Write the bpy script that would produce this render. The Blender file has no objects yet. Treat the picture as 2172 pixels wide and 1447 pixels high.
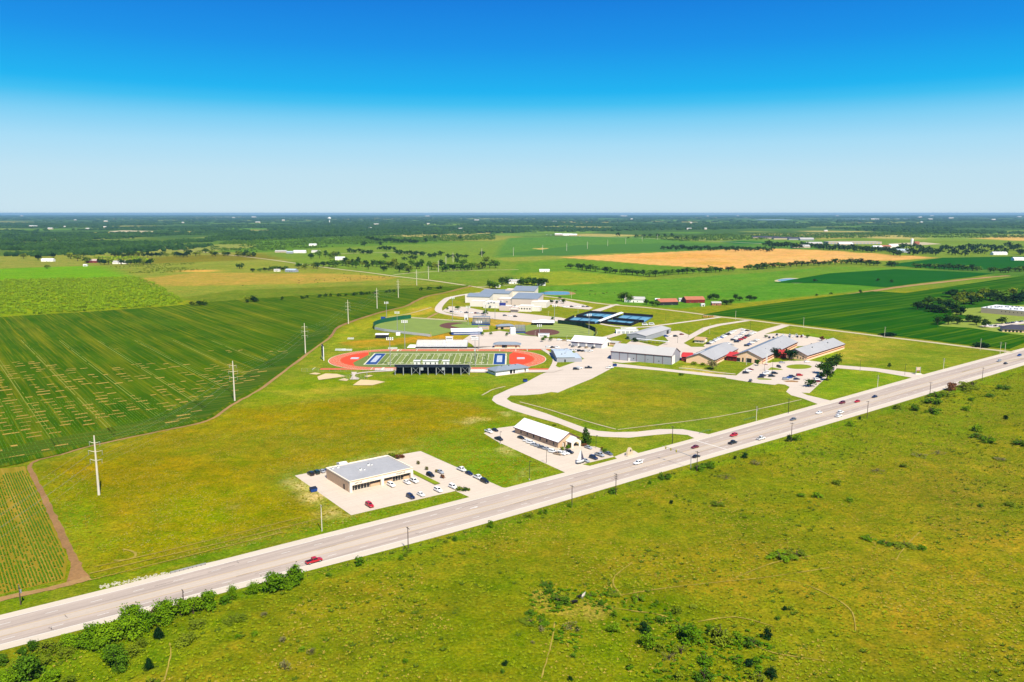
import bpy, bmesh, math, random
import numpy as np
from mathutils import Vector, Matrix
random.seed(7); rng = np.random.default_rng(7)
S = bpy.context.scene; COL = S.collection
R = math.radians
# ------------------------------------------------------------------ camera
F, YH, H = 1689.0, 452.0, 118.0            # focal length and horizon row in photograph pixels, flying height in metres
PITCH = math.atan((723.5 - YH) / F); CP, SP = math.cos(PITCH), math.sin(PITCH)
cam = bpy.data.objects.new('camera', bpy.data.cameras.new('camera')); COL.objects.link(cam)
cam.location = (0, 0, H); cam.rotation_euler = (math.pi/2 - PITCH, 0, 0)
cam.data.sensor_width = 36; cam.data.lens = 36*F/2172; cam.data.clip_start = 1; cam.data.clip_end = 300000
S.camera = cam
# ------------------------------------------------------------------ light
SUN_AZ, SUN_EL = R(155), R(52)              # azimuth clockwise from +Y
W = bpy.data.worlds.new('World'); S.world = W; W.use_nodes = True
nt = W.node_tree; nt.nodes.clear()
def wn(t, **k):
    n = nt.nodes.new(t)
    for a, v in k.items(): setattr(n, a, v)
    return n
sky = wn('ShaderNodeTexSky', sky_type='NISHITA', sun_disc=False, sun_elevation=SUN_EL, sun_rotation=SUN_AZ, air_density=1.0, dust_density=0.3, ozone_density=2.5)
tc = wn('ShaderNodeTexCoord'); sep = wn('ShaderNodeSeparateXYZ'); ramp = wn('ShaderNodeValToRGB')
nt.links.new(tc.outputs['Generated'], sep.inputs[0]); nt.links.new(sep.outputs['Z'], ramp.inputs[0])
E_ = ramp.color_ramp
def s2l(c): return tuple(((v/255)/12.92 if v/255 <= .04045 else ((v/255+.055)/1.055)**2.4) for v in c)
EXPO = 0.85
SKYC = [(0.0, (201, 226, 238)), (0.048, (190, 224, 241)), (0.081, (166, 219, 245)), (0.109, (122, 206, 244)), (0.128, (58, 190, 241)), (0.142, (0, 178, 240)), (0.193, (0, 146, 232)), (0.245, (0, 124, 221)), (0.6, (0, 96, 190))]
while len(E_.elements) < len(SKYC): E_.elements.new(0.5)
for e, (p, c) in zip(E_.elements, SKYC):
    e.position = p; l = s2l(c); e.color = (l[0], l[1], l[2], 1)
mul = wn('ShaderNodeVectorMath', operation='SCALE'); mul.inputs[3].default_value = 0.10
mul2 = wn('ShaderNodeVectorMath', operation='SCALE'); mul2.inputs[3].default_value = 1/2**EXPO
nt.links.new(sky.outputs[0], mul.inputs[0]); nt.links.new(ramp.outputs[0], mul2.inputs[0])
mx = wn('ShaderNodeMix', data_type='RGBA'); mx.inputs[0].default_value = 0.97
nt.links.new(mul.outputs[0], mx.inputs[6]); nt.links.new(mul2.outputs[0], mx.inputs[7])
bg = wn('ShaderNodeBackground'); out = wn('ShaderNodeOutputWorld')
nt.links.new(mx.outputs[2], bg.inputs[0]); nt.links.new(bg.outputs[0], out.inputs[0])
sl = bpy.data.lights.new('sun', 'SUN'); sl.energy = 5.0; sl.angle = R(0.5); sl.color = (1, .935, .77)
so = bpy.data.objects.new('sun', sl); COL.objects.link(so)
sd = Vector((math.sin(SUN_AZ)*math.cos(SUN_EL), math.cos(SUN_AZ)*math.cos(SUN_EL), math.sin(SUN_EL)))
so.rotation_euler = sd.to_track_quat('Z', 'Y').to_euler(); so.location = (0, 0, 400)
S.view_settings.view_transform = 'Standard'; S.view_settings.look = 'None'; S.view_settings.exposure = EXPO; S.view_settings.gamma = 1
S.cycles.max_bounces = 5; S.cycles.diffuse_bounces = 3; S.cycles.transparent_max_bounces = 6; S.cycles.volume_bounces = 0
# ------------------------------------------------------------------ map positions: a point read off the photograph -> its place on the ground (metres)
def P(x, y, z=0.0):
    a = (x-1086)/F; b = (y-723.5)/F; dy = CP-b*SP; dz = -SP-b*CP; t = (z-H)/dz
    return (a*t, dy*t)
def mpp(y):
    b = (y-723.5)/F; return (H/(SP+b*CP))/F
ANG = math.atan2(.764, 1)                   # the highway's heading
U = np.array([math.cos(ANG), math.sin(ANG)]); V = np.array([-U[1], U[0]])
def UV(u, v): q = U*u + V*v; return (float(q[0]), float(q[1]))
ALB = .5
def col(c, k=1.0): return tuple(v*ALB*k for v in s2l(c))
# ------------------------------------------------------------------ materials
MATS = {}
def newmat(name):
    m = bpy.data.materials.new(name); m.use_nodes = True; t = m.node_tree; t.nodes.clear()
    o = t.nodes.new('ShaderNodeOutputMaterial'); b = t.nodes.new('ShaderNodeBsdfPrincipled'); t.links.new(b.outputs[0], o.inputs[0])
    return m, t, b
def N(t, typ, ins=None, **k):
    n = t.nodes.new(typ)
    for a, v in k.items(): setattr(n, a, v)
    for i, v in (ins or {}).items():
        if hasattr(v, 'links'): t.links.new(v, n.inputs[i])
        else: n.inputs[i].default_value = v
    return n
def mixc(t, fac, a, b, blend='MIX'):
    n = t.nodes.new('ShaderNodeMix'); n.data_type = 'RGBA'; n.blend_type = blend
    for i, v in ((0, fac), (6, a), (7, b)):
        if hasattr(v, 'links'): t.links.new(v, n.inputs[i])
        elif i and len(v) == 3: n.inputs[i].default_value = (*v, 1)
        else: n.inputs[i].default_value = v
    return n.outputs[2]
def noise(t, vec, scale, detail=3, rough=.6):
    return N(t, 'ShaderNodeTexNoise', {'Vector': vec, 'Scale': scale, 'Detail': detail, 'Roughness': rough}).outputs[0]
def rmap(t, v, a, b, c=0., d=1.):
    return N(t, 'ShaderNodeMapRange', {0: v, 1: a, 2: b, 3: c, 4: d}).outputs[0]
def mat(name, rgb, rough=.8, var=.12, scale=1.0, metal=0., bump=0., stripes=None, spec=.3, coat=0., k=1.0, raw=False):
    """plain painted / cast surface with blotchy tone, fine grain and optional ribs"""
    if name in MATS: return MATS[name]
    m, t, b = newmat(name); c = rgb if raw else col(rgb, k)
    tcn = N(t, 'ShaderNodeTexCoord').outputs['Object']
    n1 = noise(t, tcn, scale*.35, 4); n2 = noise(t, tcn, scale*3.1, 3)
    f = N(t, 'ShaderNodeMath', {0: n1, 1: n2}, operation='ADD').outputs[0]
    f = rmap(t, f, .7, 1.3)
    cc = mixc(t, f, tuple(v*(1-var) for v in c), tuple(min(v*(1+var), .95) for v in c))
    t.links.new(cc, b.inputs['Base Color'])
    b.inputs['Roughness'].default_value = rough; b.inputs['Metallic'].default_value = metal; b.inputs['Specular IOR Level'].default_value = spec
    if coat: b.inputs['Coat Weight'].default_value = coat
    hgt = n2
    if stripes:
        w = N(t, 'ShaderNodeTexWave', {'Vector': tcn, 'Scale': stripes[1]}, wave_type='BANDS', bands_direction=stripes[0])
        hgt = w.outputs['Fac'] if 'Fac' in w.outputs else w.outputs[1]; bump = bump or .3
    if bump:
        bp = N(t, 'ShaderNodeBump', {'Height': hgt, 'Strength': bump, 'Distance': .05}); t.links.new(bp.outputs[0], b.inputs['Normal'])
    MATS[name] = m; return m
def leafmat(name, c1, c2, rough=.7, k=1.0):
    if name in MATS: return MATS[name]
    m, t, b = newmat(name)
    oi = N(t, 'ShaderNodeObjectInfo').outputs['Random']; tcn = N(t, 'ShaderNodeTexCoord').outputs['Object']
    n1 = noise(t, tcn, 2.2, 3); n2 = N(t, 'ShaderNodeTexWhiteNoise', {'Vector': N(t, 'ShaderNodeNewGeometry').outputs['True Normal']}).outputs['Value']
    f = N(t, 'ShaderNodeMath', {0: N(t, 'ShaderNodeMath', {0: n1, 1: oi}, operation='ADD').outputs[0], 1: n2}, operation='ADD').outputs[0]
    cc = mixc(t, rmap(t, f, .5, 2.2), col(c1, k), col(c2, k)); t.links.new(cc, b.inputs['Base Color'])
    b.inputs['Roughness'].default_value = rough; b.inputs['Specular IOR Level'].default_value = .04
    b.inputs['Subsurface Weight'].default_value = 0
    MATS[name] = m; return m
def glassmat(name, rgb=(.02, .025, .03)):
    if name in MATS: return MATS[name]
    m, t, b = newmat(name); b.inputs['Base Color'].default_value = (*rgb, 1); b.inputs['Roughness'].default_value = .12; b.inputs['Specular IOR Level'].default_value = .5
    MATS[name] = m; return m
# ------------------------------------------------------------------ objects
def tag(o, label=None, cat=None, group=None, kind=None):
    for k, v in (('label', label), ('category', cat), ('group', group), ('kind', kind)):
        if v: o[k] = v
    return o
def thing(name, label, cat, loc=(0, 0, 0), rz=0., group=None, scale=None):
    o = bpy.data.objects.new(name, None); COL.objects.link(o); o.empty_display_size = .5
    o.location = loc if len(loc) == 3 else (loc[0], loc[1], 0); o.rotation_euler = (0, 0, rz)
    if scale: o.scale = scale
    return tag(o, label, cat, group)
def obj(name, me, parent=None, loc=None, rz=None, scale=None):
    o = bpy.data.objects.new(name, me); COL.objects.link(o)
    if parent is not None: o.parent = parent
    if loc is not None: o.location = loc
    if rz is not None: o.rotation_euler = (0, 0, rz)
    if scale is not None: o.scale = scale
    return o
class MB:
    """collects faces; build() makes one mesh"""
    def __init__(s): s.v = []; s.f = []; s.m = []
    def add(s, vs, fs, mi=0):
        n = len(s.v); s.v += [tuple(map(float, q)) for q in vs]; s.f += [tuple(i+n for i in f) for f in fs]; s.m += [mi]*len(fs); return s
    def box(s, x0, x1, y0, y1, z0, z1, mi=0):
        return s.add([(x0, y0, z0), (x1, y0, z0), (x1, y1, z0), (x0, y1, z0), (x0, y0, z1), (x1, y0, z1), (x1, y1, z1), (x0, y1, z1)],
                     [(0, 3, 2, 1), (4, 5, 6, 7), (0, 1, 5, 4), (1, 2, 6, 5), (2, 3, 7, 6), (3, 0, 4, 7)], mi)
    def quad(s, a, b, c, d, mi=0): return s.add([a, b, c, d], [(0, 1, 2, 3)], mi)
    def tube(s, pts, rad, n=6, mi=0, cap=True):
        rad = rad if hasattr(rad, '__len__') else [rad]*len(pts); pts = [Vector(p) for p in pts]; vs = []; fs = []
        for i, p in enumerate(pts):
            d = (pts[min(i+1, len(pts)-1)]-pts[max(i-1, 0)]).normalized()
            x = d.orthogonal().normalized() if abs(d.z) > .9 else d.cross(Vector((0, 0, 1))).normalized(); y = d.cross(x)
            for k in range(n):
                a = 2*math.pi*k/n; vs.append(p+(x*math.cos(a)+y*math.sin(a))*rad[i])
        for i in range(len(pts)-1):
            for k in range(n):
                a, b = i*n+k, i*n+(k+1) % n; fs.append((a, b, b+n, a+n))
        if cap: fs.append(tuple(range(n-1, -1, -1))); fs.append(tuple(range((len(pts)-1)*n, len(pts)*n)))
        return s.add(vs, fs, mi)
    def prism(s, poly, z0, z1, mi=0):
        n = len(poly); vs = [(x, y, z0) for x, y in poly]+[(x, y, z1) for x, y in poly]
        fs = [tuple(range(n-1, -1, -1)), tuple(range(n, 2*n))]+[(i, (i+1) % n, n+(i+1) % n, n+i) for i in range(n)]
        return s.add(vs, fs, mi)
    def mesh(s, name, mats, smooth=False):
        me = bpy.data.meshes.new(name); me.from_pydata(s.v, [], s.f)
        for m in (mats if isinstance(mats, (list, tuple)) else [mats]): me.materials.append(m)
        if len(set(s.m)) > 1: me.polygons.foreach_set('material_index', s.m)
        if smooth: me.polygons.foreach_set('use_smooth', [True]*len(me.polygons))
        me.update(); return me
    def build(s, name, mats, parent=None, smooth=False, **k): return obj(name, s.mesh(name, mats, smooth), parent, **k)
def npmesh(name, v, f, mats, fm=None, colors=None):
    """v (n,3), f (m,k) equal-sized faces"""
    v = np.asarray(v, np.float32); f = np.asarray(f, np.int32); me = bpy.data.meshes.new(name)
    me.vertices.add(len(v)); me.vertices.foreach_set('co', v.ravel())
    k = f.shape[1]; me.loops.add(f.size); me.loops.foreach_set('vertex_index', f.ravel())
    me.polygons.add(len(f)); me.polygons.foreach_set('loop_start', np.arange(0, f.size, k, dtype=np.int32)); me.polygons.foreach_set('loop_total', np.full(len(f), k, np.int32))
    for m in (mats if isinstance(mats, (list, tuple)) else [mats]): me.materials.append(m)
    if fm is not None: me.polygons.foreach_set('material_index', np.asarray(fm, np.int32))
    me.update(calc_edges=True)
    if colors is not None:
        a = me.color_attributes.new('tone', 'FLOAT_COLOR', 'POINT'); c = np.ones((len(v), 4), np.float32); c[:, :3] = colors; a.data.foreach_set('color', c.ravel())
    return me
def vnoise(x, y, sc, seed=0):
    x = x/sc+seed*17.3; y = y/sc+seed*31.7; xi = np.floor(x); yi = np.floor(y); fx = x-xi; fy = y-yi; fx = fx*fx*(3-2*fx); fy = fy*fy*(3-2*fy)
    def h(a, b): q = np.sin(a*127.1+b*311.7+seed*74.7)*43758.5453; return q-np.floor(q)
    return (h(xi, yi)*(1-fx)+h(xi+1, yi)*fx)*(1-fy)+(h(xi, yi+1)*(1-fx)+h(xi+1, yi+1)*fx)*fy
def fbm(x, y, sc, seed=0): return (vnoise(x, y, sc, seed)+.5*vnoise(x, y, sc*.47, seed+1)+.25*vnoise(x, y, sc*.21, seed+2))/1.75
def inside_dist(px, py, poly):
    """signed distance, positive inside"""
    poly = np.asarray(poly, float); d = np.full(px.shape, 1e18); ins = np.zeros(px.shape, bool); n = len(poly)
    for i in range(n):
        ax, ay = poly[i]; bx, by = poly[(i+1) % n]; ex, ey = bx-ax, by-ay; L2 = ex*ex+ey*ey+1e-9
        t = np.clip(((px-ax)*ex+(py-ay)*ey)/L2, 0, 1); d = np.minimum(d, (px-ax-t*ex)**2+(py-ay-t*ey)**2)
        c = (ay > py) != (by > py); ins ^= c & (px < (bx-ax)*(py-ay)/(by-ay+1e-12)+ax)
    return np.where(ins, 1, -1)*np.sqrt(d)
def pp(pts): return [P(*q) for q in pts]
ORD = ['first', 'second', 'third', 'fourth', 'fifth', 'sixth', 'seventh', 'eighth', 'ninth', 'tenth', 'eleventh', 'twelfth', 'thirteenth', 'fourteenth', 'fifteenth', 'sixteenth', 'seventeenth', 'eighteenth', 'nineteenth', 'twentieth']
def ordw(i):
    if i < 20: return ORD[i]
    tens = ['twenty', 'thirty', 'forty', 'fifty', 'sixty', 'seventy', 'eighty', 'ninety'][(i+1)//10-2]
    return tens+'-'+ORD[(i+1) % 10-1] if (i+1) % 10 else {20: 'twentieth', 30: 'thirtieth', 40: 'fortieth', 50: 'fiftieth', 60: 'sixtieth', 70: 'seventieth', 80: 'eightieth', 90: 'ninetieth'}[i+1]
# ================================================================== GROUND
def axis_pts(lo, hi, step0, g, far):
    a = list(np.arange(lo, hi+.01, step0)); s = step0
    while a[-1] < far: s *= g; a.append(a[-1]+s)
    return a
xs = axis_pts(0, 330, 2.5, 1.06, 42000); xs = np.array([-x for x in xs[:0:-1]]+xs)
ys = axis_pts(150, 760, 2.5, 1.022, 52000); ys = np.array([-600, -200, 0, 80, 120]+ys)
GX, GY = np.meshgrid(xs, ys); gx = GX.ravel(); gy = GY.ravel()
tone = np.tile(np.array(col((138, 148, 34))), (len(gx), 1))
def paint(poly, rgb, soft=6., edge=0., esc=20., strength=1.0, var=0., vsc=30., px=True, seed=0):
    q = np.array(pp(poly) if px else poly); c = np.array(col(rgb))
    m = soft+edge+5; lo = q.min(0)-m; hi = q.max(0)+m
    k = np.where((gx > lo[0]) & (gx < hi[0]) & (gy > lo[1]) & (gy < hi[1]))[0]
    if not len(k): return
    x, y = gx[k], gy[k]; d = inside_dist(x, y, q)
    if edge: d = d+(fbm(x, y, esc, seed+3)-.5)*2*edge
    w = np.clip(d/soft+.5, 0, 1)*strength
    if var: w = w*np.clip(1+var*(fbm(x, y, vsc, seed+9)-.5)*3.2-var*.3, 0, 1)
    tone[k] = tone[k]*(1-w[:, None])+c*w[:, None]
B0 = 453.2
# --- wide country, far to near (points read off the photograph)
paint([(-1500, 640), (0, 620), (640, 640), (1000, 606), (1500, 640), (2172, 600), (3500, 560), (3500, B0), (-1500, B0)], (118, 146, 52), 40, 0)
paint([(-1500, 560), (0, 544), (200, 538), (440, 526), (475, 514), (700, 502), (1060, 494), (1320, 489), (1720, 481), (2172, 494), (3500, 500), (3500, B0), (-1500, B0)], (92, 122, 52), 120, 60, 400)
paint([(-1500, 512), (3500, 492), (3500, B0), (-1500, B0)], (78, 110, 58), 300, 100, 900)
paint([(-100, 572), (0, 569), (215, 564), (285, 588), (180, 592), (0, 594), (-100, 596)], (112, 168, 14), 5)                     # bright green field
paint([(-100, 545), (0, 543), (230, 538), (330, 532), (560, 536), (640, 548), (580, 560), (240, 566), (210, 563), (0, 570), (-100, 573)], (142, 152, 68), 12, 6)
paint([(-120, 596), (0, 594), (180, 591), (285, 588), (330, 600), (375, 628), (392, 640), (380, 647), (200, 660), (0, 671), (-120, 678)], (134, 160, 10), 5)
paint([(300, 548), (420, 541), (560, 538), (610, 549), (420, 556), (320, 560)], (128, 128, 40), 15, 5)
paint([(230, 564), (420, 556), (600, 556), (720, 572), (860, 592), (960, 604), (880, 611), (640, 628), (430, 641), (375, 632), (290, 590)], (138, 152, 62), 12, 6)
paint([(290, 592), (420, 578), (560, 580), (700, 580), (850, 588), (820, 594), (640, 602), (420, 606), (330, 606)], (186, 160, 82), 14, 6, 60, .75)
paint([(370, 574), (450, 572), (470, 576), (400, 578)], (214, 176, 96), 5, 3, 20)
paint([(375, 632), (500, 616), (760, 606), (960, 604), (880, 611), (640, 628), (430, 641)], (104, 128, 34), 8, 4, 60, .8)
paint([(560, 540), (700, 512), (1000, 505), (1250, 520), (1180, 556), (1000, 600), (850, 585), (700, 567)], (118, 150, 54), 25, 10)
paint([(430, 530), (480, 512), (760, 502), (1050, 497), (1050, 512), (700, 525), (520, 538)], (96, 138, 40), 40, 25, 200)
paint([(900, 504), (1050, 498), (1110, 502), (1050, 512), (960, 512)], (170, 160, 84), 40, 20, 120, .6)
paint([(1060, 525), (1080, 505), (1330, 500), (1500, 515), (1850, 524), (1600, 532), (1380, 536), (1190, 545), (1050, 545)], (92, 140, 60), 25)
paint([(1050, 548), (1190, 541), (1350, 536), (1210, 548), (1080, 556)], (146, 156, 74), 20, 8, 90, .8)
paint([(1128, 527), (1150, 526), (1168, 528), (1150, 530)], (206, 186, 124), 8, 4, 30)
paint([(1325, 521), (1360, 520), (1378, 522), (1345, 524)], (208, 180, 110), 8, 4, 30)
paint([(1186, 546), (1350, 538), (1520, 530), (1640, 527), (1760, 532), (1985, 547), (1905, 552), (1790, 556), (1700, 560), (1620, 566), (1540, 571), (1390, 562), (1280, 553)], (226, 180, 120), 9, 4, 60)
paint([(1300, 544), (1480, 536), (1560, 545), (1420, 551)], (220, 166, 88), 40, 25, 120, .7, .8, 120)
paint([(1560, 552), (1800, 540), (1900, 548), (1700, 556)], (222, 186, 134), 40, 25, 120, .7, .8, 120)
paint([(1440, 561), (1500, 554), (1560, 557), (1540, 562)], (192, 160, 70), 20, 12, 60, .6)
paint([(1330, 559), (1200, 551), (1100, 560), (1080, 580), (1180, 606), (1240, 590), (1390, 584), (1620, 570), (1520, 573)], (104, 148, 44), 15)
paint([(1100, 580), (1200, 575), (1390, 590), (1330, 600), (1200, 606), (1100, 602)], (138, 160, 46), 20, 8)
paint([(1060, 612), (1200, 606), (1330, 598), (1620, 578), (1760, 566), (2000, 570), (2110, 580), (1900, 607), (1820, 618), (1600, 640), (1440, 655), (1300, 645), (1150, 628)], (98, 150, 46), 10)
paint([(1500, 625), (1640, 600), (1800, 602), (1900, 606), (1740, 622), (1600, 638)], (84, 146, 42), 16, 8, 60, .8)
paint([(1760, 566), (1920, 568), (2060, 574), (1900, 584), (1700, 592), (1640, 590)], (112, 150, 50), 14, 6, 60, .6)
paint([(1165, 604), (1250, 599), (1276, 600), (1200, 604)], (188, 172, 80), 5, 4, 25, .7)
paint([(1600, 505), (1750, 498), (1840, 503), (1700, 512)], (200, 176, 108), 20, 12, 90, .7)
paint([(1860, 504), (2172, 488), (2300, 490), (2300, 506), (2050, 512), (1900, 510)], (132, 158, 70), 30, 16, 150, .8)
paint([(2070, 506), (2172, 499), (2300, 500), (2300, 508), (2172, 511)], (224, 184, 120), 12, 5, 50)
paint([(1520, 512), (1700, 508), (1720, 516), (1560, 518)], (40, 112, 62), 14, 5)
paint([(1960, 575), (2172, 590), (2300, 580), (2300, 545), (2050, 550)], (84, 128, 50), 14, 5)
# --- small pale fields among the far woods
for i in range(190):
    d = 2700*math.exp(rng.random()*2.4); x = (rng.random()-.5)*1.5*d
    if d < 3600 and abs(x) < 900: continue
    w_ = d*(.012+.05*rng.random()); l_ = w_*(.5+1.6*rng.random()); a = rng.random()*.5-.25
    q = [(x+w_*math.cos(t)*(1+.2*math.sin(3*t+i)), d+l_*math.sin(t)*(1+.2*math.cos(2*t+i))) for t in np.linspace(0, 6.283, 9)[:-1]]
    paint(q, random.choice([(120, 152, 66), (150, 160, 90), (104, 146, 60), (196, 178, 122)]), d*.01, 0, px=False, strength=.9)
# --- campus lawns and meadows
paint([(120, 965), (340, 922), (500, 862), (560, 820), (640, 765), (700, 722), (740, 690), (860, 650), (985, 612), (1130, 625), (1300, 648), (1800, 706), (2141, 747), (1700, 870), (1060, 1038), (690, 1128), (200, 1240), (165, 1200), (80, 1020)], (138, 150, 42), 4)
paint([(90, 995), (200, 955), (420, 905), (505, 868), (620, 852), (740, 842), (860, 832), (960, 845), (1060, 880), (1010, 905), (940, 925), (860, 950), (780, 962), (640, 985), (560, 1010), (690, 1095), (560, 1130), (380, 1175), (230, 1195), (170, 1160), (110, 1060)], (158, 144, 6), 24, 14, 50, 1, .3, 60)
paint([(300, 1060), (520, 1030), (640, 1080), (520, 1130), (330, 1150)], (158, 158, 10), 22, 12, 40, .7, .4, 40)
paint([(110, 1040), (150, 1010), (190, 1040), (230, 1160), (170, 1150)], (128, 160, 12), 16, 9, 30, .6)
paint([(505, 868), (560, 822), (640, 800), (690, 790), (830, 800), (1000, 800), (1060, 850), (1120, 890), (960, 842), (860, 828), (700, 842)], (132, 150, 20), 14, 8, 40, .8)
paint([(830, 810), (1000, 800), (1040, 830), (960, 838), (840, 830)], (142, 158, 6), 14, 8, 40, .8)
paint([(560, 830), (700, 822), (780, 818), (720, 836), (600, 842)], (186, 166, 58), 14, 8, 30, .7, .5)
paint([(900, 925), (1060, 885), (1130, 905), (1030, 925), (1060, 940), (1195, 998), (1070, 1033), (900, 955)], (128, 156, 18), 12, 7, 30, .85, .3)
paint([(640, 1000), (700, 985), (780, 968), (850, 958), (815, 968), (700, 990), (630, 1006), (740, 1094), (690, 1092), (600, 1020)], (216, 198, 138), 7, 7, 14, 1, .75, 10)
for q in ([(955, 893), (1000, 886), (1040, 889), (990, 898)], [(1065, 875), (1100, 870), (1110, 878), (1075, 882)], [(640, 1008), (660, 1002), (680, 1030), (650, 1025)], [(470, 1078), (500, 1070), (505, 1080), (480, 1086)], [(1092, 1000), (1135, 990), (1120, 1008), (1095, 1014)], [(1070, 948), (1110, 958), (1090, 966), (1062, 952)]):
    paint(q, (224, 198, 140), 5, 5, 9, .8, .9, 8)
paint([(1080, 850), (1190, 833), (1310, 780), (1400, 788), (1560, 806), (1650, 820), (1665, 832), (1700, 848), (1730, 860), (1500, 918), (1340, 914), (1240, 904)], (136, 150, 44), 6)
paint([(1160, 845), (1340, 805), (1480, 850), (1420, 880), (1300, 888)], (160, 152, 30), 34, 18, 60, .75, .3)
paint([(1320, 785), (1560, 808), (1640, 826), (1560, 840), (1380, 815)], (132, 156, 36), 18, 10, 40, .6)
paint([(1100, 846), (1190, 838), (1230, 828), (1200, 846), (1120, 854)], (126, 134, 28), 10, 6, 14, .8, .8, 10)
paint([(1800, 710), (1900, 722), (1890, 745), (1800, 765), (1760, 740)], (188, 170, 72), 26, 14, 40, .8, .3)
paint([(1760, 780), (1930, 796), (1890, 820), (1740, 850), (1720, 838)], (138, 162, 36), 8)
paint([(1680, 700), (1760, 715), (1780, 760), (1740, 768), (1720, 760), (1760, 725)], (140, 164, 38), 8)
paint([(715, 725), (870, 715), (960, 705), (1000, 718), (985, 728), (880, 728), (760, 738)], (200, 148, 44), 10, 6, 30, .85, .3)
paint([(740, 690), (860, 655), (930, 640), (925, 662), (800, 690), (740, 720), (700, 735)], (158, 166, 40), 8, 5)
paint([(940, 667), (1060, 678), (1180, 688), (1130, 690), (1080, 696), (1000, 682)], (196, 166, 84), 7, 4, 20, .8)
paint([(870, 655), (930, 650), (900, 668), (860, 668)], (192, 170, 74), 7, 4, 20, .7)
paint([(1450, 775), (1540, 790), (1530, 797), (1450, 786)], (224, 196, 120), 5, 5, 12, .7, .7, 10)
# --- pasture across the highway
paint([(-600, 1600), (-200, 1430), (640, 1215), (1500, 978), (1825, 882), (2172, 778), (3200, 600), (3400, 1700), (0, 2000)], (142, 142, 26), 3)
paint([(1300, 1200), (1700, 1150), (2172, 1120), (2172, 1420), (1700, 1330), (1450, 1290)], (166, 146, 36), 30, 16, 40, .75, .35, 30)
paint([(1850, 1000), (2172, 960), (2300, 1100), (2000, 1120)], (146, 134, 40), 40, 20, 40, .7, .3, 40)
paint([(1000, 1250), (1400, 1220), (1650, 1350), (1600, 1447), (900, 1447)], (128, 142, 14), 30, 18, 40, .7, .3, 30)
paint([(1600, 940), (1850, 880), (2172, 800), (2172, 900), (1900, 950), (1700, 1000)], (132, 146, 28), 24, 12, 40, .7, .3, 30)
paint([(640, 1218), (1000, 1126), (1500, 982), (1825, 885), (2172, 780), (2172, 790), (1825, 897), (1500, 997), (1000, 1142), (640, 1240), (300, 1330), (300, 1310)], (122, 150, 22), 5, 3, 12, .8)
paint([(0, 1400), (300, 1345), (480, 1290), (560, 1290), (420, 1380), (250, 1447), (0, 1447)], (112, 146, 14), 10, 8, 16, .8, .3)
paint([(1130, 1245), (1240, 1262), (1300, 1290), (1240, 1310), (1150, 1290)], (206, 176, 96), 4, 6, 8, .5, 1, 6)
# mown strip along the near side of the campus
paint([(200, 1242), (690, 1125), (1060, 1035), (1060, 1030), (690, 1110), (480, 1168), (190, 1225)], (126, 152, 22), 4, 3, 12, .8)
k = fbm(gx, gy, 9, 40)-.5; k2 = fbm(gx, gy, 45, 50)-.5; dfar = np.clip(1-gy/4000, .25, 1)
tone *= (1+.34*k+.30*k2*dfar)[:, None]; tone[:, 0] *= 1+.20*(fbm(gx, gy, 26, 60)-.5); tone[:, 2] = tone[:, 2]*.6; tone[:, 1] *= 1.05; tone[:, 0] *= 1+.14*np.clip((gy-650)/300, 0, 1)*np.clip((4200-gy)/1500, 0, 1); tone = np.clip(tone*1.14, 0, 1)
nx, ny = len(xs), len(ys); ii = (np.arange(ny-1)[:, None]*nx+np.arange(nx-1)[None, :]).ravel()
gm, t, b = newmat('grassland')
at = N(t, 'ShaderNodeVertexColor', layer_name='tone').outputs[0]; pos = N(t, 'ShaderNodeNewGeometry').outputs['Position']
dp = N(t, 'ShaderNodeMapping', {0: pos, 3: (1, 1, 1)}).outputs[0]
n1 = noise(t, dp, .9, 5, .75); n2 = noise(t, dp, .2, 5, .7); n3 = noise(t, dp, .035, 4, .6); n5 = noise(t, N(t, 'ShaderNodeMapping', {0: pos, 1: (91, 37, 0)}).outputs[0], .07, 6, .72)
c1 = mixc(t, rmap(t, n1, .32, .68), (.46, .49, .38), (1.44, 1.40, 1.56), 'MIX'); c2 = mixc(t, rmap(t, n2, .32, .68), (.64, .78, .66), (1.34, 1.18, 1.36), 'MIX')
c3 = mixc(t, rmap(t, n3, .3, .7), (.84, .95, .85), (1.16, 1.04, 1.15), 'MIX')
c5 = mixc(t, rmap(t, n5, .36, .64), (.78, .96, .6), (1.2, 1.04, 1.5), 'MIX')
cc = mixc(t, 1.0, mixc(t, 1.0, mixc(t, 1.0, mixc(t, 1.0, at, c1, 'MULTIPLY'), c2, 'MULTIPLY'), c3, 'MULTIPLY'), c5, 'MULTIPLY'); t.links.new(cc, b.inputs['Base Color'])
b.inputs['Roughness'].default_value = 1.0; b.inputs['Specular IOR Level'].default_value = 0
bp = N(t, 'ShaderNodeBump', {'Height': n1, 'Strength': 1.0, 'Distance': .6}); t.links.new(bp.outputs[0], b.inputs['Normal'])
g = obj('ground', npmesh('ground', np.stack([gx, gy, np.zeros_like(gx)], 1), np.stack([ii, ii+1, ii+1+nx, ii+nx], 1), gm, colors=tone)); tag(g, 'broad plain of pasture, meadow and mown lawn', kind='structure')
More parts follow.
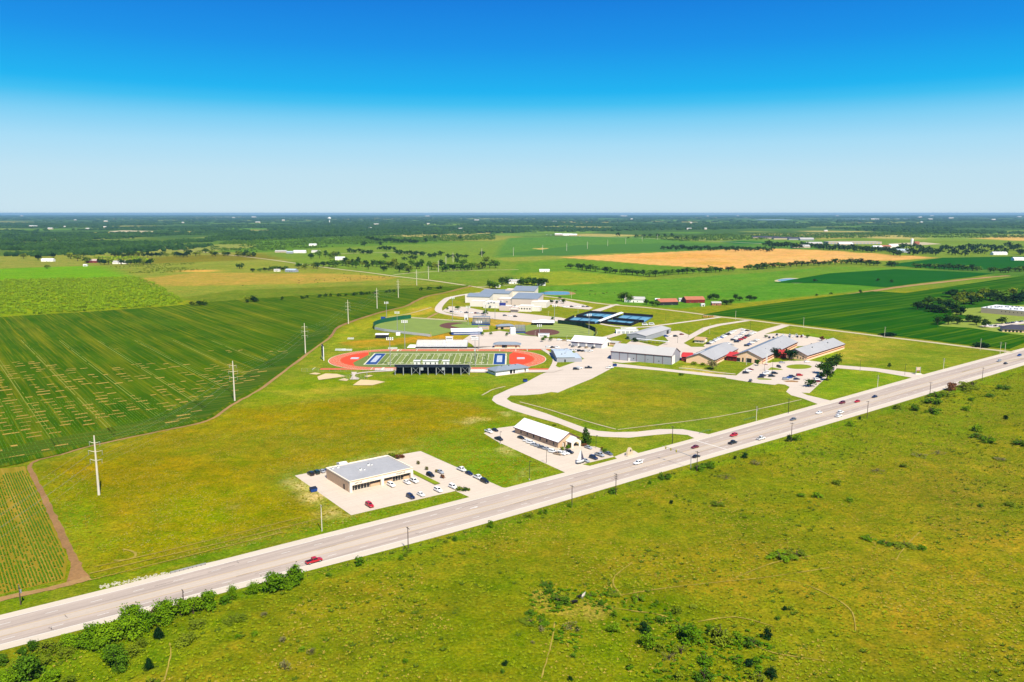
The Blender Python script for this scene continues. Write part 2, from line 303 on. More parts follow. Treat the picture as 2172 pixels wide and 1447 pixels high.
# ------------------------------------------------------------------ sheets on the ground
ZL = [0.02]
HARD = []                                    # polygons on which no weeds grow
def zl(): ZL[0] += .004; return ZL[0]
def sheet(name, poly, m, label=None, px=True, z=None, hard=True, kind='structure', parent=None):
    q = pp(poly) if px else poly
    me = bpy.data.meshes.new(name); bm = bmesh.new(); z = zl() if z is None else z
    f = bm.faces.new([bm.verts.new((x, y, z)) for x, y in q])
    if f.calc_area() and f.normal.z < 0: f.normal_flip()
    bmesh.ops.triangulate(bm, faces=bm.faces[:]); bmesh.ops.recalc_face_normals(bm, faces=bm.faces[:]); bm.normal_update()
    for f in bm.faces:
        if f.normal.z < 0: f.normal_flip()
    bm.to_mesh(me); bm.free(); me.materials.append(m); o = obj(name, me, parent)
    if parent is None: tag(o, label, kind=kind)
    if hard: HARD.append(np.array(q))
    return o
def smooth(pts, n=6, closed=False):
    """Catmull-Rom through points"""
    pts = [np.array(p, float) for p in pts]; o = []; L = len(pts)
    for i in range(L if closed else L-1):
        p0, p1, p2, p3 = (pts[(i+j) % L] if closed else pts[min(max(i+j, 0), L-1)] for j in (-1, 0, 1, 2))
        for k in range(n):
            u = k/n; o.append(.5*((2*p1)+(p2-p0)*u+(2*p0-5*p1+4*p2-p3)*u*u+(3*p1-p0-3*p2+p3)*u**3))
    if not closed: o.append(pts[-1])
    return [tuple(p) for p in o]
def ribbon(name, pts, w, m, label=None, px=True, jit=0., z=None, kind='structure', n=5, parent=None, hard=True):
    q = smooth(pp(pts) if px else pts, n); z = zl() if z is None else z; vs = []; fs = []
    for i, p in enumerate(q):
        a = np.array(q[max(i-1, 0)]); c = np.array(q[min(i+1, len(q)-1)]); d = c-a; d /= np.linalg.norm(d)+1e-9; nn = np.array([-d[1], d[0]])
        ww = (w[0]+(w[1]-w[0])*i/(len(q)-1)) if hasattr(w, '__len__') else w
        for sgn in (-1, 1): r = np.array(p)+nn*sgn*ww/2*(1+jit*(random.random()-.5)*2); vs.append((r[0], r[1], z))
    for i in range(len(q)-1): fs.append((2*i, 2*i+2, 2*i+3, 2*i+1)[::-1])
    me = bpy.data.meshes.new(name); me.from_pydata(vs, [], fs); me.materials.append(m); me.update()
    if me.polygons[0].normal.z < 0: me.flip_normals()
    o = obj(name, me, parent)
    if parent is None: tag(o, label, kind=kind)
    if hard: HARD.append(np.array([v[:2] for v in vs[::2]]+[v[:2] for v in vs[::-2]]))
    return o
def pavemat(name, rgb, k=1.0, var=.1, joints=None, streak=0., ang=0.):
    m, t, b = newmat(name); pos = N(t, 'ShaderNodeNewGeometry').outputs['Position']
    rp = N(t, 'ShaderNodeMapping', {0: pos, 2: (0, 0, -ang)}, vector_type='POINT').outputs[0]
    n1 = noise(t, rp, .05, 5, .65); n2 = noise(t, rp, .9, 4, .7)
    f = rmap(t, N(t, 'ShaderNodeMath', {0: n1, 1: n2}, operation='ADD').outputs[0], .72, 1.28)
    c = col(rgb, k); cc = mixc(t, f, tuple(v*(1-var) for v in c), tuple(min(v*(1+var), .9) for v in c))
    if streak:
        sp = N(t, 'ShaderNodeMapping', {0: rp, 3: (.012, .75, 1)}).outputs[0]; n3 = noise(t, sp, 1.0, 4, .6)
        cc = mixc(t, rmap(t, n3, .42, .72, 0, streak), cc, tuple(v*.62 for v in c))
    if joints:
        br = N(t, 'ShaderNodeTexBrick', {'Vector': rp, 'Color1': (1, 1, 1, 1), 'Color2': (.965, .965, .965, 1), 'Mortar': (.84, .83, .82, 1), 'Scale': 1.0, 'Mortar Size': .06, 'Brick Width': joints, 'Row Height': joints}, offset=0.0).outputs[0]
        cc = mixc(t, .75, cc, br, 'MULTIPLY')
    t.links.new(cc, b.inputs['Base Color']); b.inputs['Roughness'].default_value = .85; b.inputs['Specular IOR Level'].default_value = .2
    bp = N(t, 'ShaderNodeBump', {'Height': n2, 'Strength': .15, 'Distance': .02}); t.links.new(bp.outputs[0], b.inputs['Normal'])
    MATS[name] = m; return m
M_CON = pavemat('concrete_paving', (252, 233, 212), .98, .07, 4.6, .25, ANG)
M_CON2 = pavemat('concrete_road', (250, 232, 214), .96, .08, None, .3, 0)
M_GRAV = pavemat('gravel_track', (232, 214, 170), .9, .16)
M_DIRT = pavemat('bare_dirt', (204, 160, 98), .85, .22)
M_DIRT2 = pavemat('red_dirt', (186, 140, 86), .85, .3)
M_SHO = pavemat('shoulder_concrete', (248, 232, 210), .98, .06, None, .15, ANG)
M_LANE = pavemat('traffic_lane_concrete', (222, 203, 188), .98, .07, None, .8, ANG)
M_MID = pavemat('turn_lane_concrete', (234, 216, 198), .98, .06, None, .3, ANG)
M_WHITE = mat('road_paint_white', (255, 252, 244), .7, .06, k=1.2); M_YEL = mat('road_paint_yellow', (236, 190, 80), .7, .1)
M_GRASS = mat('mown_grass', (148, 164, 34), .95, .22, .6, spec=.05)
# ------------------------------------------------------------------ highway
HT = [(-500, 1424), (0, 1307), (200, 1257), (460, 1190), (700, 1128), (1060, 1040), (1200, 1001), (1400, 950), (1740, 856), (1945, 798), (2141, 746), (2400, 680), (2800, 586)]
HB = [(-500, 1508), (0, 1381), (220, 1325), (640, 1213), (830, 1167), (1000, 1121), (1250, 1047), (1500, 974), (1660, 928), (1825, 880), (2172, 775), (2400, 706), (2800, 603)]
def resamp(pts, us):
    q = np.array([(np.dot(p, U), np.dot(p, V)) for p in pp(pts)]); o = np.argsort(q[:, 0]); return np.interp(us, q[o, 0], q[o, 1])
us = np.arange(-140, 1700, 12.); vt = resamp(HT, us); vb = resamp(HB, us)
kk = np.ones(9)/9; vt = np.convolve(np.pad(vt, 4, 'edge'), kk, 'valid'); vb = np.convolve(np.pad(vb, 4, 'edge'), kk, 'valid')
def band(name, f0, f1, m, label=None, z=None, parent=None, a=0, bnd=None):
    z = zl() if z is None else z; v0 = vt+(vb-vt)*f0; v1 = vt+(vb-vt)*f1; vs = []
    for i, u in enumerate(us): vs += [(*UV(u, v0[i]), z), (*UV(u, v1[i]), z)]
    fs = [(2*i, 2*i+1, 2*i+3, 2*i+2) for i in range(len(us)-1)]
    me = bpy.data.meshes.new(name); me.from_pydata(vs, [], fs); me.materials.append(m); me.update(); o = obj(name, me, parent)
    if parent is None: tag(o, label, kind='structure')
    return o
hw = band('highway', 0, 1, M_SHO, 'pale concrete highway crossing the picture from lower left to right', .05)
HARD.append(np.array([UV(u, v) for u, v in zip(us, vt)]+[UV(u, v) for u, v in zip(us[::-1], vb[::-1])]))
band('traffic_lane', .14, .455, M_LANE, z=.054, parent=hw); band('turn_lane', .455, .626, M_MID, z=.054, parent=hw); band('traffic_lane', .626, .836, M_LANE, z=.054, parent=hw)
for f in (.14, .836): band('edge_line', f, f+.008, M_WHITE, z=.058, parent=hw)
for f in (.455, .623): band('centre_line', f, f+.006, M_YEL, z=.058, parent=hw)
def hv(u, f): return float(np.interp(u, us, vt+(vb-vt)*f))
mb = MB()
for f in (.297, .731):
    u = 0.
    while u < 900:
        v = hv(u, f); mb.quad((*UV(u, v), .058), (*UV(u+3.2, v), .058), (*UV(u+3.2, v+.16), .058), (*UV(u, v+.16), .058)); u += 12.
o = mb.build('lane_dash', M_WHITE, hw); o['kind'] = 'stuff'
for u0, sg in ((173, 1), (273, 1)):                           # turn arrows painted in the lanes
    v = hv(u0, .40 if u0 < 200 else .33); m_ = MB()
    pts = [(0, .18), (2.4, .18), (2.4, .55), (4.0, 0), (2.4, -.55), (2.4, -.18), (0, -.18)]
    m_.add([(*UV(u0+a, v+c), .059) for a, c in pts], [tuple(range(7))]); m_.build('painted_arrow', M_WHITE, hw)
m_ = MB(); u0 = 322.
m_.quad((*UV(u0, hv(u0, .14)), .0595), (*UV(u0+.5, hv(u0, .14)), .0595), (*UV(u0+.5, hv(u0, .836)), .0595), (*UV(u0, hv(u0, .836)), .0595)); m_.build('stop_line', M_WHITE, hw)
M_CRK = mat('crack_sealant', (96, 88, 84), .8, .1); cr = MB()
for i in range(46):                                            # wandering sealed cracks across and along the lanes
    u = 14+random.random()*520; f0 = random.choice([.16, .3, .47, .64, .7]); along = random.random() < .4; q = []
    for k in range(5): q.append((u+(k*2.2 if along else random.uniform(-.35, .35)), hv(u, f0)-(random.uniform(-.15, .15) if along else k*.62)))
    w = .05+.05*random.random()
    for (a, b_), (c_, d_) in zip(q[:-1], q[1:]): cr.quad((*UV(a-w, b_-w), .0565), (*UV(a+w, b_+w), .0565), (*UV(c_+w, d_+w), .0565), (*UV(c_-w, d_-w), .0565))
o = cr.build('crack_seal', M_CRK, hw); o['kind'] = 'stuff'
# concrete drain slab beside the road, riprap, culvert wall
tag(ribbon('drain_slab', [(437, 1198), (481, 1188)], 2.4, M_CON2), 'short pale concrete drain slab beside the highway', kind='structure')
# ------------------------------------------------------------------ paved lots and drives
sheet('parking_lot', [(625, 1009), (745, 1093), (966, 1041.5), (1000, 1056.5), (1080, 1036), (1065, 1034), (892, 957), (823, 969)], M_CON, 'pale concrete parking lot around the flat roofed shop building')
sheet('parking_lot', [(1026, 919), (1057, 908), (1104, 902), (1135, 907), (1227, 944), (1262, 947.5), (1282, 954), (1303, 969), (1235, 985), (1253, 989), (1240, 992), (1200, 1003), (1057, 938)], M_CON, 'pale concrete parking lot around the white roofed office')
sheet('driveway', [(1303, 969), (1325, 960), (1345, 956), (1356, 963), (1312, 976)], M_CON, 'small concrete pad around the stone monument sign')
outer = [(1477, 931.5), (1459, 923), (1423, 920), (1387, 923), (1334.5, 928.6), (1279, 926.7), (1253, 924), (1227, 915), (1183.6, 898), (1136, 885), (1088, 870.5), (1054, 857), (1043.6, 849), (1047, 840.5), (1076, 827), (1112, 813), (1148, 794), (1183.6, 780.7), (1239, 761.5), (1279, 752)]
inner = [(1305.7, 777), (1255.5, 803.4), (1207.6, 822.6), (1183.6, 833), (1169, 831.7), (1148, 836), (1112, 838.6), (1083, 839), (1074.7, 846.5), (1085.5, 853.7), (1112, 862), (1160, 877.7), (1207.6, 895.6), (1243.5, 908.8), (1267.4, 914), (1303, 917), (1351, 916), (1399, 910.5), (1447, 910.5), (1483, 917), (1510, 923)]
sheet('driveway', outer+[(1296, 763), (1300, 770)]+inner+[(1480, 933)], M_CON2, 'curving concrete drive and bus lot below the stadium')
sheet('driveway', [(1290, 768), (1315, 772), (1400, 781), (1519, 794), (1565, 797), (1565, 803.5), (1500, 797.5), (1399, 786), (1300, 777.5)], M_CON2, 'narrow concrete drive along the front of the long metal hall')
sheet('parking_lot', [(1540, 798), (1561, 797), (1583, 780), (1603, 771.5), (1637, 769.5), (1672, 765.8), (1717, 765), (1746, 769), (1780, 776), (1775, 782), (1743, 810), (1717, 834), (1700, 833), (1711, 838), (1764, 850.5), (1739, 859), (1702, 845), (1678.5, 838.7), (1667.4, 831), (1675, 821), (1665, 816), (1650.5, 814.4), (1643, 816.6), (1599, 812), (1540, 802.6)], M_CON2, 'concrete car park in front of the gabled school')
sheet('traffic_island', [(1694.7+27*math.cos(a), 778+5*math.sin(a)) for a in np.linspace(0, 6.28, 25)[:-1]], M_GRASS, 'oval grass island in the school car park')
sheet('traffic_island', [(1604, 803), (1620, 802.5), (1637, 804), (1636, 806), (1610, 805.5)], M_GRASS, 'thin grass island in the school car park')
sheet('traffic_island', [(1660, 808), (1680, 807), (1694, 809), (1692, 811), (1668, 810.5)], M_DIRT2, 'thin red mulch island in the school car park')
sheet('traffic_island', [(1628, 785), (1636, 779), (1655, 782.5), (1662, 785)], M_GRASS, 'pointed grass island beside the school walk')
sheet('driveway', [(1770, 774), (1857.6, 781), (1965, 795), (1935, 801.5), (1857.6, 788), (1772, 781)], M_CON2, 'straight concrete drive from the school to the highway')
sheet('parking_lot', [(1492, 733), (1498, 729), (1549, 702), (1573, 696), (1607, 704), (1627, 697), (1660, 688.5), (1675, 691), (1622, 709), (1648, 707), (1705, 712), (1764, 721), (1755, 731), (1690, 735), (1600, 748), (1520, 756)], M_CON, 'large concrete staff car park behind the gabled school')
sheet('driveway', [(1240, 761), (1279, 752), (1310, 742), (1340, 722), (1395, 735), (1418, 724), (1408, 712), (1415, 703), (1440, 702), (1462, 711), (1490, 695.6), (1520, 688), (1580, 679.5), (1592, 680.5), (1530, 690.5), (1505, 697), (1450, 728), (1466, 736), (1500, 736), (1480, 760), (1320, 770)], M_CON2, 'concrete service yard and drive behind the long metal hall')
sheet('parking_lot', [(982, 721), (1000, 709), (1060, 702), (1110, 709), (1150, 716), (1212, 722), (1250, 730), (1300, 736), (1310, 744), (1280, 752), (1240, 760), (1228, 747), (1195, 743), (1160, 740), (1100, 740), (1040, 741), (1010, 741), (1000, 730)], M_CON2, 'concrete car park between stadium and ball fields')
sheet('driveway', [(1215, 742), (1280, 752), (1240, 762), (1225, 752)], M_CON2, 'short concrete link beside the team hall')
sheet('parking_lot', [(938, 660), (952, 650), (985, 651), (1040, 662), (1100, 664), (1190, 674), (1205, 677), (1258, 658), (1290, 649), (1300, 650), (1262, 662), (1205, 686), (1130, 684), (990, 672)], M_CON2, 'concrete forecourt in front of the white high school')
sheet('parking_lot', [(1160, 645), (1175, 637), (1192, 636), (1240, 647), (1258, 653), (1250, 657), (1200, 653)], M_CON2, 'small car park at the end of the white high school')
ribbon('driveway', [(1075, 619), (1010, 622), (960, 630), (944, 637), (930, 654), (940, 664), (990, 672), (1066, 677), (1132, 683), (1170, 685)], 9, M_CON2, 'concrete loop drive around the white high school')
ribbon('driveway', [(1262, 662), (1300, 648), (1312, 646)], 8, M_CON2, 'concrete drive from the high school to the farm road')
ribbon('path', [(880, 690), (905, 676), (928, 664)], 4, M_DIRT, 'bare dirt path behind the baseball outfield')
ribbon('path', [(815, 674), (870, 665), (915, 652)], 2.2, M_GRAV, 'thin pale path above the baseball wall')
ribbon('driveway', [(1268, 686), (1310, 693), (1362, 694), (1409, 689), (1470, 681), (1532, 672.5)], 5.5, M_CON2, 'pale lane passing the tennis courts')
ribbon('driveway', [(1200, 740), (1300, 712), (1330, 700), (1345, 695)], 9, M_CON2, 'pale lane between softball outfield and garage')
ribbon('farm_road', [(380, 530), (450, 537), (563, 549.6), (616, 557), (680, 566), (721, 571.5), (778, 578), (835, 585.7), (912.5, 594.7), (990, 606), (1059, 616.5), (1135, 626), (1206.7, 635), (1286, 645.7), (1368.6, 652.5), (1451.5, 662), (1528, 672.4), (1589, 679), (1667, 689), (1800, 705), (1875, 714.5), (1980, 727), (2060, 737), (2150, 747.5)], 7.5, M_GRAV, 'pale gravel farm road running behind the campus', n=4)
ribbon('farm_track', [(835, 583), (900, 577), (1000, 574), (1100, 572)], 6, M_GRAV, 'pale farm track through the pasture by the hedgerow trees')
ribbon('farm_track', [(700, 540), (760, 537), (830, 536), (905, 540)], 9, M_GRAV, 'pale farm track among the distant farmsteads')
ribbon('farm_track', [(1006, 609), (1060, 606), (1096, 604)], 5, M_GRAV, 'short pale farm track leading to the white farmhouse')
ribbon('country_road', [(1190, 500), (1320, 504), (1450, 509), (1560, 514), (1700, 521), (1900, 528)], 14, M_GRAV, 'pale country road far beyond the tan field')
DT = [(1000, 607), (940, 622), (905, 629), (880, 640), (860, 650), (800, 665), (722, 692), (700, 716), (640, 760), (560, 820), (492, 860), (440, 893), (340, 915), (200, 945), (130, 965), (80, 977), (63, 990), (72, 1012), (96, 1060), (120, 1110), (147, 1165), (168, 1212)]
ribbon('dirt_track', DT[:8], (5, 3.4), M_DIRT2, 'reddish dirt track behind the sports ground', jit=.3, n=4)
ribbon('dirt_track', DT[7:15], (2.6, 1.5), M_DIRT, 'thin tan dirt track along the curved edge of the left crop field', jit=.5, n=6)
ribbon('dirt_track', DT[14:], (1.4, 2.9), M_DIRT2, 'brown dirt track down the near corner of the left crop field', jit=.35, n=8)
sheet('bare_patch', [(150, 1178), (160, 1178), (172, 1205), (192, 1224), (165, 1238), (140, 1240), (150, 1205)], M_DIRT2, 'bare brown soil at the near corner of the crop field')
ribbon('dirt_track', [(-100, 1296), (0, 1272), (80, 1255), (150, 1238), (190, 1226)], 3.2, M_DIRT, 'bare dirt strip between crop field and highway verge', jit=.3)
ribbon('dirt_track', [(2140, 585), (2080, 590), (1950, 604), (1880, 613), (1830, 621), (1790, 627)], 12, M_DIRT, 'tan dirt track between the right crop fields', jit=.25, hard=False)
sheet('bare_patch', [(1882, 637), (1892, 628), (1903, 627), (1896, 634), (1886, 639)], M_DIRT2, 'orange bare soil patch in the right crop field')
ribbon('dirt_track', [(1887, 638), (1915, 642), (1952, 645)], 4, M_DIRT, 'thin tan track leading to the thicket', jit=.3)
WK = [0]
for q, w, l in (([(1102, 853), (1160, 868), (1240, 893), (1306, 911)], 1.1, 'long straight walk crossing the lawn beside the curved drive'), ([(1310, 912), (1400, 901), (1500, 888), (1600, 870), (1700, 848)], .9, 'thin pale path across the lawn above the highway'),
                ([(1022, 839), (1045, 827), (1072, 820)], 1.2, 'short kinked walk at the foot of the stadium bank'), ([(1560, 794), (1520, 790), (1470, 783), (1440, 781)], 2.0, 'concrete walk along the school lawn'), ([(1582, 784), (1596, 776), (1606, 769)], 2.4, 'concrete walk up to the school door'), ([(1620, 784), (1634, 773), (1640, 769)], 2.2, 'concrete walk beside the pointed island')):
    WK[0] += 1; ribbon('walkway', q, w, M_GRAV if WK[0] < 4 else M_CON2, l, jit=.3 if WK[0] < 4 else 0)
M_TRAIL = mat('trodden_grass', (186, 166, 74), .95, .3, .8, spec=.05)
for q in ([(1290, 1268), (1400, 1250), (1500, 1238), (1620, 1226), (1760, 1205)], [(1240, 1280), (1330, 1295), (1400, 1305), (1440, 1322)], [(1320, 1266), (1300, 1230), (1340, 1195)], [(1660, 1230), (1720, 1245), (1800, 1290), (1815, 1340)], [(1580, 1360), (1640, 1385), (1740, 1402)], [(1178, 1320), (1165, 1380), (1148, 1440)], [(360, 1365), (362, 1390), (352, 1430), (348, 1447)], [(1560, 1226), (1640, 1195), (1720, 1180)], [(2040, 790), (2110, 772), (2172, 760)], [(1900, 1190), (1920, 1160), (1950, 1130)], [(1480, 1320), (1560, 1310), (1640, 1330)]):
    ribbon('cattle_trail', q, .38, M_TRAIL, 'narrow trodden cattle trail through the pasture grass', jit=.8, hard=False)
for q in ([(190, 1218), (330, 1185), (480, 1150), (690, 1098)], [(200, 1204), (340, 1172), (480, 1138), (640, 1098)], [(190, 1232), (420, 1175), (600, 1130)]):
    ribbon('tyre_track', q, .55, M_TRAIL, 'faint tyre track through the meadow beside the highway', jit=.5, hard=False)
o = ribbon('tyre_track', smooth([(250+38*math.cos(a), 1178+12*math.sin(a)) for a in np.linspace(-1.3, 1.8, 9)], 3), .8, M_TRAIL, 'curved tyre mark in the meadow near the crop field corner', jit=.5, hard=False)
# ------------------------------------------------------------------ water
def watermat():
    m, t, b = newmat('pond_water'); b.inputs['Base Color'].default_value = (.03, .08, .13, 1); b.inputs['Roughness'].default_value = .08
    pos = N(t, 'ShaderNodeNewGeometry').outputs['Position']; bp = N(t, 'ShaderNodeBump', {'Height': noise(t, pos, .8, 3), 'Strength': .12, 'Distance': .1}); t.links.new(bp.outputs[0], b.inputs['Normal']); return m
M_WATER = watermat()
def blob(cx, cy, rx, ry, n=22): return [(cx+rx*math.cos(a)*(1+.12*math.sin(3*a+cx)), cy+ry*math.sin(a)*(1+.15*math.cos(2*a+cy))) for a in np.linspace(0, 6.283, n+1)[:-1]]
sheet('pond_bank', blob(1182, 622, 36, 5.2), M_DIRT, 'bare bank around the pond behind the white high school', z=.03); sheet('pond', blob(1180, 622, 32, 4.3), M_WATER, 'small blue pond behind the white high school', z=.07)
sheet('pond_bank', blob(1683, 595.3, 37, 5.4), M_GRAV, 'pale bank around the far pasture pond', z=.03); sheet('pond', blob(1681, 595.3, 30, 4.2), M_WATER, 'pale blue pond in the far green pasture', z=.07)
for cx, cy, rx, ry in ((1640, 466.5, 38, .9), (1812, 465.3, 30, .8), (1925, 464, 26, .6)): sheet('lake', blob(cx, cy, rx, ry), M_WATER, 'thin strip of distant lake near the horizon', z=2.5)
# ================================================================== CROP FIELDS
def cropmat(name, c1, c2, soil, ang, k=1.0, rowsc=.55, soilf=.35):
    m, t, b = newmat(name); pos = N(t, 'ShaderNodeNewGeometry').outputs['Position']
    rp = N(t, 'ShaderNodeMapping', {0: pos, 2: (0, 0, -ang)}).outputs[0]
    st = N(t, 'ShaderNodeMapping', {0: rp, 3: (.02, 1, 1)}).outputs[0]
    n1 = noise(t, pos, .018, 4, .6); n2 = noise(t, pos, .35, 4, .7); n3 = noise(t, st, rowsc, 4, .7); n4 = noise(t, st, .09, 3, .6)
    cc = mixc(t, rmap(t, n1, .3, .7), col(c1, k), col(c2, k)); cc = mixc(t, rmap(t, n2, .3, .72, 0, .55), cc, tuple(v*.55 for v in col(c1, k)))
    cc = mixc(t, rmap(t, n3, .5, .78, 0, soilf), cc, col(soil, k)); cc = mixc(t, rmap(t, n4, .52, .8, 0, soilf*.8), cc, col(soil, k))
    t.links.new(cc, b.inputs['Base Color']); b.inputs['Roughness'].default_value = 1.0; b.inputs['Specular IOR Level'].default_value = 0
    bp = N(t, 'ShaderNodeBump', {'Height': N(t, 'ShaderNodeMath', {0: n3, 1: n2}, operation='ADD').outputs[0], 'Strength': .8, 'Distance': .4}); t.links.new(bp.outputs[0], b.inputs['Normal']); MATS[name] = m; return m
RA = ANG+math.pi/2
M_CROPA = cropmat('left_crop_canopy', (88, 126, 8), (50, 100, 4), (176, 160, 34), RA, 1.0, .35, .75)
M_CROPH = cropmat('headland_canopy', (76, 120, 26), (52, 100, 20), (176, 154, 58), ANG, .95, .4, .55)
M_CROPB = cropmat('right_crop_canopy', (44, 110, 6), (30, 92, 8), (124, 152, 16), ANG, 1.0, .14, .85)
M_CROPC = cropmat('far_crop_canopy', (28, 104, 26), (40, 116, 28), (72, 132, 36), R(8), .95, .2, .3)
CA = [(-400, 700), (0, 673), (200, 661), (380, 648), (440, 641), (540, 634), (640, 627), (740, 621), (860, 612), (1000, 605)]+[(x-3, y-1) for x, y in smooth(DT[1:15], 4)]+[(78, 974), (40, 985), (-200, 1030), (-600, 1100)]
sheet('crop_field', CA, M_CROPA, 'dark green row crop field filling the left side')
HL = [(-300, 1062), (0, 988), (70, 966), (200, 938), (340, 908), (440, 886), (490, 852), (560, 812), (640, 752), (700, 706), (690, 690), (600, 745), (520, 795), (420, 848), (330, 886), (200, 915), (60, 940), (0, 955), (-300, 1020)]
sheet('headland', HL, M_CROPH, 'curving headland rows along the edge of the left crop field')
sheet('crop_field', [(1490, 668), (1560, 655), (1700, 636), (1850, 618), (1920, 622), (2172, 585), (2500, 560), (2500, 700), (2172, 728), (2141, 741), (2060, 733), (1980, 723), (1875, 710), (1800, 701), (1667, 685), (1589, 675)], M_CROPB, 'dark green row crop field behind the school on the right')
sheet('crop_field', [(1640, 600), (1760, 580), (1900, 571), (2110, 580), (2060, 588), (1950, 601), (1880, 610), (1800, 604), (1730, 601)], M_CROPC, 'dark green far crop field beyond the pond')
sheet('crop_field', [(1870, 563), (2000, 547), (2172, 544), (2500, 540), (2500, 570), (2172, 572), (2030, 572)], M_CROPC, 'dark green far crop field near the right edge')
sheet('crop_field', [(1060, 540), (1230, 520), (1430, 516), (1600, 519), (1540, 528), (1360, 534), (1190, 543)], cropmat('pale_far_pasture', (86, 140, 58), (96, 148, 60), (120, 156, 70), 0, .95, .1, .3), 'mid green far pasture left of the tan field')
sheet('lawn', [(1990, 692), (2010, 684), (2050, 676), (2172, 668), (2300, 665), (2300, 720), (2172, 712), (2110, 704), (2060, 696)], mat('yard_grass', (150, 168, 44), .95, .25, .4), 'grass yard around the dark roofed building', hard=False)
sheet('lawn', [(2040, 655), (2120, 650), (2300, 640), (2300, 678), (2172, 676), (2070, 672), (2020, 666)], MATS['yard_grass'], 'grass yard in front of the beige warehouse', hard=False)
# tan gaps sown across the rows, and tramlines along them
fa = np.array(pp(CA)); bars = MB(); trk = MB(); M_SOIL = pavemat('dry_soil', (208, 168, 72), .9, .35); gaps = []
def in_poly(q, poly): return inside_dist(np.array([q[0]]), np.array([q[1]]), poly)[0]
us0 = [float(np.dot(P(*q), U)) for q in ((155, 922), (262, 905))]
ulist = np.arange(-160, 260, 9.4)
for ci, u in enumerate(ulist):
    for v in np.arange(380, 900, 9.6):
        u = ulist[ci]+random.uniform(-1.6, 1.6); v = v+random.uniform(-1.5, 1.5); q = UV(u, v+(ci*3.7) % 9.6); dn = in_poly(q, fa)
        if dn < 12 or q[1] > 690 or q[1] < 360 or q[0] > -150 or fbm(np.array([q[0]]), np.array([q[1]]), 60, 12)[0] < .20+.36*random.random()+.28*max(0, (q[1]-520)/200): continue
        a = 1.4+2.8*random.random(); w = .5+.8*random.random()
        c = [UV(u-a, v+(ci*3.7) % 9.6-w), UV(u+a, v+(ci*3.7) % 9.6-w), UV(u+a, v+(ci*3.7) % 9.6+w), UV(u-a, v+(ci*3.7) % 9.6+w)]
        bars.add([(x+random.uniform(-.3, .3), y+random.uniform(-.25, .25), .30) for x, y in c], [(0, 1, 2, 3)]); gaps.append((u, v+(ci*3.7) % 9.6))
o = bars.build('bare_soil_gap', M_SOIL); tag(o, 'short tan bare gaps scattered across the left crop rows', kind='stuff')
mt = mat('thin_row', (148, 154, 44), .95, .3, .4)
for ti, u in enumerate(np.arange(-150, 240, 28.2)):
    for off, w in ((0, .55), (1.9, .3)):
        seg = []
        for v in np.arange(330, 900, 8):
            q = UV(u+off+6.2, v)
            if in_poly(q, fa) > 8 and q[1] < 740 and q[1] > 380: seg.append((u+off+6.2, v))
        for s0, s1 in zip(seg[:-1], seg[1:]):
            if s1[1]-s0[1] < 9 and random.random() < .93: trk.add([(*UV(s0[0]-w/2, s0[1]), .26), (*UV(s0[0]+w/2, s0[1]), .26), (*UV(s1[0]+w/2, s1[1]), .26), (*UV(s1[0]-w/2, s1[1]), .26)], [(0, 1, 2, 3)])
o = trk.build('tramline', mt); tag(o, 'thin pale tramlines running through the left crop field', kind='stuff')
# the crop rows themselves, real ridges of leaves in the nearer part
near = np.array(pp([(-300, 1060), (0, 990), (58, 984), (60, 1000), (92, 1062), (116, 1112), (140, 1166), (146, 1190), (140, 1230), (0, 1264), (-300, 1330)]))
vs = []; fs = []
def rows(poly, step, ymax, fill, u0, u1, v0, v1, h, w0=.34):
    for u in np.arange(u0, u1, step):
        v = np.arange(v0, v1, 1.6); q = np.outer(np.full(len(v), u), U)+np.outer(v, V); d = inside_dist(q[:, 0], q[:, 1], poly)
        ok = (d > 1.0) & (q[:, 1] < ymax) & (np.abs(q[:, 0]) < .75*q[:, 1]+20); f = fbm(q[:, 0], q[:, 1], 14, 71)
        strip = .5+.5*math.sin(u*.55)                      # thinner drills every few rows
        ok &= rng.random(len(v)) < np.clip(fill+.5*(f-.45)-(.45 if strip > .9 else 0), .05, 1)
        for i in np.where(ok)[0]:
            hh = h*(.6+.7*rng.random()); w = w0*(.7+.6*rng.random()); n = len(vs); p = q[i]
            a0 = p-V*.9; a1 = p+V*.9
            for e in (a0, a1):
                j = (rng.random(2)-.5)*.16
                vs.extend([(*(e-U*w+j), .03), (*(e+j), hh*(.8+.4*rng.random())), (*(e+U*w+j), .03)])
            fs.extend([(n, n+3, n+4, n+1), (n+1, n+4, n+5, n+2)])
rows(near, .96, 360, .88, -60, 110, 262, 420, .45, .25)
rows(fa, 1.56, 500, .72, -160, 130, 330, 700, .5)
M_ROW = leafmat('crop_leaves', (70, 120, 6), (112, 148, 20), k=1.0)
o = obj('crop_rows', npmesh('crop_rows', vs, fs, M_ROW)); tag(o, 'ridged rows of green crop plants in the near left strip', kind='stuff')
soil = sheet('crop_field', [(-300, 1064), (0, 994), (54, 989), (57, 1002), (88, 1064), (112, 1114), (136, 1168), (143, 1192), (137, 1228), (0, 1261), (-300, 1326)], cropmat('crop_soil', (188, 160, 50), (150, 146, 36), (216, 176, 80), RA, .95, .3, .7), 'near strip of the left crop field with tan stripes', z=.026)
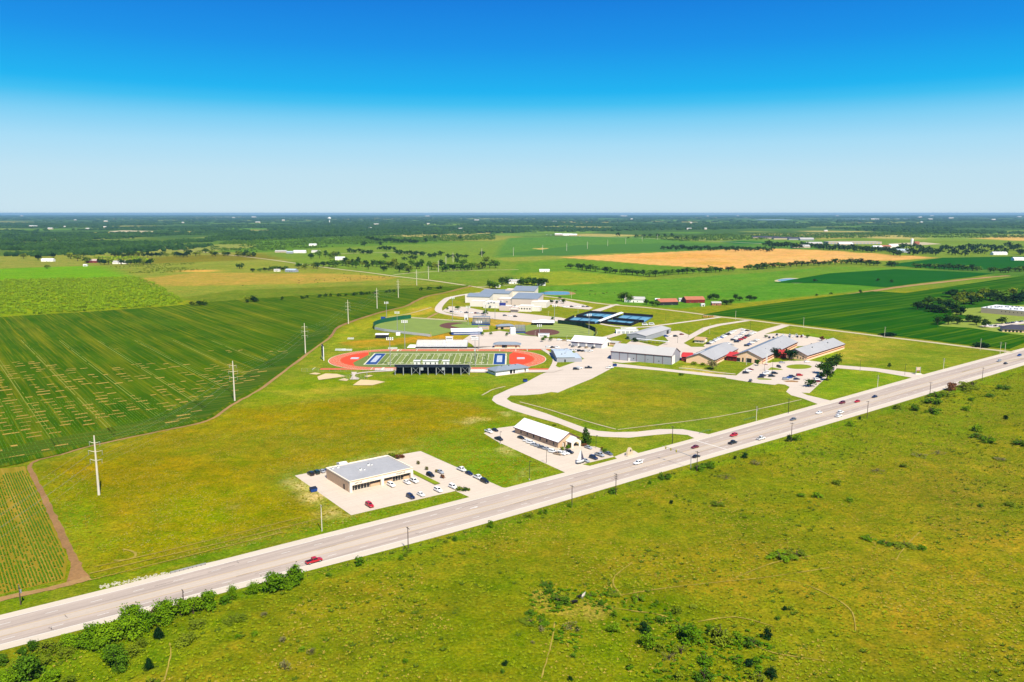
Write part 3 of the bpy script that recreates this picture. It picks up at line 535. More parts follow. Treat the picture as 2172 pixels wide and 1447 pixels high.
# ================================================================== SPORTS GROUND
FX0, FX1, FY0, FY1 = -116.0, -5.6, 617.5, 666.3; FCX, FCY = (FX0+FX1)/2, (FY0+FY1)/2
M_TRK = mat('red_running_surface', (242, 112, 62), .85, .08, .5); M_DZ = mat('orange_infield_surface', (255, 84, 30), .85, .05, .3); M_LINE = mat('field_line', (250, 244, 214), .8, .04, k=1.1)
M_TURF1 = mat('turf_light', (150, 164, 78), .95, .12, .5); M_TURF2 = mat('turf_dark', (128, 146, 62), .95, .12, .5); M_BLUE = mat('endzone_blue', (14, 76, 152), .85, .06, .4); M_PALE = mat('endzone_pale', (224, 232, 246), .85, .05)
def stad(r, ex=42.2, n=28):
    o = []
    for s, a0 in ((1, -math.pi/2), (-1, math.pi/2)):
        for a in np.linspace(a0, a0+math.pi, n): o.append((FCX+s*ex+r*math.cos(a), FCY+r*math.sin(a)))
    return o
tr = sheet('running_track', stad(46.6), M_LINE, 'red oval running track around the football field', px=False, z=.10)
sheet('track_surface', stad(46.0), M_TRK, px=False, z=.104, parent=tr)
mb = MB()
for i in range(1, 8):
    a, b_ = stad(36.6+i*1.2), stad(36.6+i*1.2-.14); n = len(a)
    mb.add([(x, y, .112) for x, y in a]+[(x, y, .112) for x, y in b_], [(j, (j+1) % n, n+(j+1) % n, n+j) for j in range(n)])
o = mb.build('lane_line', M_LINE, tr); o['kind'] = 'stuff'
mb = MB()
for x in (-152.5, -108, -100, -86, -68, -50, -33, -14, 0, 10): mb.box(x, x+.5, FCY-46, FCY-36.8, .108, .116); mb.box(x+3, x+3.5, FCY+36.8, FCY+46, .108, .116)
for x in (-100, -33): mb.box(x, x+1.6, FCY+36.8, FCY+46, .108, .117); mb.box(x-60*0, x+1.6, FCY-46, FCY-36.8, .108, .117)
o = mb.build('start_line', M_LINE, tr); o['kind'] = 'stuff'
sheet('chute', [(FCX-86, FCY-46.3), (FCX-86, FCY-40), (FCX-42, FCY-40), (FCX-42, FCY-46.3)], M_TRK, px=False, z=.098, parent=tr)
sheet('chute', [(FCX+42, FCY-46.3), (FCX+42, FCY-40), (FCX+92, FCY-41), (FCX+92, FCY-46.3)], M_TRK, px=False, z=.098, parent=tr)
sheet('chute', [(FCX+42, FCY+39), (FCX+42, FCY+46.3), (FCX+94, FCY+46.3), (FCX+94, FCY+42)], M_TRK, px=False, z=.098, parent=tr)
sheet('infield', stad(36.6), M_TURF2, 'green infield inside the running track', px=False, z=.118)
for s in (-1, 1):
    q = [(FCX+s*(42.2+36.5*math.cos(a)), FCY+36.5*math.sin(a)) for a in np.linspace(-1.0, 1.0, 20)]+[(FCX+s*58.5, FCY+20), (FCX+s*58.5, FCY-20)]
    if s < 0: q = q[:-2]+[(FCX-60, FCY+19), (FCX-66, FCY-18)]
    sheet('jump_area', q, M_DZ, 'orange surfaced '+('left' if s < 0 else 'right')+' end of the track infield', px=False, z=.124)
    mq = MB(); cx = FCX+s*68; mq.box(cx-3.2, cx+3.2, FCY-2, FCY+2.8, .14, .75); mq.box(cx-3.0, cx+3.0, FCY-1.8, FCY+2.6, .75, .82)
    tag(mq.build('landing_mat', M_PALE), 'white landing mat on the '+('left' if s < 0 else 'right')+' orange infield end', 'mat')
ff = sheet('football_field', [(FX0-1.2, FY0-1.2), (FX1+1.2, FY0-1.2), (FX1+1.2, FY1+1.2), (FX0-1.2, FY1+1.2)], M_LINE, 'striped green football field with blue end zones', px=False, z=.130)
yd = .9144
for i in range(20):
    x0 = FX0+10*yd+i*5*yd*1.004; sheet('turf_strip', [(x0, FY0), (x0+5*yd, FY0), (x0+5*yd, FY1), (x0, FY1)], M_TURF1 if i % 2 else M_TURF2, px=False, z=.134, parent=ff, hard=False)
mb = MB()
for i in range(21): x0 = FX0+10*yd+i*5*yd*1.004; mb.box(x0-.16, x0+.16, FY0, FY1, .136, .142)
for i in range(2, 20, 2):
    x0 = FX0+10*yd+i*5*yd*1.004
    for yy in (FY0+7, FY1-7): mb.box(x0-2.0, x0-.6, yy-.9, yy+.9, .136, .143); mb.box(x0+.6, x0+2.0, yy-.9, yy+.9, .136, .143); mb.box(x0-1.9, x0+1.9, yy-2.6, yy-2.3, .136, .143)
o = mb.build('yard_line', M_LINE, ff); o['kind'] = 'stuff'
for x0 in (FX0, FX1-10*yd):
    sheet('end_zone', [(x0, FY0), (x0+10*yd, FY0), (x0+10*yd, FY1), (x0, FY1)], M_BLUE, px=False, z=.1345, parent=ff, hard=False)
    ez = sheet('end_zone_panel', [(x0+2.4, FY0+9.5), (x0+6.7, FY0+9.5), (x0+6.7, FY1-9.5), (x0+2.4, FY1-9.5)], M_PALE, px=False, z=.139, parent=ff, hard=False)
    mk = MB()                                     # letter-like marks across the pale panel, too small to read
    for j, yy in enumerate(np.linspace(FY0+12, FY1-14, 6)): mk.box(x0+2.8, x0+6.3, yy, yy+.7, .14, .146); mk.box(x0+2.8+(j % 3)*1.2, x0+3.6+(j % 3)*1.2, yy, yy+2.2, .14, .1455)
    mk.build('end_zone_lettering', mat('lettering_grey', (168, 176, 196), .8), ff)
M_STEEL = mat('galvanised_steel', (196, 200, 204), .45, .08, 1, metal=.3); M_WPAINT = mat('white_paint', (250, 250, 248), .6, .04, k=1.3); M_YPOLE = mat('yellow_paint', (232, 214, 60), .6, .05); M_DARK = mat('dark_steel', (40, 44, 50), .6, .1)
def goalpost(x, s, label):
    g = thing('goal_post', label, 'goal post', (x, FCY, .13)); mb = MB(); mb.tube([(s*1.8, 0, 0), (s*1.8, 0, 2.4), (s*.9, 0, 3.0), (0, 0, 3.05)], .14, 6); mb.build('post', M_YPOLE, g)
    MB().tube([(0, -3.6, 3.05), (0, 3.6, 3.05)], .13, 6).build('crossbar', M_YPOLE, g)
    for yy in (-3.6, 3.6): MB().tube([(0, yy, 3.0), (0, yy, 10)], .12, 6).build('upright', M_YPOLE, g)
goalpost(FX0-.6, -1, 'yellow goal post at the left end of the football field'); goalpost(FX1+.6, 1, 'yellow goal post at the right end of the football field')
sheet('apron', [(FCX-24, FCY+46.8), (FCX+92, FCY+46.8), (FCX+92, FCY+60), (FCX+45, FCY+60), (FCX+30, FCY+52), (FCX-24, FCY+52)], M_CON2, 'pale concrete apron on the far side of the track', px=False)
sheet('apron', [(FCX-28, FCY-47), (FCX+88, FCY-47), (FCX+94, FCY-30), (FCX+100, FCY-46), (FCX+92, FCY-56), (FCX+60, FCY-58), (FCX-26, FCY-56)], M_CON2, 'pale concrete apron below the near grandstand', px=False)
ribbon('walkway', [(FCX+90, FCY-50), (FCX+96, FCY), (FCX+88, FCY+46)], 4, M_CON2, 'pale walk around the right end of the track', px=False)
ribbon('walkway', [(745, 795), (780, 790), (835, 787)], 3.0, M_CON2, 'pale walk from the throwing circles to the grandstand'); 
for q, l in (([(673, 800), (690, 793), (715, 794), (734, 799), (690, 805), (676, 807)], 'left fan shaped throwing sector of tan dirt'), ([(748, 818), (765, 806), (800, 808), (817, 811), (790, 818)], 'right fan shaped throwing sector of tan dirt'), ([(655, 794), (668, 791), (681, 793), (672, 795.5)], 'small tan throwing patch by the dark fence'), ([(717, 807), (730, 803), (740, 806), (735, 809)], 'small tan patch beside the left throwing cage'), ([(772, 799), (784, 796), (792, 797.5), (780, 801)], 'small tan patch beside the right throwing cage')):
    sheet('throwing_sector', q, mat('throwing_dirt', (250, 220, 168), .9, .08, .4), l)
sheet('apron', [(742, 806), (748, 796), (745, 790), (757, 790), (752, 799), (763, 803), (760, 806)], M_CON2, 'pale concrete slab between the throwing cages')
def cage(px, py, label):
    x, y = P(px, py); c = thing('throwing_cage', label, 'cage', (x, y), 0, 'throwing cages')
    for k in range(7): a = R(200+k*35); MB().tube([(4*math.cos(a), 4*math.sin(a), 0), (4*math.cos(a), 4*math.sin(a), 4)], .06, 5).build('post', M_STEEL, c)
    mb = MB()
    for z in (1.2, 2.6, 3.95):
        for k in range(6):
            a, b_ = R(200+k*35), R(235+k*35); mb.tube([(4*math.cos(a), 4*math.sin(a), z), (4*math.cos(b_), 4*math.sin(b_), z)], .035, 4)
    mb.build('net_cord', M_STEEL, c)['kind'] = 'stuff'
cage(737, 805, 'left of the two net throwing cages beside the pale slab'); cage(768, 803, 'right of the two net throwing cages beside the pale slab')
# --- grandstands
def stand(name, label, x0, x1, yf, yb, z0, z1, nrow, seat, under, cols, side):
    """yf/yb front and back lines; rises from yf to yb"""
    g = thing(name, label, 'grandstand', ((x0+x1)/2, (yf+yb)/2)); L = x1-x0; hx = L/2; D = yb-yf; sy = 1 if D > 0 else -1; d = abs(D)
    for r in range(nrow):
        y0 = -D/2+D*r/nrow; y1 = -D/2+D*(r+1)/nrow; z = z0+(z1-z0)*r/(nrow-1); lo, hi = min(y0, y1), max(y0, y1)
        MB().box(-hx, hx, lo, hi, z-.12, z).build('step', M_STEEL if seat is None else seat, g); ym = (lo+hi)/2
        MB().box(-hx+.3, hx-.3, ym-.16, ym+.16, z+.40, z+.46).build('bench', seat or M_STEEL, g)
    for i in range(cols):
        x = -hx+.3+(L-.6)*i/(cols-1)
        MB().box(x-.22, x+.22, sy*(d/2-.4)-.22, sy*(d/2-.4)+.22, 0, z1-.15).build('column', side, g)
        MB().tube([(x, -sy*d/2*.9, z0*.4), (x, sy*(d/2-.5), z1-.3)], .16, 4).build('raker', under, g)
        MB().tube([(x, 0, 0), (x, 0, (z0+z1)/2-.2)], .15, 4).build('column', under, g)
    rl = MB()
    for z in (z1+.5, z1+1.05): rl.tube([(-hx, sy*d/2, z), (hx, sy*d/2, z)], .05, 4)
    rl.build('back_rail', M_STEEL, g); fr = MB().box(-hx, hx, -sy*d/2-.1, -sy*d/2, z0*.25, z0+.7); fr.build('front_fascia', under, g)
    for sx in (-hx, hx): MB().add([(sx, -sy*d/2, z0), (sx, -sy*d/2, z0+1), (sx, sy*d/2, z1+1), (sx, sy*d/2, z1)], [(0, 1, 2, 3)]).build('side_rail', M_STEEL, g)
    return g, hx, d, sy
M_NAVY = mat('navy_paint', (34, 44, 66), .7, .1); M_UNDERSHADE = mat('shaded_understructure', (38, 42, 48), .8, .1); M_COLM = mat('pale_column', (206, 212, 214), .7, .06)  # the understructure colour carries the shade under the seats
g, hx, d, sy = stand('grandstand', 'near grandstand seen from behind with white press boxes and open dark underside', -86.5, -31.3, 594, 576, 1.4, 7.3, 14, None, M_UNDERSHADE, 10, M_COLM)
for i, x in enumerate(np.linspace(-hx+.3, hx-.3, 10)[2:9:3]):
    w = (hx*2-.6)/9
    for a, b_ in ((0, 1), (1, 0)): MB().tube([(x+w*a, -d/2+.3, .3), (x+w*b_, -d/2+.3, 6.6)], .09, 4).build('brace', M_COLM, g)
MB().box(-hx, hx, -d/2-.25, -d/2-.05, 6.2, 7.9).build('rear_fascia', M_NAVY, g)
MB().box(-hx, hx, d/2-3.0, d/2-2.8, 0, 2.0).build('rear_shade_sheet', M_UNDERSHADE, g); MB().box(-hx, hx, -1.0, -.8, 0, 4.3).build('inner_shade_sheet', M_UNDERSHADE, g)  # added dark sheets stand in for the shade beneath the open stand
for x0, x1 in ((-72.3-(-58.9), -67.8+58.9), (-65.4+58.9, -54.6+58.9), (-50.8+58.9, -46.4+58.9)):
    pb = MB().box(x0, x1, -d/2, -d/2+3.6, 7.45, 10.4).build('press_box', M_WPAINT, g); MB().box(x0-.4, x1+.4, -d/2-.5, -d/2+4.2, 10.4, 10.62).build('press_box_roof', M_WPAINT, pb)
    n = 3 if x1-x0 > 6 else 1
    for j in range(n): xc = x0+(x1-x0)*(j+.5)/n; MB().box(xc-.4, xc+.4, -d/2-.06, -d/2+.02, 8.1, 9.5).build('window', glassmat('dark_glass'), pb)
MB().box(-13.6, 12.6, -d/2+3.0, -d/2+4.2, 10.65, 10.85).build('camera_deck', M_STEEL, g)
for x in (-7.5, 8.2): MB().box(x-1, x+1, -d/2-.35, -d/2+.6, 3.6, 5.6).build('loudspeaker', M_COLM, g)
M_BLEA = mat('bleacher_aluminium', (248, 248, 250), .5, .05, 1, k=1.6)
g, hx, d, sy = stand('grandstand', 'far silver grandstand facing the football field', -85, -39.5, 692, 706, .9, 5.2, 10, M_BLEA, M_UNDERSHADE, 9, M_STEEL)
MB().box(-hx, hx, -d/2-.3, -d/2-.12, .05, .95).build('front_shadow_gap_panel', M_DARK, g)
pb = MB().box(3, 9.2, d/2-2.4, d/2+.6, 5.0, 8.4).build('press_box', M_WPAINT, g); MB().box(3.4, 8.8, d/2-2.46, d/2-2.38, 6.5, 7.3).build('window', glassmat('dark_glass'), pb); MB().box(2.7, 9.5, d/2-2.7, d/2+.9, 8.4, 8.55).build('press_box_roof', M_WPAINT, pb)
MB().box(1.0, 2.6, d/2-1, d/2+.4, 0, 5.4).build('stair_tower', M_BLEA, g)
for k in range(5): MB().box(-hx-8+k*.4, -hx-.3, -d/2+4+k*1.1, -d/2+5.1+k*1.1, 0, .5+.35*k).build('ramp_deck', M_BLEA, g)
def small_bleacher(px, py, L, label):
    x, y = P(px, py); g = thing('bleacher', label, 'bleacher', (x, y), 0, 'small aluminium bleachers')
    for r in range(4): MB().box(-L/2, L/2, -1.5+r*.75, -.95+r*.75, .35+r*.35, .45+r*.35).build('bench', M_BLEA, g)
    for xx in np.linspace(-L/2+.4, L/2-.4, 4): MB().tube([(xx, -1.4, .3), (xx, 1.3, 1.4), (xx, 1.3, 0)], .05, 4).build('frame', M_STEEL, g)
small_bleacher(722, 744, 9, 'small bleacher at the far left bend of the track'); small_bleacher(736, 744.5, 9, 'small bleacher just right of the far left bend bleacher'); small_bleacher(833, 741, 8, 'small bleacher left of the far grandstand')
small_bleacher(815, 786, 14, 'small bleacher left of the near grandstand'); small_bleacher(1010, 788, 14, 'small bleacher right of the near grandstand'); small_bleacher(744, 720, 6, 'small bleacher alone on the practice lawn')
# --- scoreboard
x, y = P(691, 763); g = thing('scoreboard', 'tall navy scoreboard with white frame left of the track', 'scoreboard', (x-2.3, y), R(-68))
for xx in (-4.2, 4.2): MB().box(xx-.3, xx+.3, -.3, .3, 0, 11.4).build('post', M_WPAINT, g)
for z0, z1, m_ in ((3.0, 5.6, mat('scoreboard_face', (120, 128, 150), .6, .2, 2)), (5.7, 7.4, mat('scoreboard_blue', (52, 50, 140), .5, .15)), (7.5, 10.6, M_NAVY)): MB().box(-4, 4, -.35, .35, z0, z1).build('panel', m_, g)
MB().add([(-4.0, -.3, 10.65), (4.0, -.3, 10.65), (2.6, -.3, 12.6), (-2.6, -.3, 12.6), (-4.0, .3, 10.65), (4.0, .3, 10.65), (2.6, .3, 12.6), (-2.6, .3, 12.6)], [(0, 1, 2, 3), (7, 6, 5, 4), (0, 4, 5, 1), (1, 5, 6, 2), (2, 6, 7, 3), (3, 7, 4, 0)]).build('header', M_NAVY, g)
em = MB(); em.add([(-1.6, -.36, 9.2), (0, -.36, 8.4), (1.7, -.36, 9.6), (.4, -.36, 9.5), (-.2, -.36, 10.2)], [(0, 1, 2, 3, 4)]); em.build('emblem', M_PALE, g)
lt = MB(); [lt.box(-3+k*1.0, -2.4+k*1.0, -.40, -.37, 11.0, 11.9) for k in range(6)]; lt.build('lettering', M_PALE, g)
# --- floodlights and lamp posts
def flood(px, py, top, label, group, w=2.6, n=4, cat='floodlight'):
    x, y = P(px, py); m = mpp(py); h = (py-top)*m*1.02; g = thing('floodlight', label, cat, (x, y), 0, group)
    MB().tube([(0, 0, 0), (0, 0, h*.5), (0, 0, h)], [.32, .26, .16], 7).build('pole', M_STEEL, g)
    for z in (h-.3, h-1.5): MB().box(-w, w, -.1, .1, z-.1, z+.1).build('crossarm', M_STEEL, g)
    for z in (h-.3, h-1.5):
        for k in range(n): xx = -w+.35+(2*w-.7)*k/(n-1); MB().box(xx-.4, xx+.4, -.35, .5, z+.1, z+.95).build('lamp_head', M_BLEA, g)
for a in ((828, 777.5, 718, 'left'), (1008, 777, 718, 'right')): flood(a[0], a[1], a[2], 'tall floodlight at the '+a[3]+' end of the near grandstand', 'stadium floodlights')
for a in ((859, 741, 682, 'left'), (1016, 741, 683, 'right')): flood(a[0], a[1], a[2], 'tall floodlight at the '+a[3]+' end of the far grandstand', 'stadium floodlights')
for px, py, tp, l in ((820, 675, 642, 'behind the green baseball wall'), (843, 706, 663, 'inside the left field baseball fence'), (960, 681, 632, 'behind the left edge of the baseball infield'), (993, 690, 651, 'behind the baseball dirt diamond'), (1030, 672, 644, 'behind the baseball backstop'), (1050, 678, 651, 'between the baseball and softball fields'), (1176, 686, 648, 'beside the softball outfield'), (1249, 710, 668, 'in front of the green softball wall'), (1144, 706, 690, 'beside the softball diamond')):
    flood(px, py, tp, 'floodlight '+l, 'ball field floodlights', 2.2, 3)
# ================================================================== BUILDINGS
M_GLASS = glassmat('dark_glass'); M_WALLW = mat('white_wall_panel', (252, 246, 238), .75, .05, .5, k=1.6); M_STUCCO = mat('cream_stucco', (252, 236, 214), .85, .06, .6, k=1.5)
M_STONE = mat('tan_stone', (214, 180, 146), .9, .2, 2.2, bump=.4, k=1.4); M_BRICK = mat('tan_brick', (236, 196, 160), .9, .12, 3, bump=.3, k=1.85); M_RBRICK = mat('red_brick', (196, 92, 72), .9, .15, 3)
M_RMETAL = mat('grey_metal_roof', (196, 194, 194), .5, .1, .25, stripes=('X', 1.2), k=1.1); M_RMETALD = mat('blue_grey_and_shaded_metal_roof', (160, 172, 186), .5, .06, .4, stripes=('X', 1.2)); M_RWHITE = mat('white_metal_roof', (252, 252, 255), .5, .03, .4, stripes=('X', 1.2), k=1.25)
M_RPALE = mat('pale_metal_roof', (222, 218, 214), .5, .05, .3, stripes=('X', 1.0)); M_RED = mat('red_metal_roof', (226, 66, 62), .5, .08, .5); M_REDD = mat('dark_red_wall', (150, 34, 34), .7, .1, .5); M_MAROON = mat('maroon_trim', (120, 52, 62), .7, .1)
M_GREYW = mat('grey_metal_wall', (172, 174, 184), .55, .04, .4, stripes=('X', 3.0), k=1.35); M_BLUEP = mat('blue_paint', (38, 88, 178), .6, .06); M_TANROOF = mat('tan_shingle', (222, 184, 140), .85, .1, 2); M_BEIGE = mat('beige_panel', (206, 186, 160), .7, .06, .6, k=1.4); M_DKROOF = mat('dark_shingle', (74, 74, 90), .85, .12, 2); M_BARN = mat('rusted_roof', (206, 128, 96), .8, .2, 1)
def frame(o, a):
    """origin point and heading of the long axis"""
    return o, math.atan2(a[1]-o[1], a[0]-o[0]), math.hypot(a[0]-o[0], a[1]-o[1])
def gable(name, label, cat, o, rz, L, Wd, he, hr, wall, roof, trim=None, over=.5, group=None, axis='x', wins=(), doors=(), roof2=None):
    g = thing(name, label, cat, o, rz, group); mb = MB()
    v = [(0, 0, 0), (L, 0, 0), (L, Wd, 0), (0, Wd, 0), (0, 0, he), (L, 0, he), (L, Wd, he), (0, Wd, he), (0, Wd/2, hr), (L, Wd/2, hr)]
    mb.add(v, [(0, 1, 5, 4), (1, 2, 6, 9, 5), (2, 3, 7, 6), (3, 0, 4, 8, 7)]); mb.build('wall', wall, g)
    k = (hr-he)/(Wd/2); t_ = .22
    for i, (y0, y1) in enumerate(((-over, Wd/2), (Wd+over, Wd/2))):
        z0 = he-k*over+.05; z1 = hr+.05; m_ = MB(); x0, x1 = -over, L+over
        m_.add([(x0, y0, z0), (x1, y0, z0), (x1, y1, z1), (x0, y1, z1), (x0, y0, z0+t_), (x1, y0, z0+t_), (x1, y1, z1+t_), (x0, y1, z1+t_)], [(0, 1, 2, 3), (4, 5, 6, 7), (0, 1, 5, 4), (1, 2, 6, 5), (3, 0, 4, 7)])
        bm = bmesh.new(); me = m_.mesh('roof_slope', roof2 if (roof2 and i) else roof); bm.from_mesh(me); bmesh.ops.recalc_face_normals(bm, faces=bm.faces[:]); bm.to_mesh(me); bm.free()  # second slope can take a darker colour that stands in for its shade
        s_ = obj('roof_slope', me, g)
        if trim: MB().box(x0, x1, y0-.06 if y0 < 0 else y0-.02, y0+.02 if y0 < 0 else y0+.06, z0-.18, z0+t_+.05).build('gutter', trim, s_)
    if trim:
        for x in (-over-.03, L+over+.03):
            m_ = MB(); m_.tube([(x, -over, he-k*over+.1), (x, Wd/2, hr+.1)], .14, 4); m_.tube([(x, Wd+over, he-k*over+.1), (x, Wd/2, hr+.1)], .14, 4); m_.build('bargeboard', trim, g)
    openings(g, L, Wd, wins, doors)
    return g
def openings(g, L, Wd, wins, doors):
    """each opening: wall ('f' front y=0, 'b' back, 'l' x=0, 'r' x=L), position, z0, width, height"""
    for nm, lst, m_ in (('window', wins, M_GLASS), ('door', doors, None)):
        for it in lst:
            w, p, z0, ww, hh = it[:5]; mm = it[5] if len(it) > 5 else (m_ or M_DARK); q = .05
            bx = {'f': (p, p+ww, -q, .02), 'b': (p, p+ww, Wd-.02, Wd+q)}.get(w)
            if bx is None: bx = (-q, .02, p, p+ww) if w == 'l' else (L-.02, L+q, p, p+ww)
            d = MB().box(*bx, z0, z0+hh).build(nm, mm, g)
            if nm == 'window' and hh > 1.0:
                if w in 'fb': yy = bx[2]-.04 if w == 'f' else bx[3]; MB().box(p-.1, p+ww+.1, yy, yy+.04, z0-.14, z0).build('sill', M_STUCCO, d)
                else: xx = bx[0]-.04 if w == 'l' else bx[1]; MB().box(xx, xx+.04, p-.1, p+ww+.1, z0-.14, z0).build('sill', M_STUCCO, d)
def flat(name, label, cat, o, rz, L, Wd, h, wall, roof, par=.5, group=None, wins=(), doors=(), trim=None):
    g = thing(name, label, cat, o, rz, group); mb = MB(); mb.box(0, L, 0, Wd, 0, h); mb.build('wall', wall, g)
    MB().box(.25, L-.25, .25, Wd-.25, h-.1, h+.03).build('roof', roof, g)
    if par:
        for b in ((-.05, L+.05, -.05, .25), (-.05, L+.05, Wd-.25, Wd+.05), (-.05, .25, .25, Wd-.25), (L-.25, L+.05, .25, Wd-.25)): MB().box(*b, h-.02, h+par).build('parapet', trim or wall, g)
    openings(g, L, Wd, wins, doors); return g
def hip(name, label, cat, o, rz, L, Wd, he, hr, wall, roof, over=.8, group=None, wins=(), doors=()):
    g = thing(name, label, cat, o, rz, group); MB().box(0, L, 0, Wd, 0, he).build('wall', wall, g); k = Wd/2; m_ = MB()
    b = [(-over, -over, he), (L+over, -over, he), (L+over, Wd+over, he), (-over, Wd+over, he), (k, Wd/2, hr), (L-k, Wd/2, hr)]
    m_.add(b, [(0, 1, 5, 4), (1, 2, 5), (2, 3, 4, 5), (3, 0, 4), (3, 2, 1, 0)]); m_.build('roof', roof, g); openings(g, L, Wd, wins, doors); return g
def vent(g, x, y, z, s=1.0, m_=None, nm='roof_unit'):
    o = MB().box(x-s*.7, x+s*.7, y-s*.6, y+s*.6, z, z+s*.9).build(nm, m_ or M_STEEL, g); MB().box(x-s*.45, x+s*.45, y-s*.4, y+s*.4, z+s*.9, z+s*1.05).build('fan_guard', M_DARK, o)
# ---- shop building on the highway
O = UV(142.6, 300.6); L, D_, h = 31.0, 23.6, 4.7
g = thing('shop_building', 'flat grey roofed shop building with cream and stone front beside the highway', 'shop', O, ANG)
MB().box(0, L, 1.6, D_, 0, h).build('wall', M_STONE, g)
MB().box(.3, L-.3, 1.0, D_-.3, h-.1, h+.05).build('roof', M_RMETAL, g)
for b in ((-.1, L+.1, -.1, .35), (-.1, L+.1, D_-.3, D_+.1), (-.1, .3, .35, D_-.3), (L-.3, L+.1, .35, D_-.3)): MB().box(*b, h-.05, h+.42).build('parapet', M_STUCCO, g)
MB().box(-.2, L+.2, -.2, -.1, h+.05, h+.28).build('fascia_trim', M_STONE, g)
MB().box(0, L, 0, .4, 3.0, h-.05).build('sign_band', M_STUCCO, g)
MB().box(0, L, .4, 1.6, 4.0, 4.2).build('soffit', M_STUCCO, g)
for x0, x1 in ((0, 1.1), (15.0, 16.3), (L-1.2, L)): MB().box(x0, x1, -.15, 1.0, 0, h-.08).build('pillar', M_STUCCO, g)
for x0, x1 in ((10.4, 15.0), (16.3, 21.2), (27.0, L-1.2)): MB().box(x0, x1, 1.3, 1.62, 0, 1.5).build('stone_panel', M_STONE, g); MB().box(x0, x1, 1.5, 1.6, 1.5, 3.2).build('upper_window', M_GLASS, g)
for x0, n, w in ((1.4, 6, 1.45), (21.4, 4, 1.35)):
    for k in range(n): p = MB().box(x0+k*w, x0+k*w+w-.12, 1.5, 1.58, .25, 3.0).build('window', M_GLASS, g); MB().box(x0+k*w-.06, x0+k*w+.06, 1.44, 1.5, .1, 3.1).build('mullion', M_STUCCO, p); MB().box(x0+k*w, x0+k*w+w-.12, 1.45, 1.5, 2.3, 2.4).build('transom', M_STUCCO, p)
MB().box(1.3, 10.2, .9, 1.5, -.0, .18).build('step', M_CON2, g); MB().box(-.06, 0.02, 5, 6.2, 0, 2.4).build('door', M_DARK, g)
for x, y, s in ((11, 12, .8), (12.6, 11.2, .5), (17, 16, .8), (18.4, 15.4, .5), (2, 21, .6), (4.5, 21, .7)): vent(g, x, y, h+.05, s, M_WPAINT)
lm = mat('sign_letter_blue', (58, 66, 110), .6, .05)
def glyphs(g, x0, z0, n, w, h, y, m_):
    """raised sign letters, too small in the photograph to be read"""
    for k in range(n):
        mb = MB(); x = x0+k*w*1.35; mb.box(x, x+w*.22, y-.06, y, z0, z0+h); kind = (k*7+n) % 4
        if kind != 2: mb.box(x+w*.22, x+w, y-.055, y, z0+h*.8, z0+h)
        if kind != 3: mb.box(x+w*.22, x+w*.9, y-.05, y, z0+h*.42, z0+h*.58)
        if kind in (1, 2): mb.box(x+w*.22, x+w, y-.053, y, z0, z0+h*.2)
        mb.build('sign_letter', m_, g)
glyphs(g, 2.4, 3.45, 6, .42, .62, 0, lm); glyphs(g, 22.6, 3.5, 8, .42, .62, 0, lm); glyphs(g, 8.2, 3.45, 9, .3, .22, 0, mat('sign_letter_tan', (196, 170, 140), .7))
o_ = UV(152, 328.5); gs = gable('storage_shed', 'small white storage shed behind the flat roofed shop building', 'shed', o_, ANG, 3.4, 5.0, 2.9, 3.6, M_WALLW, M_RWHITE, None, .2, doors=(('f', 1.0, 0, 1.4, 2.1, M_GREYW),))
sheet('planter_bed', [UV(176.6, 318), UV(179.4, 318), UV(179.4, 286.8), UV(176.6, 286.8)], M_GRASS, 'narrow grass planter strip in the shop parking lot', px=False)
# ---- office with the white roof
oc = P(1186, 953); rz = math.atan2(V[1], V[0]); O = (oc[0], oc[1])
g = gable('office_building', 'long low office with white metal roof and stone porch', 'office', UV(256.6, 295.5), rz-math.pi/2, 13.5, 36, 3.1, 6.6, M_STONE, M_RWHITE) if False else None
O = UV(270.0, 296.5)
g = gable('office_building', 'long low stone office with bright white metal roof and arched porch', 'office', O, ANG+math.pi/2, 36.0, 14.0, 3.2, 6.9, M_STONE, M_RWHITE, M_MAROON, .6, wins=[('b', 3.0+i*5.4, .8, 1.1, 1.7) for i in range(6)]+[('l', 1.6, .7, 1.3, 1.8)], doors=[('l', 9.6, 0, 1.3, 2.4)])
pg = MB(); w0, w1 = 2.2, 8.6; ym = (w0+w1)/2
arch = [(w0, 0), (w0+1.3, 0)]+[(ym+1.9*math.cos(a), 1.2+1.5*math.sin(a)) for a in np.linspace(math.pi, 0, 9)]+[(w1-1.3, 0), (w1, 0), (w1, 2.9), (ym, 4.9), (w0, 2.9)]
n = len(arch); pg.add([(-4.2, y, z) for y, z in arch]+[(-3.9, y, z) for y, z in arch], [tuple(range(n)), tuple(range(2*n-1, n-1, -1))]+[(i, n+i, n+(i+1) % n, (i+1) % n) for i in range(n)]); po = pg.build('porch_front', M_STUCCO, g)
for s_, (ya, yb) in enumerate(((w0-.4, ym), (w1+.4, ym))): MB().add([(-4.5, ya, 2.8), (2.5, ya, 2.8), (2.5, yb, 5.05), (-4.5, yb, 5.05)], [(0, 1, 2, 3)]).add([(-4.5, ya, 2.95), (2.5, ya, 2.95), (2.5, yb, 5.2), (-4.5, yb, 5.2)], [(0, 1, 2, 3)]).build('porch_roof', M_RWHITE, g)
for y in (10.2, 12.6): MB().box(-2.6, -2.1, y, y+.5, 0, 3.1).build('porch_column', M_STUCCO, g)
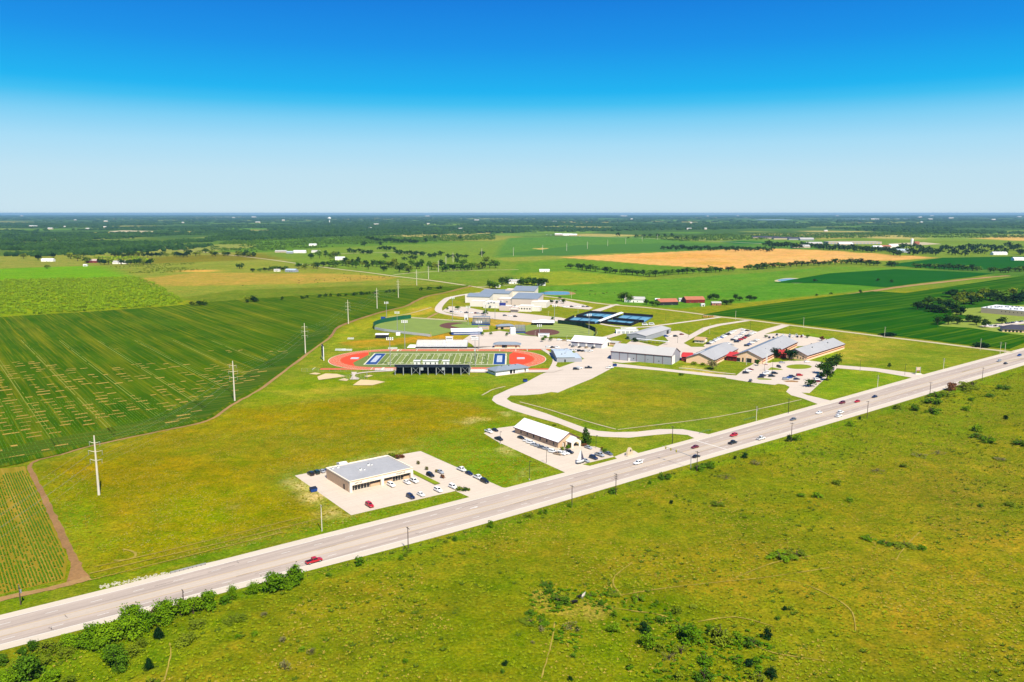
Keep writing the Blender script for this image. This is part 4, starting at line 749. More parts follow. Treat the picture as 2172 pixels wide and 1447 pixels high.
# ---- long metal hall
A = P(1296, 745, 6.8); B = P(1425, 756, 6.8); o, rz, L = frame(A, B)
C_ = P(1467.5, 747, 6.8); Wg = 23.0
gable('metal_hall', 'long grey metal hall with pale roof and maroon bay trim', 'hall', A, rz, L, Wg, 6.8, 11.6, M_GREYW, M_RPALE, M_MAROON, .35, wins=[('f', 19, 2.0, .8, .8), ('f', 40, 1.6, .8, .8), ('f', 31, 2.2, .5, .5)], doors=(('f', 14.4, 0, 2.2, 2.6, M_WPAINT), ('r', .6, 0, 8.0, 6.6, M_WALLW)))
hall = [o_ for o_ in bpy.data.objects if o_.name.startswith('metal_hall')][0]
for k in range(8): x = .1+(L-.2)*k/7; MB().box(x-.16, x+.16, -.12, -.0, 0, 6.7).build('pilaster', M_MAROON, hall)
SA = np.array([math.cos(rz), math.sin(rz)]); SB = np.array([-SA[1], SA[0]]); SRZ = rz
# ---- gabled school blocks (front gable faces the highway; ridges run away from it)
def school(name, label, pl, pr, back, he, rise, wall, **k):
    a, b_ = P(*pl, he), P(*pr, he); o, r, Wd = frame(a, b_); bk = P(*back, he); n = np.array([-math.sin(r), math.cos(r)]); Ld = float(np.dot(np.array(bk)-np.array(b_), n))
    # gable() runs its ridge along local x: turn so that x points away from the front
    return gable(name, label, 'school', b_, r+math.pi/2, Ld, Wd, he, he+rise, wall, M_RMETAL, M_MAROON, .6, **k), Ld, Wd
g1, l1, w1 = school('school_block', 'left gabled school block with tan brick front next to the metal hall', (1455.7, 758.6), (1514.6, 764.4), (1562, 739.6), 4.0, 4.4, M_BRICK, wins=[('b', 4+i*6, 1, 1.6, 1.2) for i in range(0)], roof2=M_RMETALD)  # left slopes of the school roofs: shade put into the blue grey colour
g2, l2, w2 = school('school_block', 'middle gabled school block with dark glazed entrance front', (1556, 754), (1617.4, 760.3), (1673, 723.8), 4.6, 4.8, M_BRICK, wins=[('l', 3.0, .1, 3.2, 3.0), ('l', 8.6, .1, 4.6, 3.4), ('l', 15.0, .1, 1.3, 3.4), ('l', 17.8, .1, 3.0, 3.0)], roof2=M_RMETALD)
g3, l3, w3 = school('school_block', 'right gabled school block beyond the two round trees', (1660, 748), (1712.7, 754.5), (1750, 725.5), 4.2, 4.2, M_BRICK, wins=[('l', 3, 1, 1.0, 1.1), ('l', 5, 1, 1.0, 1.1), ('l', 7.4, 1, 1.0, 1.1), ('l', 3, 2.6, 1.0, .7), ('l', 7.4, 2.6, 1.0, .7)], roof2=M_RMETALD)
for gg, ll in ((g1, l1), (g2, l2), (g3, l3)):
    MB().box(0, ll, -.12, -.02, 1.6, 2.3).build('red_band', M_RBRICK, gg)
    MB().box(0, ll, -.10, -.02, 3.2, 3.7).build('red_band', M_RBRICK, gg)
for gg, ll, ww in ((g2, l2, w2), (g3, l3, w3)):
    for k in range(5): vent(gg, 8+k*(ll-14)/4, ww*(.3 if k % 2 else .66), 7.0, .8, M_STEEL)
for k in range(6): vent(g1, 6+k*3.2, w1*.72, 6.4, 1.2, M_WPAINT)
def link(label, p0, p1, hh, dep, red=True):
    a, b_ = P(*p0, hh), P(*p1, hh); o, r, L_ = frame(a, b_); g = thing('school_link', label, 'school link', a, r); MB().box(0, L_, 0, dep, 0, hh).build('wall', M_REDD, g)
    m_ = MB(); m_.add([(-.6, -.7, hh), (L_+.6, -.7, hh), (L_+.6, dep+.7, hh), (-.6, dep+.7, hh), (.5, dep/2, hh+2.6), (L_-.5, dep/2, hh+2.6)], [(0, 1, 5, 4), (1, 2, 5), (2, 3, 4, 5), (3, 0, 4), (3, 2, 1, 0)]); m_.build('roof', M_RED, g)
    for x in (1.2, 3.6): MB().box(x, x+1.6, -.05, .02, .9, 2.1).build('window', M_GLASS, g)
link('red roofed link between the metal hall and left school block', (1446, 756.5), (1470, 757.5), 3.6, 12)
link('red roofed link between left and middle school blocks', (1541, 755), (1562, 757), 3.8, 14)
link('red roofed link between middle and right school blocks', (1640, 749.5), (1668, 751), 3.6, 10)
# entrance pylon
x, y = P(1625.5, 774); g = thing('entrance_pylon', 'tall white pylon at the school entrance', 'pylon', (x, y), SRZ); MB().box(-.9, .9, -.5, .5, 0, .5).build('base', M_RBRICK, g); MB().box(-.55, -.15, -.3, .3, .5, 8.4).build('shaft', M_WPAINT, g); MB().box(.15, .55, -.3, .3, .5, 8.8).build('shaft', M_WPAINT, g); MB().box(-.15, .15, -.2, .2, 7.0, 7.5).build('tie', M_WPAINT, g)
# ---- tan hut
A = P(1473, 727); gable('tan_hut', 'small tan roofed hut on the lawn beside the staff car park', 'hut', A, SRZ, 8.5, 13, 2.8, 4.6, M_STUCCO, M_TANROOF, None, .9, wins=(('f', 2, 1, 1.0, .8), ('f', 5, 1, 1.0, .8)), doors=(('r', 2, 0, 1.2, 2.1),))
# ---- garage with the white roof
A = P(1210.6, 724.3, 4.3); B = P(1277.9, 729.3, 4.3); o, rz, L = frame(A, B)
g = gable('bus_garage', 'white roofed garage with four bay doors', 'garage', A, rz, L, 22, 4.3, 8.2, M_WALLW, M_RWHITE, M_MAROON, .5, doors=[('f', .8+i*L/4, 0, L/4-1.6, 3.6, M_GREYW) for i in range(4)]+[('r', 14, 0, 4, 3, M_DARK)], wins=[('f', .8+i*L/4, 3.65, L/4-1.6, .35) for i in range(4)])
gable('lean_to_porch', 'low porch annex at the right end of the white roofed garage', 'annex', P(1292, 732.5), rz, 8, 9, 2.6, 3.4, M_STONE, M_RPALE, None, .5)
# ---- grey metal workshop
A = P(1329.4, 709.6, 4.6); B = P(1370, 713.3, 4.6); Cc = P(1415, 696.2, 4.6); o, rz, L = frame(A, B); n = np.array([-math.sin(rz), math.cos(rz)]); Dd = float(np.dot(np.array(Cc)-np.array(B), n))
gable('metal_workshop', 'grey metal workshop with a low roof behind the long hall', 'workshop', B, rz+math.pi/2, Dd, L, 4.6, 6.4, M_GREYW, M_RPALE, None, .3, doors=(('f', Dd*.82, 0, 5, 3.8, M_DARK), ('l', 5, 1, .8, .8)))
flat('equipment_shed', 'low open equipment shed beside the grey metal workshop', 'shed', P(1307, 708), 0, 22, 8, 3.4, M_WALLW, M_RPALE, .2, doors=[('f', 1+i*4.2, 0, 3.4, 2.6, M_COLM) for i in range(5)])
small_bleacher(1333, 698, 16, 'tan bleacher behind the equipment shed')
ca = thing('covered_walk', 'long narrow covered walk between the garage and workshop', 'walkway', P(1345, 724.5), rz-.02)
MB().box(0, 34, 0, 2.4, 2.7, 2.9).build('roof', M_RWHITE, ca)
for k in range(9): MB().tube([(1+k*4, .3, 0), (1+k*4, .3, 2.7)], .09, 5).build('post', M_COLM, ca)
# ---- team hall at the right end of the track
A = P(1181, 768); g = gable('team_hall', 'pale blue roofed team hall at the right end of the track', 'hall', (A[0], A[1]-1), R(4), 14.5, 40, 3.8, 5.6, M_GREYW, mat('pale_blue_roof', (214, 228, 240), .5, .05, .3, stripes=('Y', 1.), k=1.05), None, .4, doors=(('f', 6, 0, 1.2, 2.2),))
for x, y in ((5, 8), (9.5, 16), (5.4, 22), (5.2, 25), (10, 30), (8, 11)): vent(g, x, y, 4.9, .7)
flat('team_hall_annex', 'low grey annex beside the pale blue team hall', 'annex', P(1216, 768), R(4), 7, 26, 2.9, M_GREYW, MATS['pale_blue_roof'], .1)
# ---- concession buildings
A = P(1052, 796.6); g = hip('concession_building', 'hip roofed concession building right of the near grandstand', 'building', A, math.atan2(P(1122.5, 787.8)[1]-A[1], P(1122.5, 787.8)[0]-A[0]), 28.5, 12, 3.3, 5.6, M_WALLW, M_RMETALD, 1.2, wins=[('f', 1+i*2.4, .9, 1.7, 1.5, M_WPAINT) for i in range(4)]+[('f', 18+i*2.4, .9, 1.7, 1.5, M_WPAINT) for i in range(3)]+[('l', 2, 1.6, 8, .7)], doors=(('f', 12, 0, 2.2, 2.8, M_DARK), ('f', 15, 0, 1.6, 2.8, M_DARK), ('f', 25, 0, 1.2, 2.4, M_NAVY)))
MB().box(-1, 29.5, -2.4, 0, 0, .07).build('plinth', M_CON2, g)
for x, y in ((8, 5.2), (14, 4.8), (20, 5.2)): vent(g, x, y, 5.0, .55, M_DARK)
A = P(1049, 738); hip('concession_building', 'hip roofed brick concession building beyond the far right of the track', 'building', A, R(-3), 22, 8, 3.0, 5.0, M_BRICK, M_RMETALD, 1.4, doors=(('f', 6.5, 0, 4.6, 2.6, M_NAVY), ('f', 18.5, 0, 1.0, 2.2, M_MAROON)))
# ---- ball fields
M_OUT = mat('outfield_grass', (146, 168, 70), .95, .14, .25); M_INF = mat('infield_clay', (120, 76, 62), .95, .12, .4); M_GWALL = mat('green_wall_pad', (20, 112, 74), .8, .1, .6); M_DKWALL = mat('dark_green_wall', (12, 62, 44), .85, .12, .6); M_WHITEP = mat('white_banner_panel', (240, 240, 244), .7, .06)
BB = smooth([(796, 694), (803, 687), (830, 680), (868, 676), (880, 675), (930, 679), (990, 684), (1030, 690), (1010, 698), (960, 704), (914, 714), (880, 711), (820, 704)], 4, True)
sheet('baseball_field', BB, M_OUT, 'green baseball outfield and infield left of centre')
sheet('baseball_infield', smooth([(932, 691), (945, 686), (968, 684.5), (983, 686), (966, 689), (956, 691.5), (975, 696), (982, 698), (955, 698), (938, 695)], 3, True), M_INF, 'dark clay baseball infield arc')
sheet('warning_track', [(868, 675), (990, 683), (990, 681), (868, 673)], M_GRAV, 'pale warning track behind the baseball field')
SBP = smooth([(1090, 700), (1120, 690), (1160, 682), (1195, 684), (1235, 690), (1262, 699), (1268, 708), (1255, 716), (1200, 716), (1140, 714), (1100, 710)], 4, True)
sheet('softball_field', SBP, M_OUT, 'striped green softball field')
for i in range(6): ribbon('mowing_stripe', [(1150, 688+i*4.6), (1205, 690+i*4.4), (1256, 697+i*3.4)], 5.5, mat('stripe_grass', (172, 182, 84), .95, .1, .3), 'pale mown stripe across the softball outfield', hard=False)
sheet('softball_infield', smooth([(1112, 707), (1135, 700), (1165, 699), (1186, 704), (1180, 710), (1150, 713), (1125, 712)], 4, True), M_INF, 'dark clay softball infield')
def wallrun(name, label, pts, h, m_, step=None, thick=.25, post=None, nm='wall_panel', cat='wall'):
    q = pp(pts); g = thing(name, label, cat, q[0]); o0 = np.array(q[0])
    for a, b_ in zip(q[:-1], q[1:]):
        a = np.array(a)-o0; b_ = np.array(b_)-o0; L_ = np.linalg.norm(b_-a); n = max(1, int(round(L_/step))) if step else 1; d = (b_-a)/L_; nn = np.array([-d[1], d[0]])*thick/2
        for k in range(n):
            s_ = a+d*(L_*k/n+.05); e_ = a+d*(L_*(k+1)/n-.05); MB().prism([tuple(s_-nn), tuple(e_-nn), tuple(e_+nn), tuple(s_+nn)], .1, h).build(nm, m_, g)
            if post: MB().tube([(*(a+d*L_*k/n), 0), (*(a+d*L_*k/n), h+.2)], .08, 4).build('post', post, g)
    return g
bb = smooth([(794, 699), (792, 693), (805, 687), (835, 681), (872, 676)], 2)
wallrun('outfield_wall', 'green padded outfield wall behind the baseball field', bb, 4.6, M_GWALL, 9)
wallrun('banner_fence', 'white banner fence along the left field line of the baseball field', [(795, 699), (815, 703), (845, 707), (880, 711), (915, 715)], 2.6, M_WHITEP, 4.2, .12, M_STEEL, 'banner', 'fence')
sb = smooth([(1183, 687), (1210, 690), (1235, 694), (1256, 701), (1266, 707), (1262, 713)], 2)
wallrun('outfield_wall', 'dark green outfield wall behind the softball field', sb, 4.4, M_DKWALL, 9)
wallrun('batters_eye', 'tall dark screen standing above the softball wall', [(1237, 694), (1241, 696)], 6.4, M_DKWALL, 4)
flat('baseball_scoreboard', 'small blue scoreboard above the green baseball wall', 'scoreboard', P(808, 683), 0, 5, .5, 5.8, M_BLUEP, M_BLUEP, 0)
for px, py, tp in ((914, 715, 704), (871, 676, 667), (1256, 712, 703), (1264, 714, 695)):
    x, y = P(px, py); MBo = MB().tube([(0, 0, 0), (0, 0, (py-tp)*mpp(py))], .22, 6).mesh('foul_pole', M_YPOLE); o = obj('foul_pole', MBo, loc=(x, y, 0)); tag(o, {914: 'yellow foul pole at the end of the white banner fence', 871: 'yellow foul pole at the end of the green wall', 1256: 'shorter yellow foul pole by the softball wall', 1264: 'taller yellow foul pole right of the softball wall'}[px], 'foul pole')
gable('batting_barn', 'white roofed batting barn with blue side below the baseball infield', 'barn', P(958, 711), R(8), 30, 14, 3.2, 5.4, M_BLUEP, M_RWHITE, None, .5, doors=(('l', 1, 0, 12, 2.8, M_DARK), ('f', 2, 1.0, 26, 1.0, M_PALE)))
flat('dugout', 'low dugout near the baseball diamond', 'dugout', P(1015, 700), R(12), 11, 5, 3.0, M_STONE, M_RMETALD, .1, doors=(('f', 1, .8, 9, 1.2, M_GREYW),))
flat('dugout', 'low dugout below the softball diamond', 'dugout', P(1142, 715), R(-4), 10.5, 5, 3.0, M_WALLW, M_RMETALD, .1, doors=(('f', 1, .6, 8, 1.2, M_GREYW),))
hip('ticket_building', 'hip roofed ticket building between the ball fields', 'building', P(1056, 699), R(14), 17, 8, 3.2, 5.0, M_STONE, M_RMETALD, 1.0, doors=(('f', 3, 0, 3, 2.3, M_DARK),))
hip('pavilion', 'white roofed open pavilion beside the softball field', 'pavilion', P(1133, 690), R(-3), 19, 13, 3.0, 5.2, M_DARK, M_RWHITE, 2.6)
g, hx, d, sy = stand('grandstand', 'small blue roofed stand behind home plate of the baseball field', P(1003, 685)[0], P(1040, 685)[0], P(1000, 690)[1], P(1000, 684)[1], 1, 4.6, 6, M_RMETALD, M_NAVY, 5, M_NAVY)
MB().box(-hx, hx, d/2-5, d/2+1, 6.6, 6.9).build('canopy', M_RMETALD, g); MB().box(-hx-.5, hx+.5, -d/2-1, -d/2-.7, 0, 1.3).build('blue_wall', M_BLUEP, g)
for x in np.linspace(-hx+1, hx-1, 4): MB().tube([(x, d/2-.5, 4), (x, d/2-.5, 6.6)], .12, 5).build('canopy_post', M_STEEL, g)
g, hx, d, sy = stand('grandstand', 'small stand with blue front beside the softball infield', P(1092, 700)[0], P(1114, 700)[0], P(1100, 707)[1], P(1100, 699)[1], 1, 4.4, 6, M_STEEL, M_NAVY, 4, M_NAVY); MB().box(-hx, hx, -d/2-.6, -d/2-.3, 0, 1.2).build('blue_wall', M_BLUEP, g)
flat('press_box', 'white press box at the left end of the softball stand', 'press box', P(1083, 709), R(8), 5, 6, 6.2, M_WPAINT, M_RWHITE, .15)
flat('press_box', 'white press box with a dark doorway beside the baseball field', 'press box', P(985, 678.5), 0, 4, 4, 5.0, M_WPAINT, M_RWHITE, .15, doors=(('f', 1.2, 0, 1.6, 2.4, M_NAVY),))
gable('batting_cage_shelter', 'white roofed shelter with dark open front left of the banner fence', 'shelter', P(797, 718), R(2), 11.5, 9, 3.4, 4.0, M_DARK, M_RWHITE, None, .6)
MBo = flat('storage_container', 'small white storage hut by the banner fence', 'hut', P(840, 712), R(5), 4, 3, 2.6, M_WALLW, M_RWHITE, .1)
# ---- tennis courts
M_COURT = mat('tennis_court_blue', (118, 182, 214), .8, .06, .5); M_COURT2 = mat('tennis_surround', (64, 120, 160), .85, .08, .5); M_NET = mat('dark_windscreen', (28, 32, 44), .85, .1, 1)
def tennis(label, q, nc, cq):
    c = pp(q); o = sheet('tennis_court', q, M_COURT2, label)
    a, b_, c_, d_ = [np.array(v) for v in c]
    for k in range(nc):
        for i0, i1 in ((.06, .94),):
            f0, f1 = (k+.1)/nc, (k+.9)/nc
            pt = lambda s, t_: tuple((a*(1-s)+b_*s)*(1-t_)+(d_*(1-s)+c_*s)*t_)
            sheet('playing_court', [pt(f0, .14), pt(f1, .14), pt(f1, .86), pt(f0, .86)], M_COURT, px=False, parent=o, hard=False)
    return c
c1 = tennis('blue tennis courts in the near left enclosure', [(1197, 684), (1262, 688), (1278, 678), (1218, 673.5)], 3, 0)
c2 = tennis('blue tennis courts in the far left enclosure', [(1222, 673.5), (1280, 677.5), (1308, 668), (1252, 664.5)], 3, 0)
c3 = tennis('blue tennis courts in the near right enclosure', [(1276, 686), (1338, 692), (1356, 684), (1292, 678.5)], 3, 0)
c4 = tennis('blue tennis courts in the far right enclosure', [(1300, 679), (1366, 685), (1385, 673.5), (1322, 669)], 3, 0)
for c, l, sides in ((c1, 'near left', (0, 3)), (c2, 'far left', (0, 2, 3)), (c3, 'near right', (0, 1, 3)), (c4, 'far right', (0, 2))):
    g = thing('windscreen_fence', 'dark windscreen fence around the '+l+' tennis courts', 'fence', c[0])
    for s_ in sides:
        a = np.array(c[s_])-np.array(c[0]); b_ = np.array(c[(s_+1) % 4])-np.array(c[0]); L_ = np.linalg.norm(b_-a); n = max(1, int(L_/6)); dd = (b_-a)/L_; nn = np.array([-dd[1], dd[0]])*.06
        for k in range(n):
            p0 = a+dd*(L_*k/n+.06); p1 = a+dd*(L_*(k+1)/n-.06); MB().prism([tuple(p0-nn), tuple(p1-nn), tuple(p1+nn), tuple(p0+nn)], .15, 3.1).build('screen_panel', M_NET, g)
            MB().tube([(*(a+dd*L_*k/n), 0), (*(a+dd*L_*k/n), 3.5)], .07, 4).build('post', M_DARK, g)
g = thing('shade_canopy', 'long white shade canopy between the tennis enclosures', 'canopy', P(1268, 688), math.atan2(P(1318, 669)[1]-P(1268, 688)[1], P(1318, 669)[0]-P(1268, 688)[0]))
Lc = math.dist(P(1318, 669), P(1268, 688)); MB().add([(0, -3, 3.2), (Lc, -3, 3.2), (Lc, 0, 4.1), (0, 0, 4.1), (Lc, 3, 3.2), (0, 3, 3.2)], [(0, 1, 2, 3), (3, 2, 4, 5)]).build('roof', M_RWHITE, g)
for k in range(7):
    for y in (-2.7, 2.7): MB().tube([(1+k*(Lc-2)/6, y, 0), (1+k*(Lc-2)/6, y, 3.3)], .1, 5).build('post', M_STEEL, g)
# ---- white high school
HA = np.array([.975, -.22]); HA /= np.linalg.norm(HA); HRZ = math.atan2(HA[1], HA[0])
g = thing('high_school', 'large white high school of flat blocks with two grey metal gym roofs', 'school', P(1040, 652), HRZ)
inv = Matrix.Rotation(-HRZ, 2)
def hl(px, py, z=0): q = np.array(P(px, py, z))-np.array(P(1040, 652)); return np.array([q[0]*HA[0]+q[1]*HA[1], -q[0]*HA[1]+q[1]*HA[0]])
M_HS = mat('white_precast', (252, 242, 232), .8, .05, .3, k=1.3); M_HS2 = mat('pale_precast', (244, 224, 212), .8, .05, .3, k=1.15)
def blk(px0, px1, py, h, dep, m_=M_HS, roof=None, nm='wing', wins=0, slope=0):
    a = hl(px0, py); b_ = hl(px1, py); x0, x1, y0 = a[0], b_[0], a[1]
    w = MB().box(x0, x1, y0, y0+dep, 0, h).build(nm, m_, g)
    if slope:
        m = MB(); z0, z1 = h, h+slope; m.add([(x0-.5, y0-.5, z0), (x1+.5, y0-.5, z0), (x1+.5, y0+dep+.5, z1), (x0-.5, y0+dep+.5, z1), (x0-.5, y0-.5, z0+.4), (x1+.5, y0-.5, z0+.4), (x1+.5, y0+dep+.5, z1+.4), (x0-.5, y0+dep+.5, z1+.4)], [(3, 2, 1, 0), (4, 5, 6, 7), (0, 1, 5, 4), (1, 2, 6, 5), (2, 3, 7, 6), (3, 0, 4, 7)]); m.build('roof', roof or M_RMETALD, w)
        m = MB(); m.add([(x1, y0, h), (x1, y0+dep, h), (x1, y0+dep, z1), (x0, y0, h), (x0, y0+dep, h), (x0, y0+dep, z1)], [(0, 1, 2), (5, 4, 3)]); m.build('gable_wall', m_, w)
    else: MB().box(x0+.4, x1-.4, y0+.4, y0+dep-.4, h, h+.05).build('roof', roof or M_HS, w); MB().box(x0-.1, x1+.1, y0-.1, y0+.3, h, h+.5).build('parapet', m_, w)
    for k in range(wins): xx = x0+(x1-x0)*(k+.5)/wins; MB().box(xx-.9, xx+.9, y0-.08, y0+.02, h*.45, h*.45+1.6).build('window', M_GLASS, w)
    return w
blk(1018, 1082, 636, 9, 26, M_HS, M_RMETALD, slope=3.0)
blk(988, 1041, 642, 8.0, 20, M_HS, M_RMETALD, wins=0, slope=2.6)
MB().box(*sorted((hl(987, 642)[0], hl(990, 642)[0])), hl(988, 642)[1]-1, hl(988, 642)[1]+4, 0, 11).build('fin_wall', M_HS, g)
for p in (1006, 1011, 1026.5, 1031): x = hl(p, 642)[0]; MB().box(x-1.2, x+1.2, hl(p, 642)[1]-.1, hl(p, 642)[1]+.05, 6.2, 7.3).build('clerestory_window', M_GLASS, g)
blk(997, 1026, 650, 6.5, 18, M_HS, wins=0); blk(1025, 1060, 653.5, 7.0, 26, M_HS); blk(1055, 1100, 648, 8.5, 24, M_HS2, M_HS); blk(1059, 1083, 659, 5.2, 18, M_HS2, M_HS)
blk(1072, 1086, 634, 13, 16, M_HS2, M_HS); blk(1086, 1135, 633, 10.5, 30, M_HS, M_RMETALD, slope=4.2)
blk(1085, 1142, 649, 9.5, 42, M_HS2, M_RMETALD, slope=3.4)
blk(1083, 1098, 663, 6.0, 22, M_HS2, M_HS); blk(1098, 1128, 661, 6.5, 20, M_HS, wins=5); blk(1126, 1160, 652.5, 7.0, 26, M_HS); blk(1126, 1146, 660, 5.0, 12, M_HS)
x = hl(1071, 655)[0]; y = hl(1071, 659)[1]; MB().box(x-4, x+4, y+6, y+6.4, 5.2, 9).build('blue_glazing', mat('blue_glass', (64, 76, 160), .2, .1), g)
x = hl(1091, 663)[0]; y = hl(1091, 663)[1]; MB().box(x-3, x+3, y-.1, y+.1, 0, 3.6).build('door', M_GLASS, g); MB().box(x-5.5, x+5.5, y-3, y, 4.0, 4.5).build('door_canopy', M_HS, g)
for p, q in ((989.5, 642), (994, 642)): xx = hl(p, q)[0]; yy = hl(p, q)[1]; MB().box(xx-.8, xx+.8, yy-.1, yy+.05, 1.5, 3.2).build('window', M_GLASS, g)
for p, q in ((1036, 645), (1042, 643), (1048, 644), (1062, 641), (1075, 642), (1092, 650)): c = hl(p, q, 7); vent(g, c[0], c[1], 7.0, 1.6, M_STEEL)
# ---- right edge: beige warehouse and dark roofed building
A = P(2080, 664); B = P(2170, 672); o, rz, L = frame(A, B); L *= 1.3
g = flat('warehouse', 'beige warehouse with white roof full of vents at the right edge', 'warehouse', A, rz, L, 46, 6.4, M_BEIGE, M_RWHITE, .3, wins=[('f', 22+i*4.2, 3.6, .9, .9) for i in range(6)], trim=M_RWHITE)
for i in range(22): vent(g, 5+(i*7.3) % (L-10), 4+(i*11.7) % 38, 6.4, 1.3, M_STEEL)
A = P(2126, 704); g = hip('dark_roofed_building', 'dark shingle roofed building at the right edge', 'building', A, R(-24), 34, 17, 3.0, 7.0, M_BRICK, M_DKROOF, .9, doors=[('f', 2+i*3.2, 0, 1.8, 2.2, M_DARK) for i in range(5)])
for px in (2128,): pass
ribbon('driveway', [(2090, 694), (2130, 690), (2172, 684), (2260, 676)], 14, M_CON2, 'pale lot behind the dark roofed building', hard=False)
# ---- farmsteads and distant buildings
def house(px, py, L, Wd, he, rz, wall, roof, label, cat='house', nm='farmhouse'):
    x, y = P(px, py); return gable(nm, label, cat, (x-L/2, y), rz, L, Wd, he, he+Wd*.22, wall, roof, None, .4, 'farm buildings', wins=(('f', L*.2, 1, 1.2, 1.2), ('f', L*.65, 1, 1.2, 1.2)), doors=(('f', L*.45, 0, 1.1, 2.1),))
FB = [(1345, 641, 26, 14, 4, R(-18), M_WALLW, M_RPALE, 'cream farmhouse beside the tall tree on the farm road'), (1420, 648, 26, 16, 4.2, R(12), M_DARK, M_BARN, 'open barn with rust red roof by the farm road'), (1476, 643, 26, 16, 4.2, R(8), M_REDD, M_BARN, 'second rust red barn further along the farm road'), (1448, 640, 9, 7, 3, 0, M_WALLW, M_RPALE, 'small white shed between the two rust roofed barns'),
      (1395, 640, 6, 5, 3, 0, M_WALLW, M_RWHITE, 'small cream hut left of the open barn'), (1520, 648, 12, 7, 3, 0, M_BARN, M_RPALE, 'brown shed beside the pair of dark trees'), (1492, 650, 5, 3, 2.4, R(20), M_WALLW, M_RWHITE, 'small white trailer below the rust red barn'),
      (1092, 602, 20, 12, 4, R(10), M_WALLW, M_RPALE, 'white farmhouse under trees behind the high school'), (1148, 606, 14, 8, 3, 0, M_WALLW, M_RPALE, 'small white shed under the farmhouse trees'), (1056, 610, 8, 5, 2.6, 0, M_WALLW, M_RWHITE, 'white trailer on the track by the farmhouse'), (1155, 577, 20, 10, 3, 0, M_WALLW, M_RWHITE, 'white house at the right end of the farm trees'),
      (721, 552, 24, 14, 5, R(10), M_WALLW, M_RWHITE, 'white roofed barn among the central farm trees'), (617, 577, 24, 12, 3.6, R(-20), M_GREYW, mat('pale_blue_tin', (206, 224, 236), .5, .05), 'pale blue roofed farmhouse beside the dark hedge'), (587, 576, 12, 8, 3, 0, M_WALLW, M_RPALE, 'small white shed left of the pale blue farmhouse'),
      (100, 555, 30, 10, 5, 0, M_WALLW, M_RWHITE, 'long white farm shed on the far left pasture'), (193, 558, 24, 16, 5, R(8), M_REDD, mat('pink_tin', (224, 196, 186), .6), 'red walled barn with pale roof on the left'), (252, 560, 30, 14, 4, 0, M_WALLW, M_RPALE, 'white farmhouse within the left tree clump'), (180, 565, 8, 6, 3, 0, M_WALLW, M_RWHITE, 'tiny white pump shed left of the tree clump'),
      (635, 537, 36, 14, 5, 0, M_WALLW, M_RWHITE, 'long white shed beyond the central farm'), (595, 536, 34, 12, 4, 0, M_BEIGE, M_RPALE, 'beige shed left of the long white shed'), (663, 522, 26, 14, 5, 0, M_WALLW, M_RWHITE, 'white shed on the far green rise'), (614, 538, 18, 12, 4, 0, M_GREYW, MATS['pale_blue_tin'], 'small grey house between the two long sheds'), (669, 536, 24, 14, 4, 0, M_WALLW, M_RPALE, 'pale house right of the long white shed'),
      (1185, 499.5, 40, 20, 6, 0, M_BEIGE, M_RWHITE, 'leftmost white building of the row on the far road'), (1204, 500, 50, 20, 6, 0, M_WALLW, M_RWHITE, 'second white building of the row on the far road'), (1216, 500.5, 40, 20, 6, 0, M_BEIGE, M_RWHITE, 'rightmost white building of the row on the far road'), (2162, 553, 26, 14, 5, 0, M_WALLW, M_RWHITE, 'white barn at the right edge below the far wood'), (2122, 541, 40, 16, 5, 0, M_WALLW, M_RWHITE, 'white shed in the far right wood'),
      (1915, 536, 44, 22, 6, 0, M_GREYW, MATS['pale_blue_tin'], 'pale blue roofed shed in the far right trees'), (1863, 528, 30, 20, 6, 0, M_WALLW, M_RWHITE, 'left white house in the far settlement'), (1880, 527, 36, 20, 6, 0, M_WALLW, M_BARN, 'red roofed house in the far settlement'), (1897, 525, 30, 20, 6, 0, M_WALLW, M_RWHITE, 'right white house in the far settlement'), (1795, 521, 50, 22, 6, 0, M_BEIGE, M_RWHITE, 'white shed in front of the long far warehouse'), (1728, 520, 60, 24, 6, 0, M_BEIGE, M_RPALE, 'beige shed left of the long far warehouse'), (1700, 526, 60, 24, 5, 0, M_BEIGE, M_RPALE, 'low beige yard building behind the tan field'), (1712, 510, 60, 24, 6, 0, M_GREYW, M_RPALE, 'grey far house left of the long warehouse'), (1690, 509, 70, 24, 6, 0, M_GREYW, M_DKROOF, 'dark roofed far row house'), (1660, 508, 80, 24, 6, 0, M_BEIGE, M_DKROOF, 'second dark roofed far row house'), (1635, 507, 80, 24, 6, 0, M_BEIGE, M_DKROOF, 'third dark roofed far row house'), (1613, 506, 70, 24, 6, 0, M_BEIGE, M_DKROOF, 'leftmost dark roofed far row house')]
for f in FB: house(*f[:8], f[8])
x, y = P(1757, 518); flat('far_warehouse', 'very long white warehouse beyond the tan field', 'warehouse', (x, y), 0, 205, 50, 9, M_BEIGE, M_RPALE, .5, doors=[('f', 8+i*14, 0, 8, 6, M_GREYW) for i in range(14)])
x, y = P(1934, 519); g = thing('concrete_plant', 'white concrete plant silo tower beyond the far settlement', 'silo', (x, y)); MB().tube([(0, 0, 0), (0, 0, 18), (0, 0, 23)], [5, 5, 4], 12).build('silo', M_WPAINT, g); MB().box(9, 26, -6, 6, 0, 12).build('plant_base', M_BARN, g)
sheet('quarry_yard', [(1880, 517), (1960, 514), (1998, 518), (1940, 521)], M_GRAV, 'pale yard around the concrete plant', z=.4, hard=False)
sheet('far_yard', [(230, 491), (262, 489), (345, 491), (340, 493), (240, 493)], M_GRAV, 'pale gravel yard in the far left woods', z=.9, hard=False)
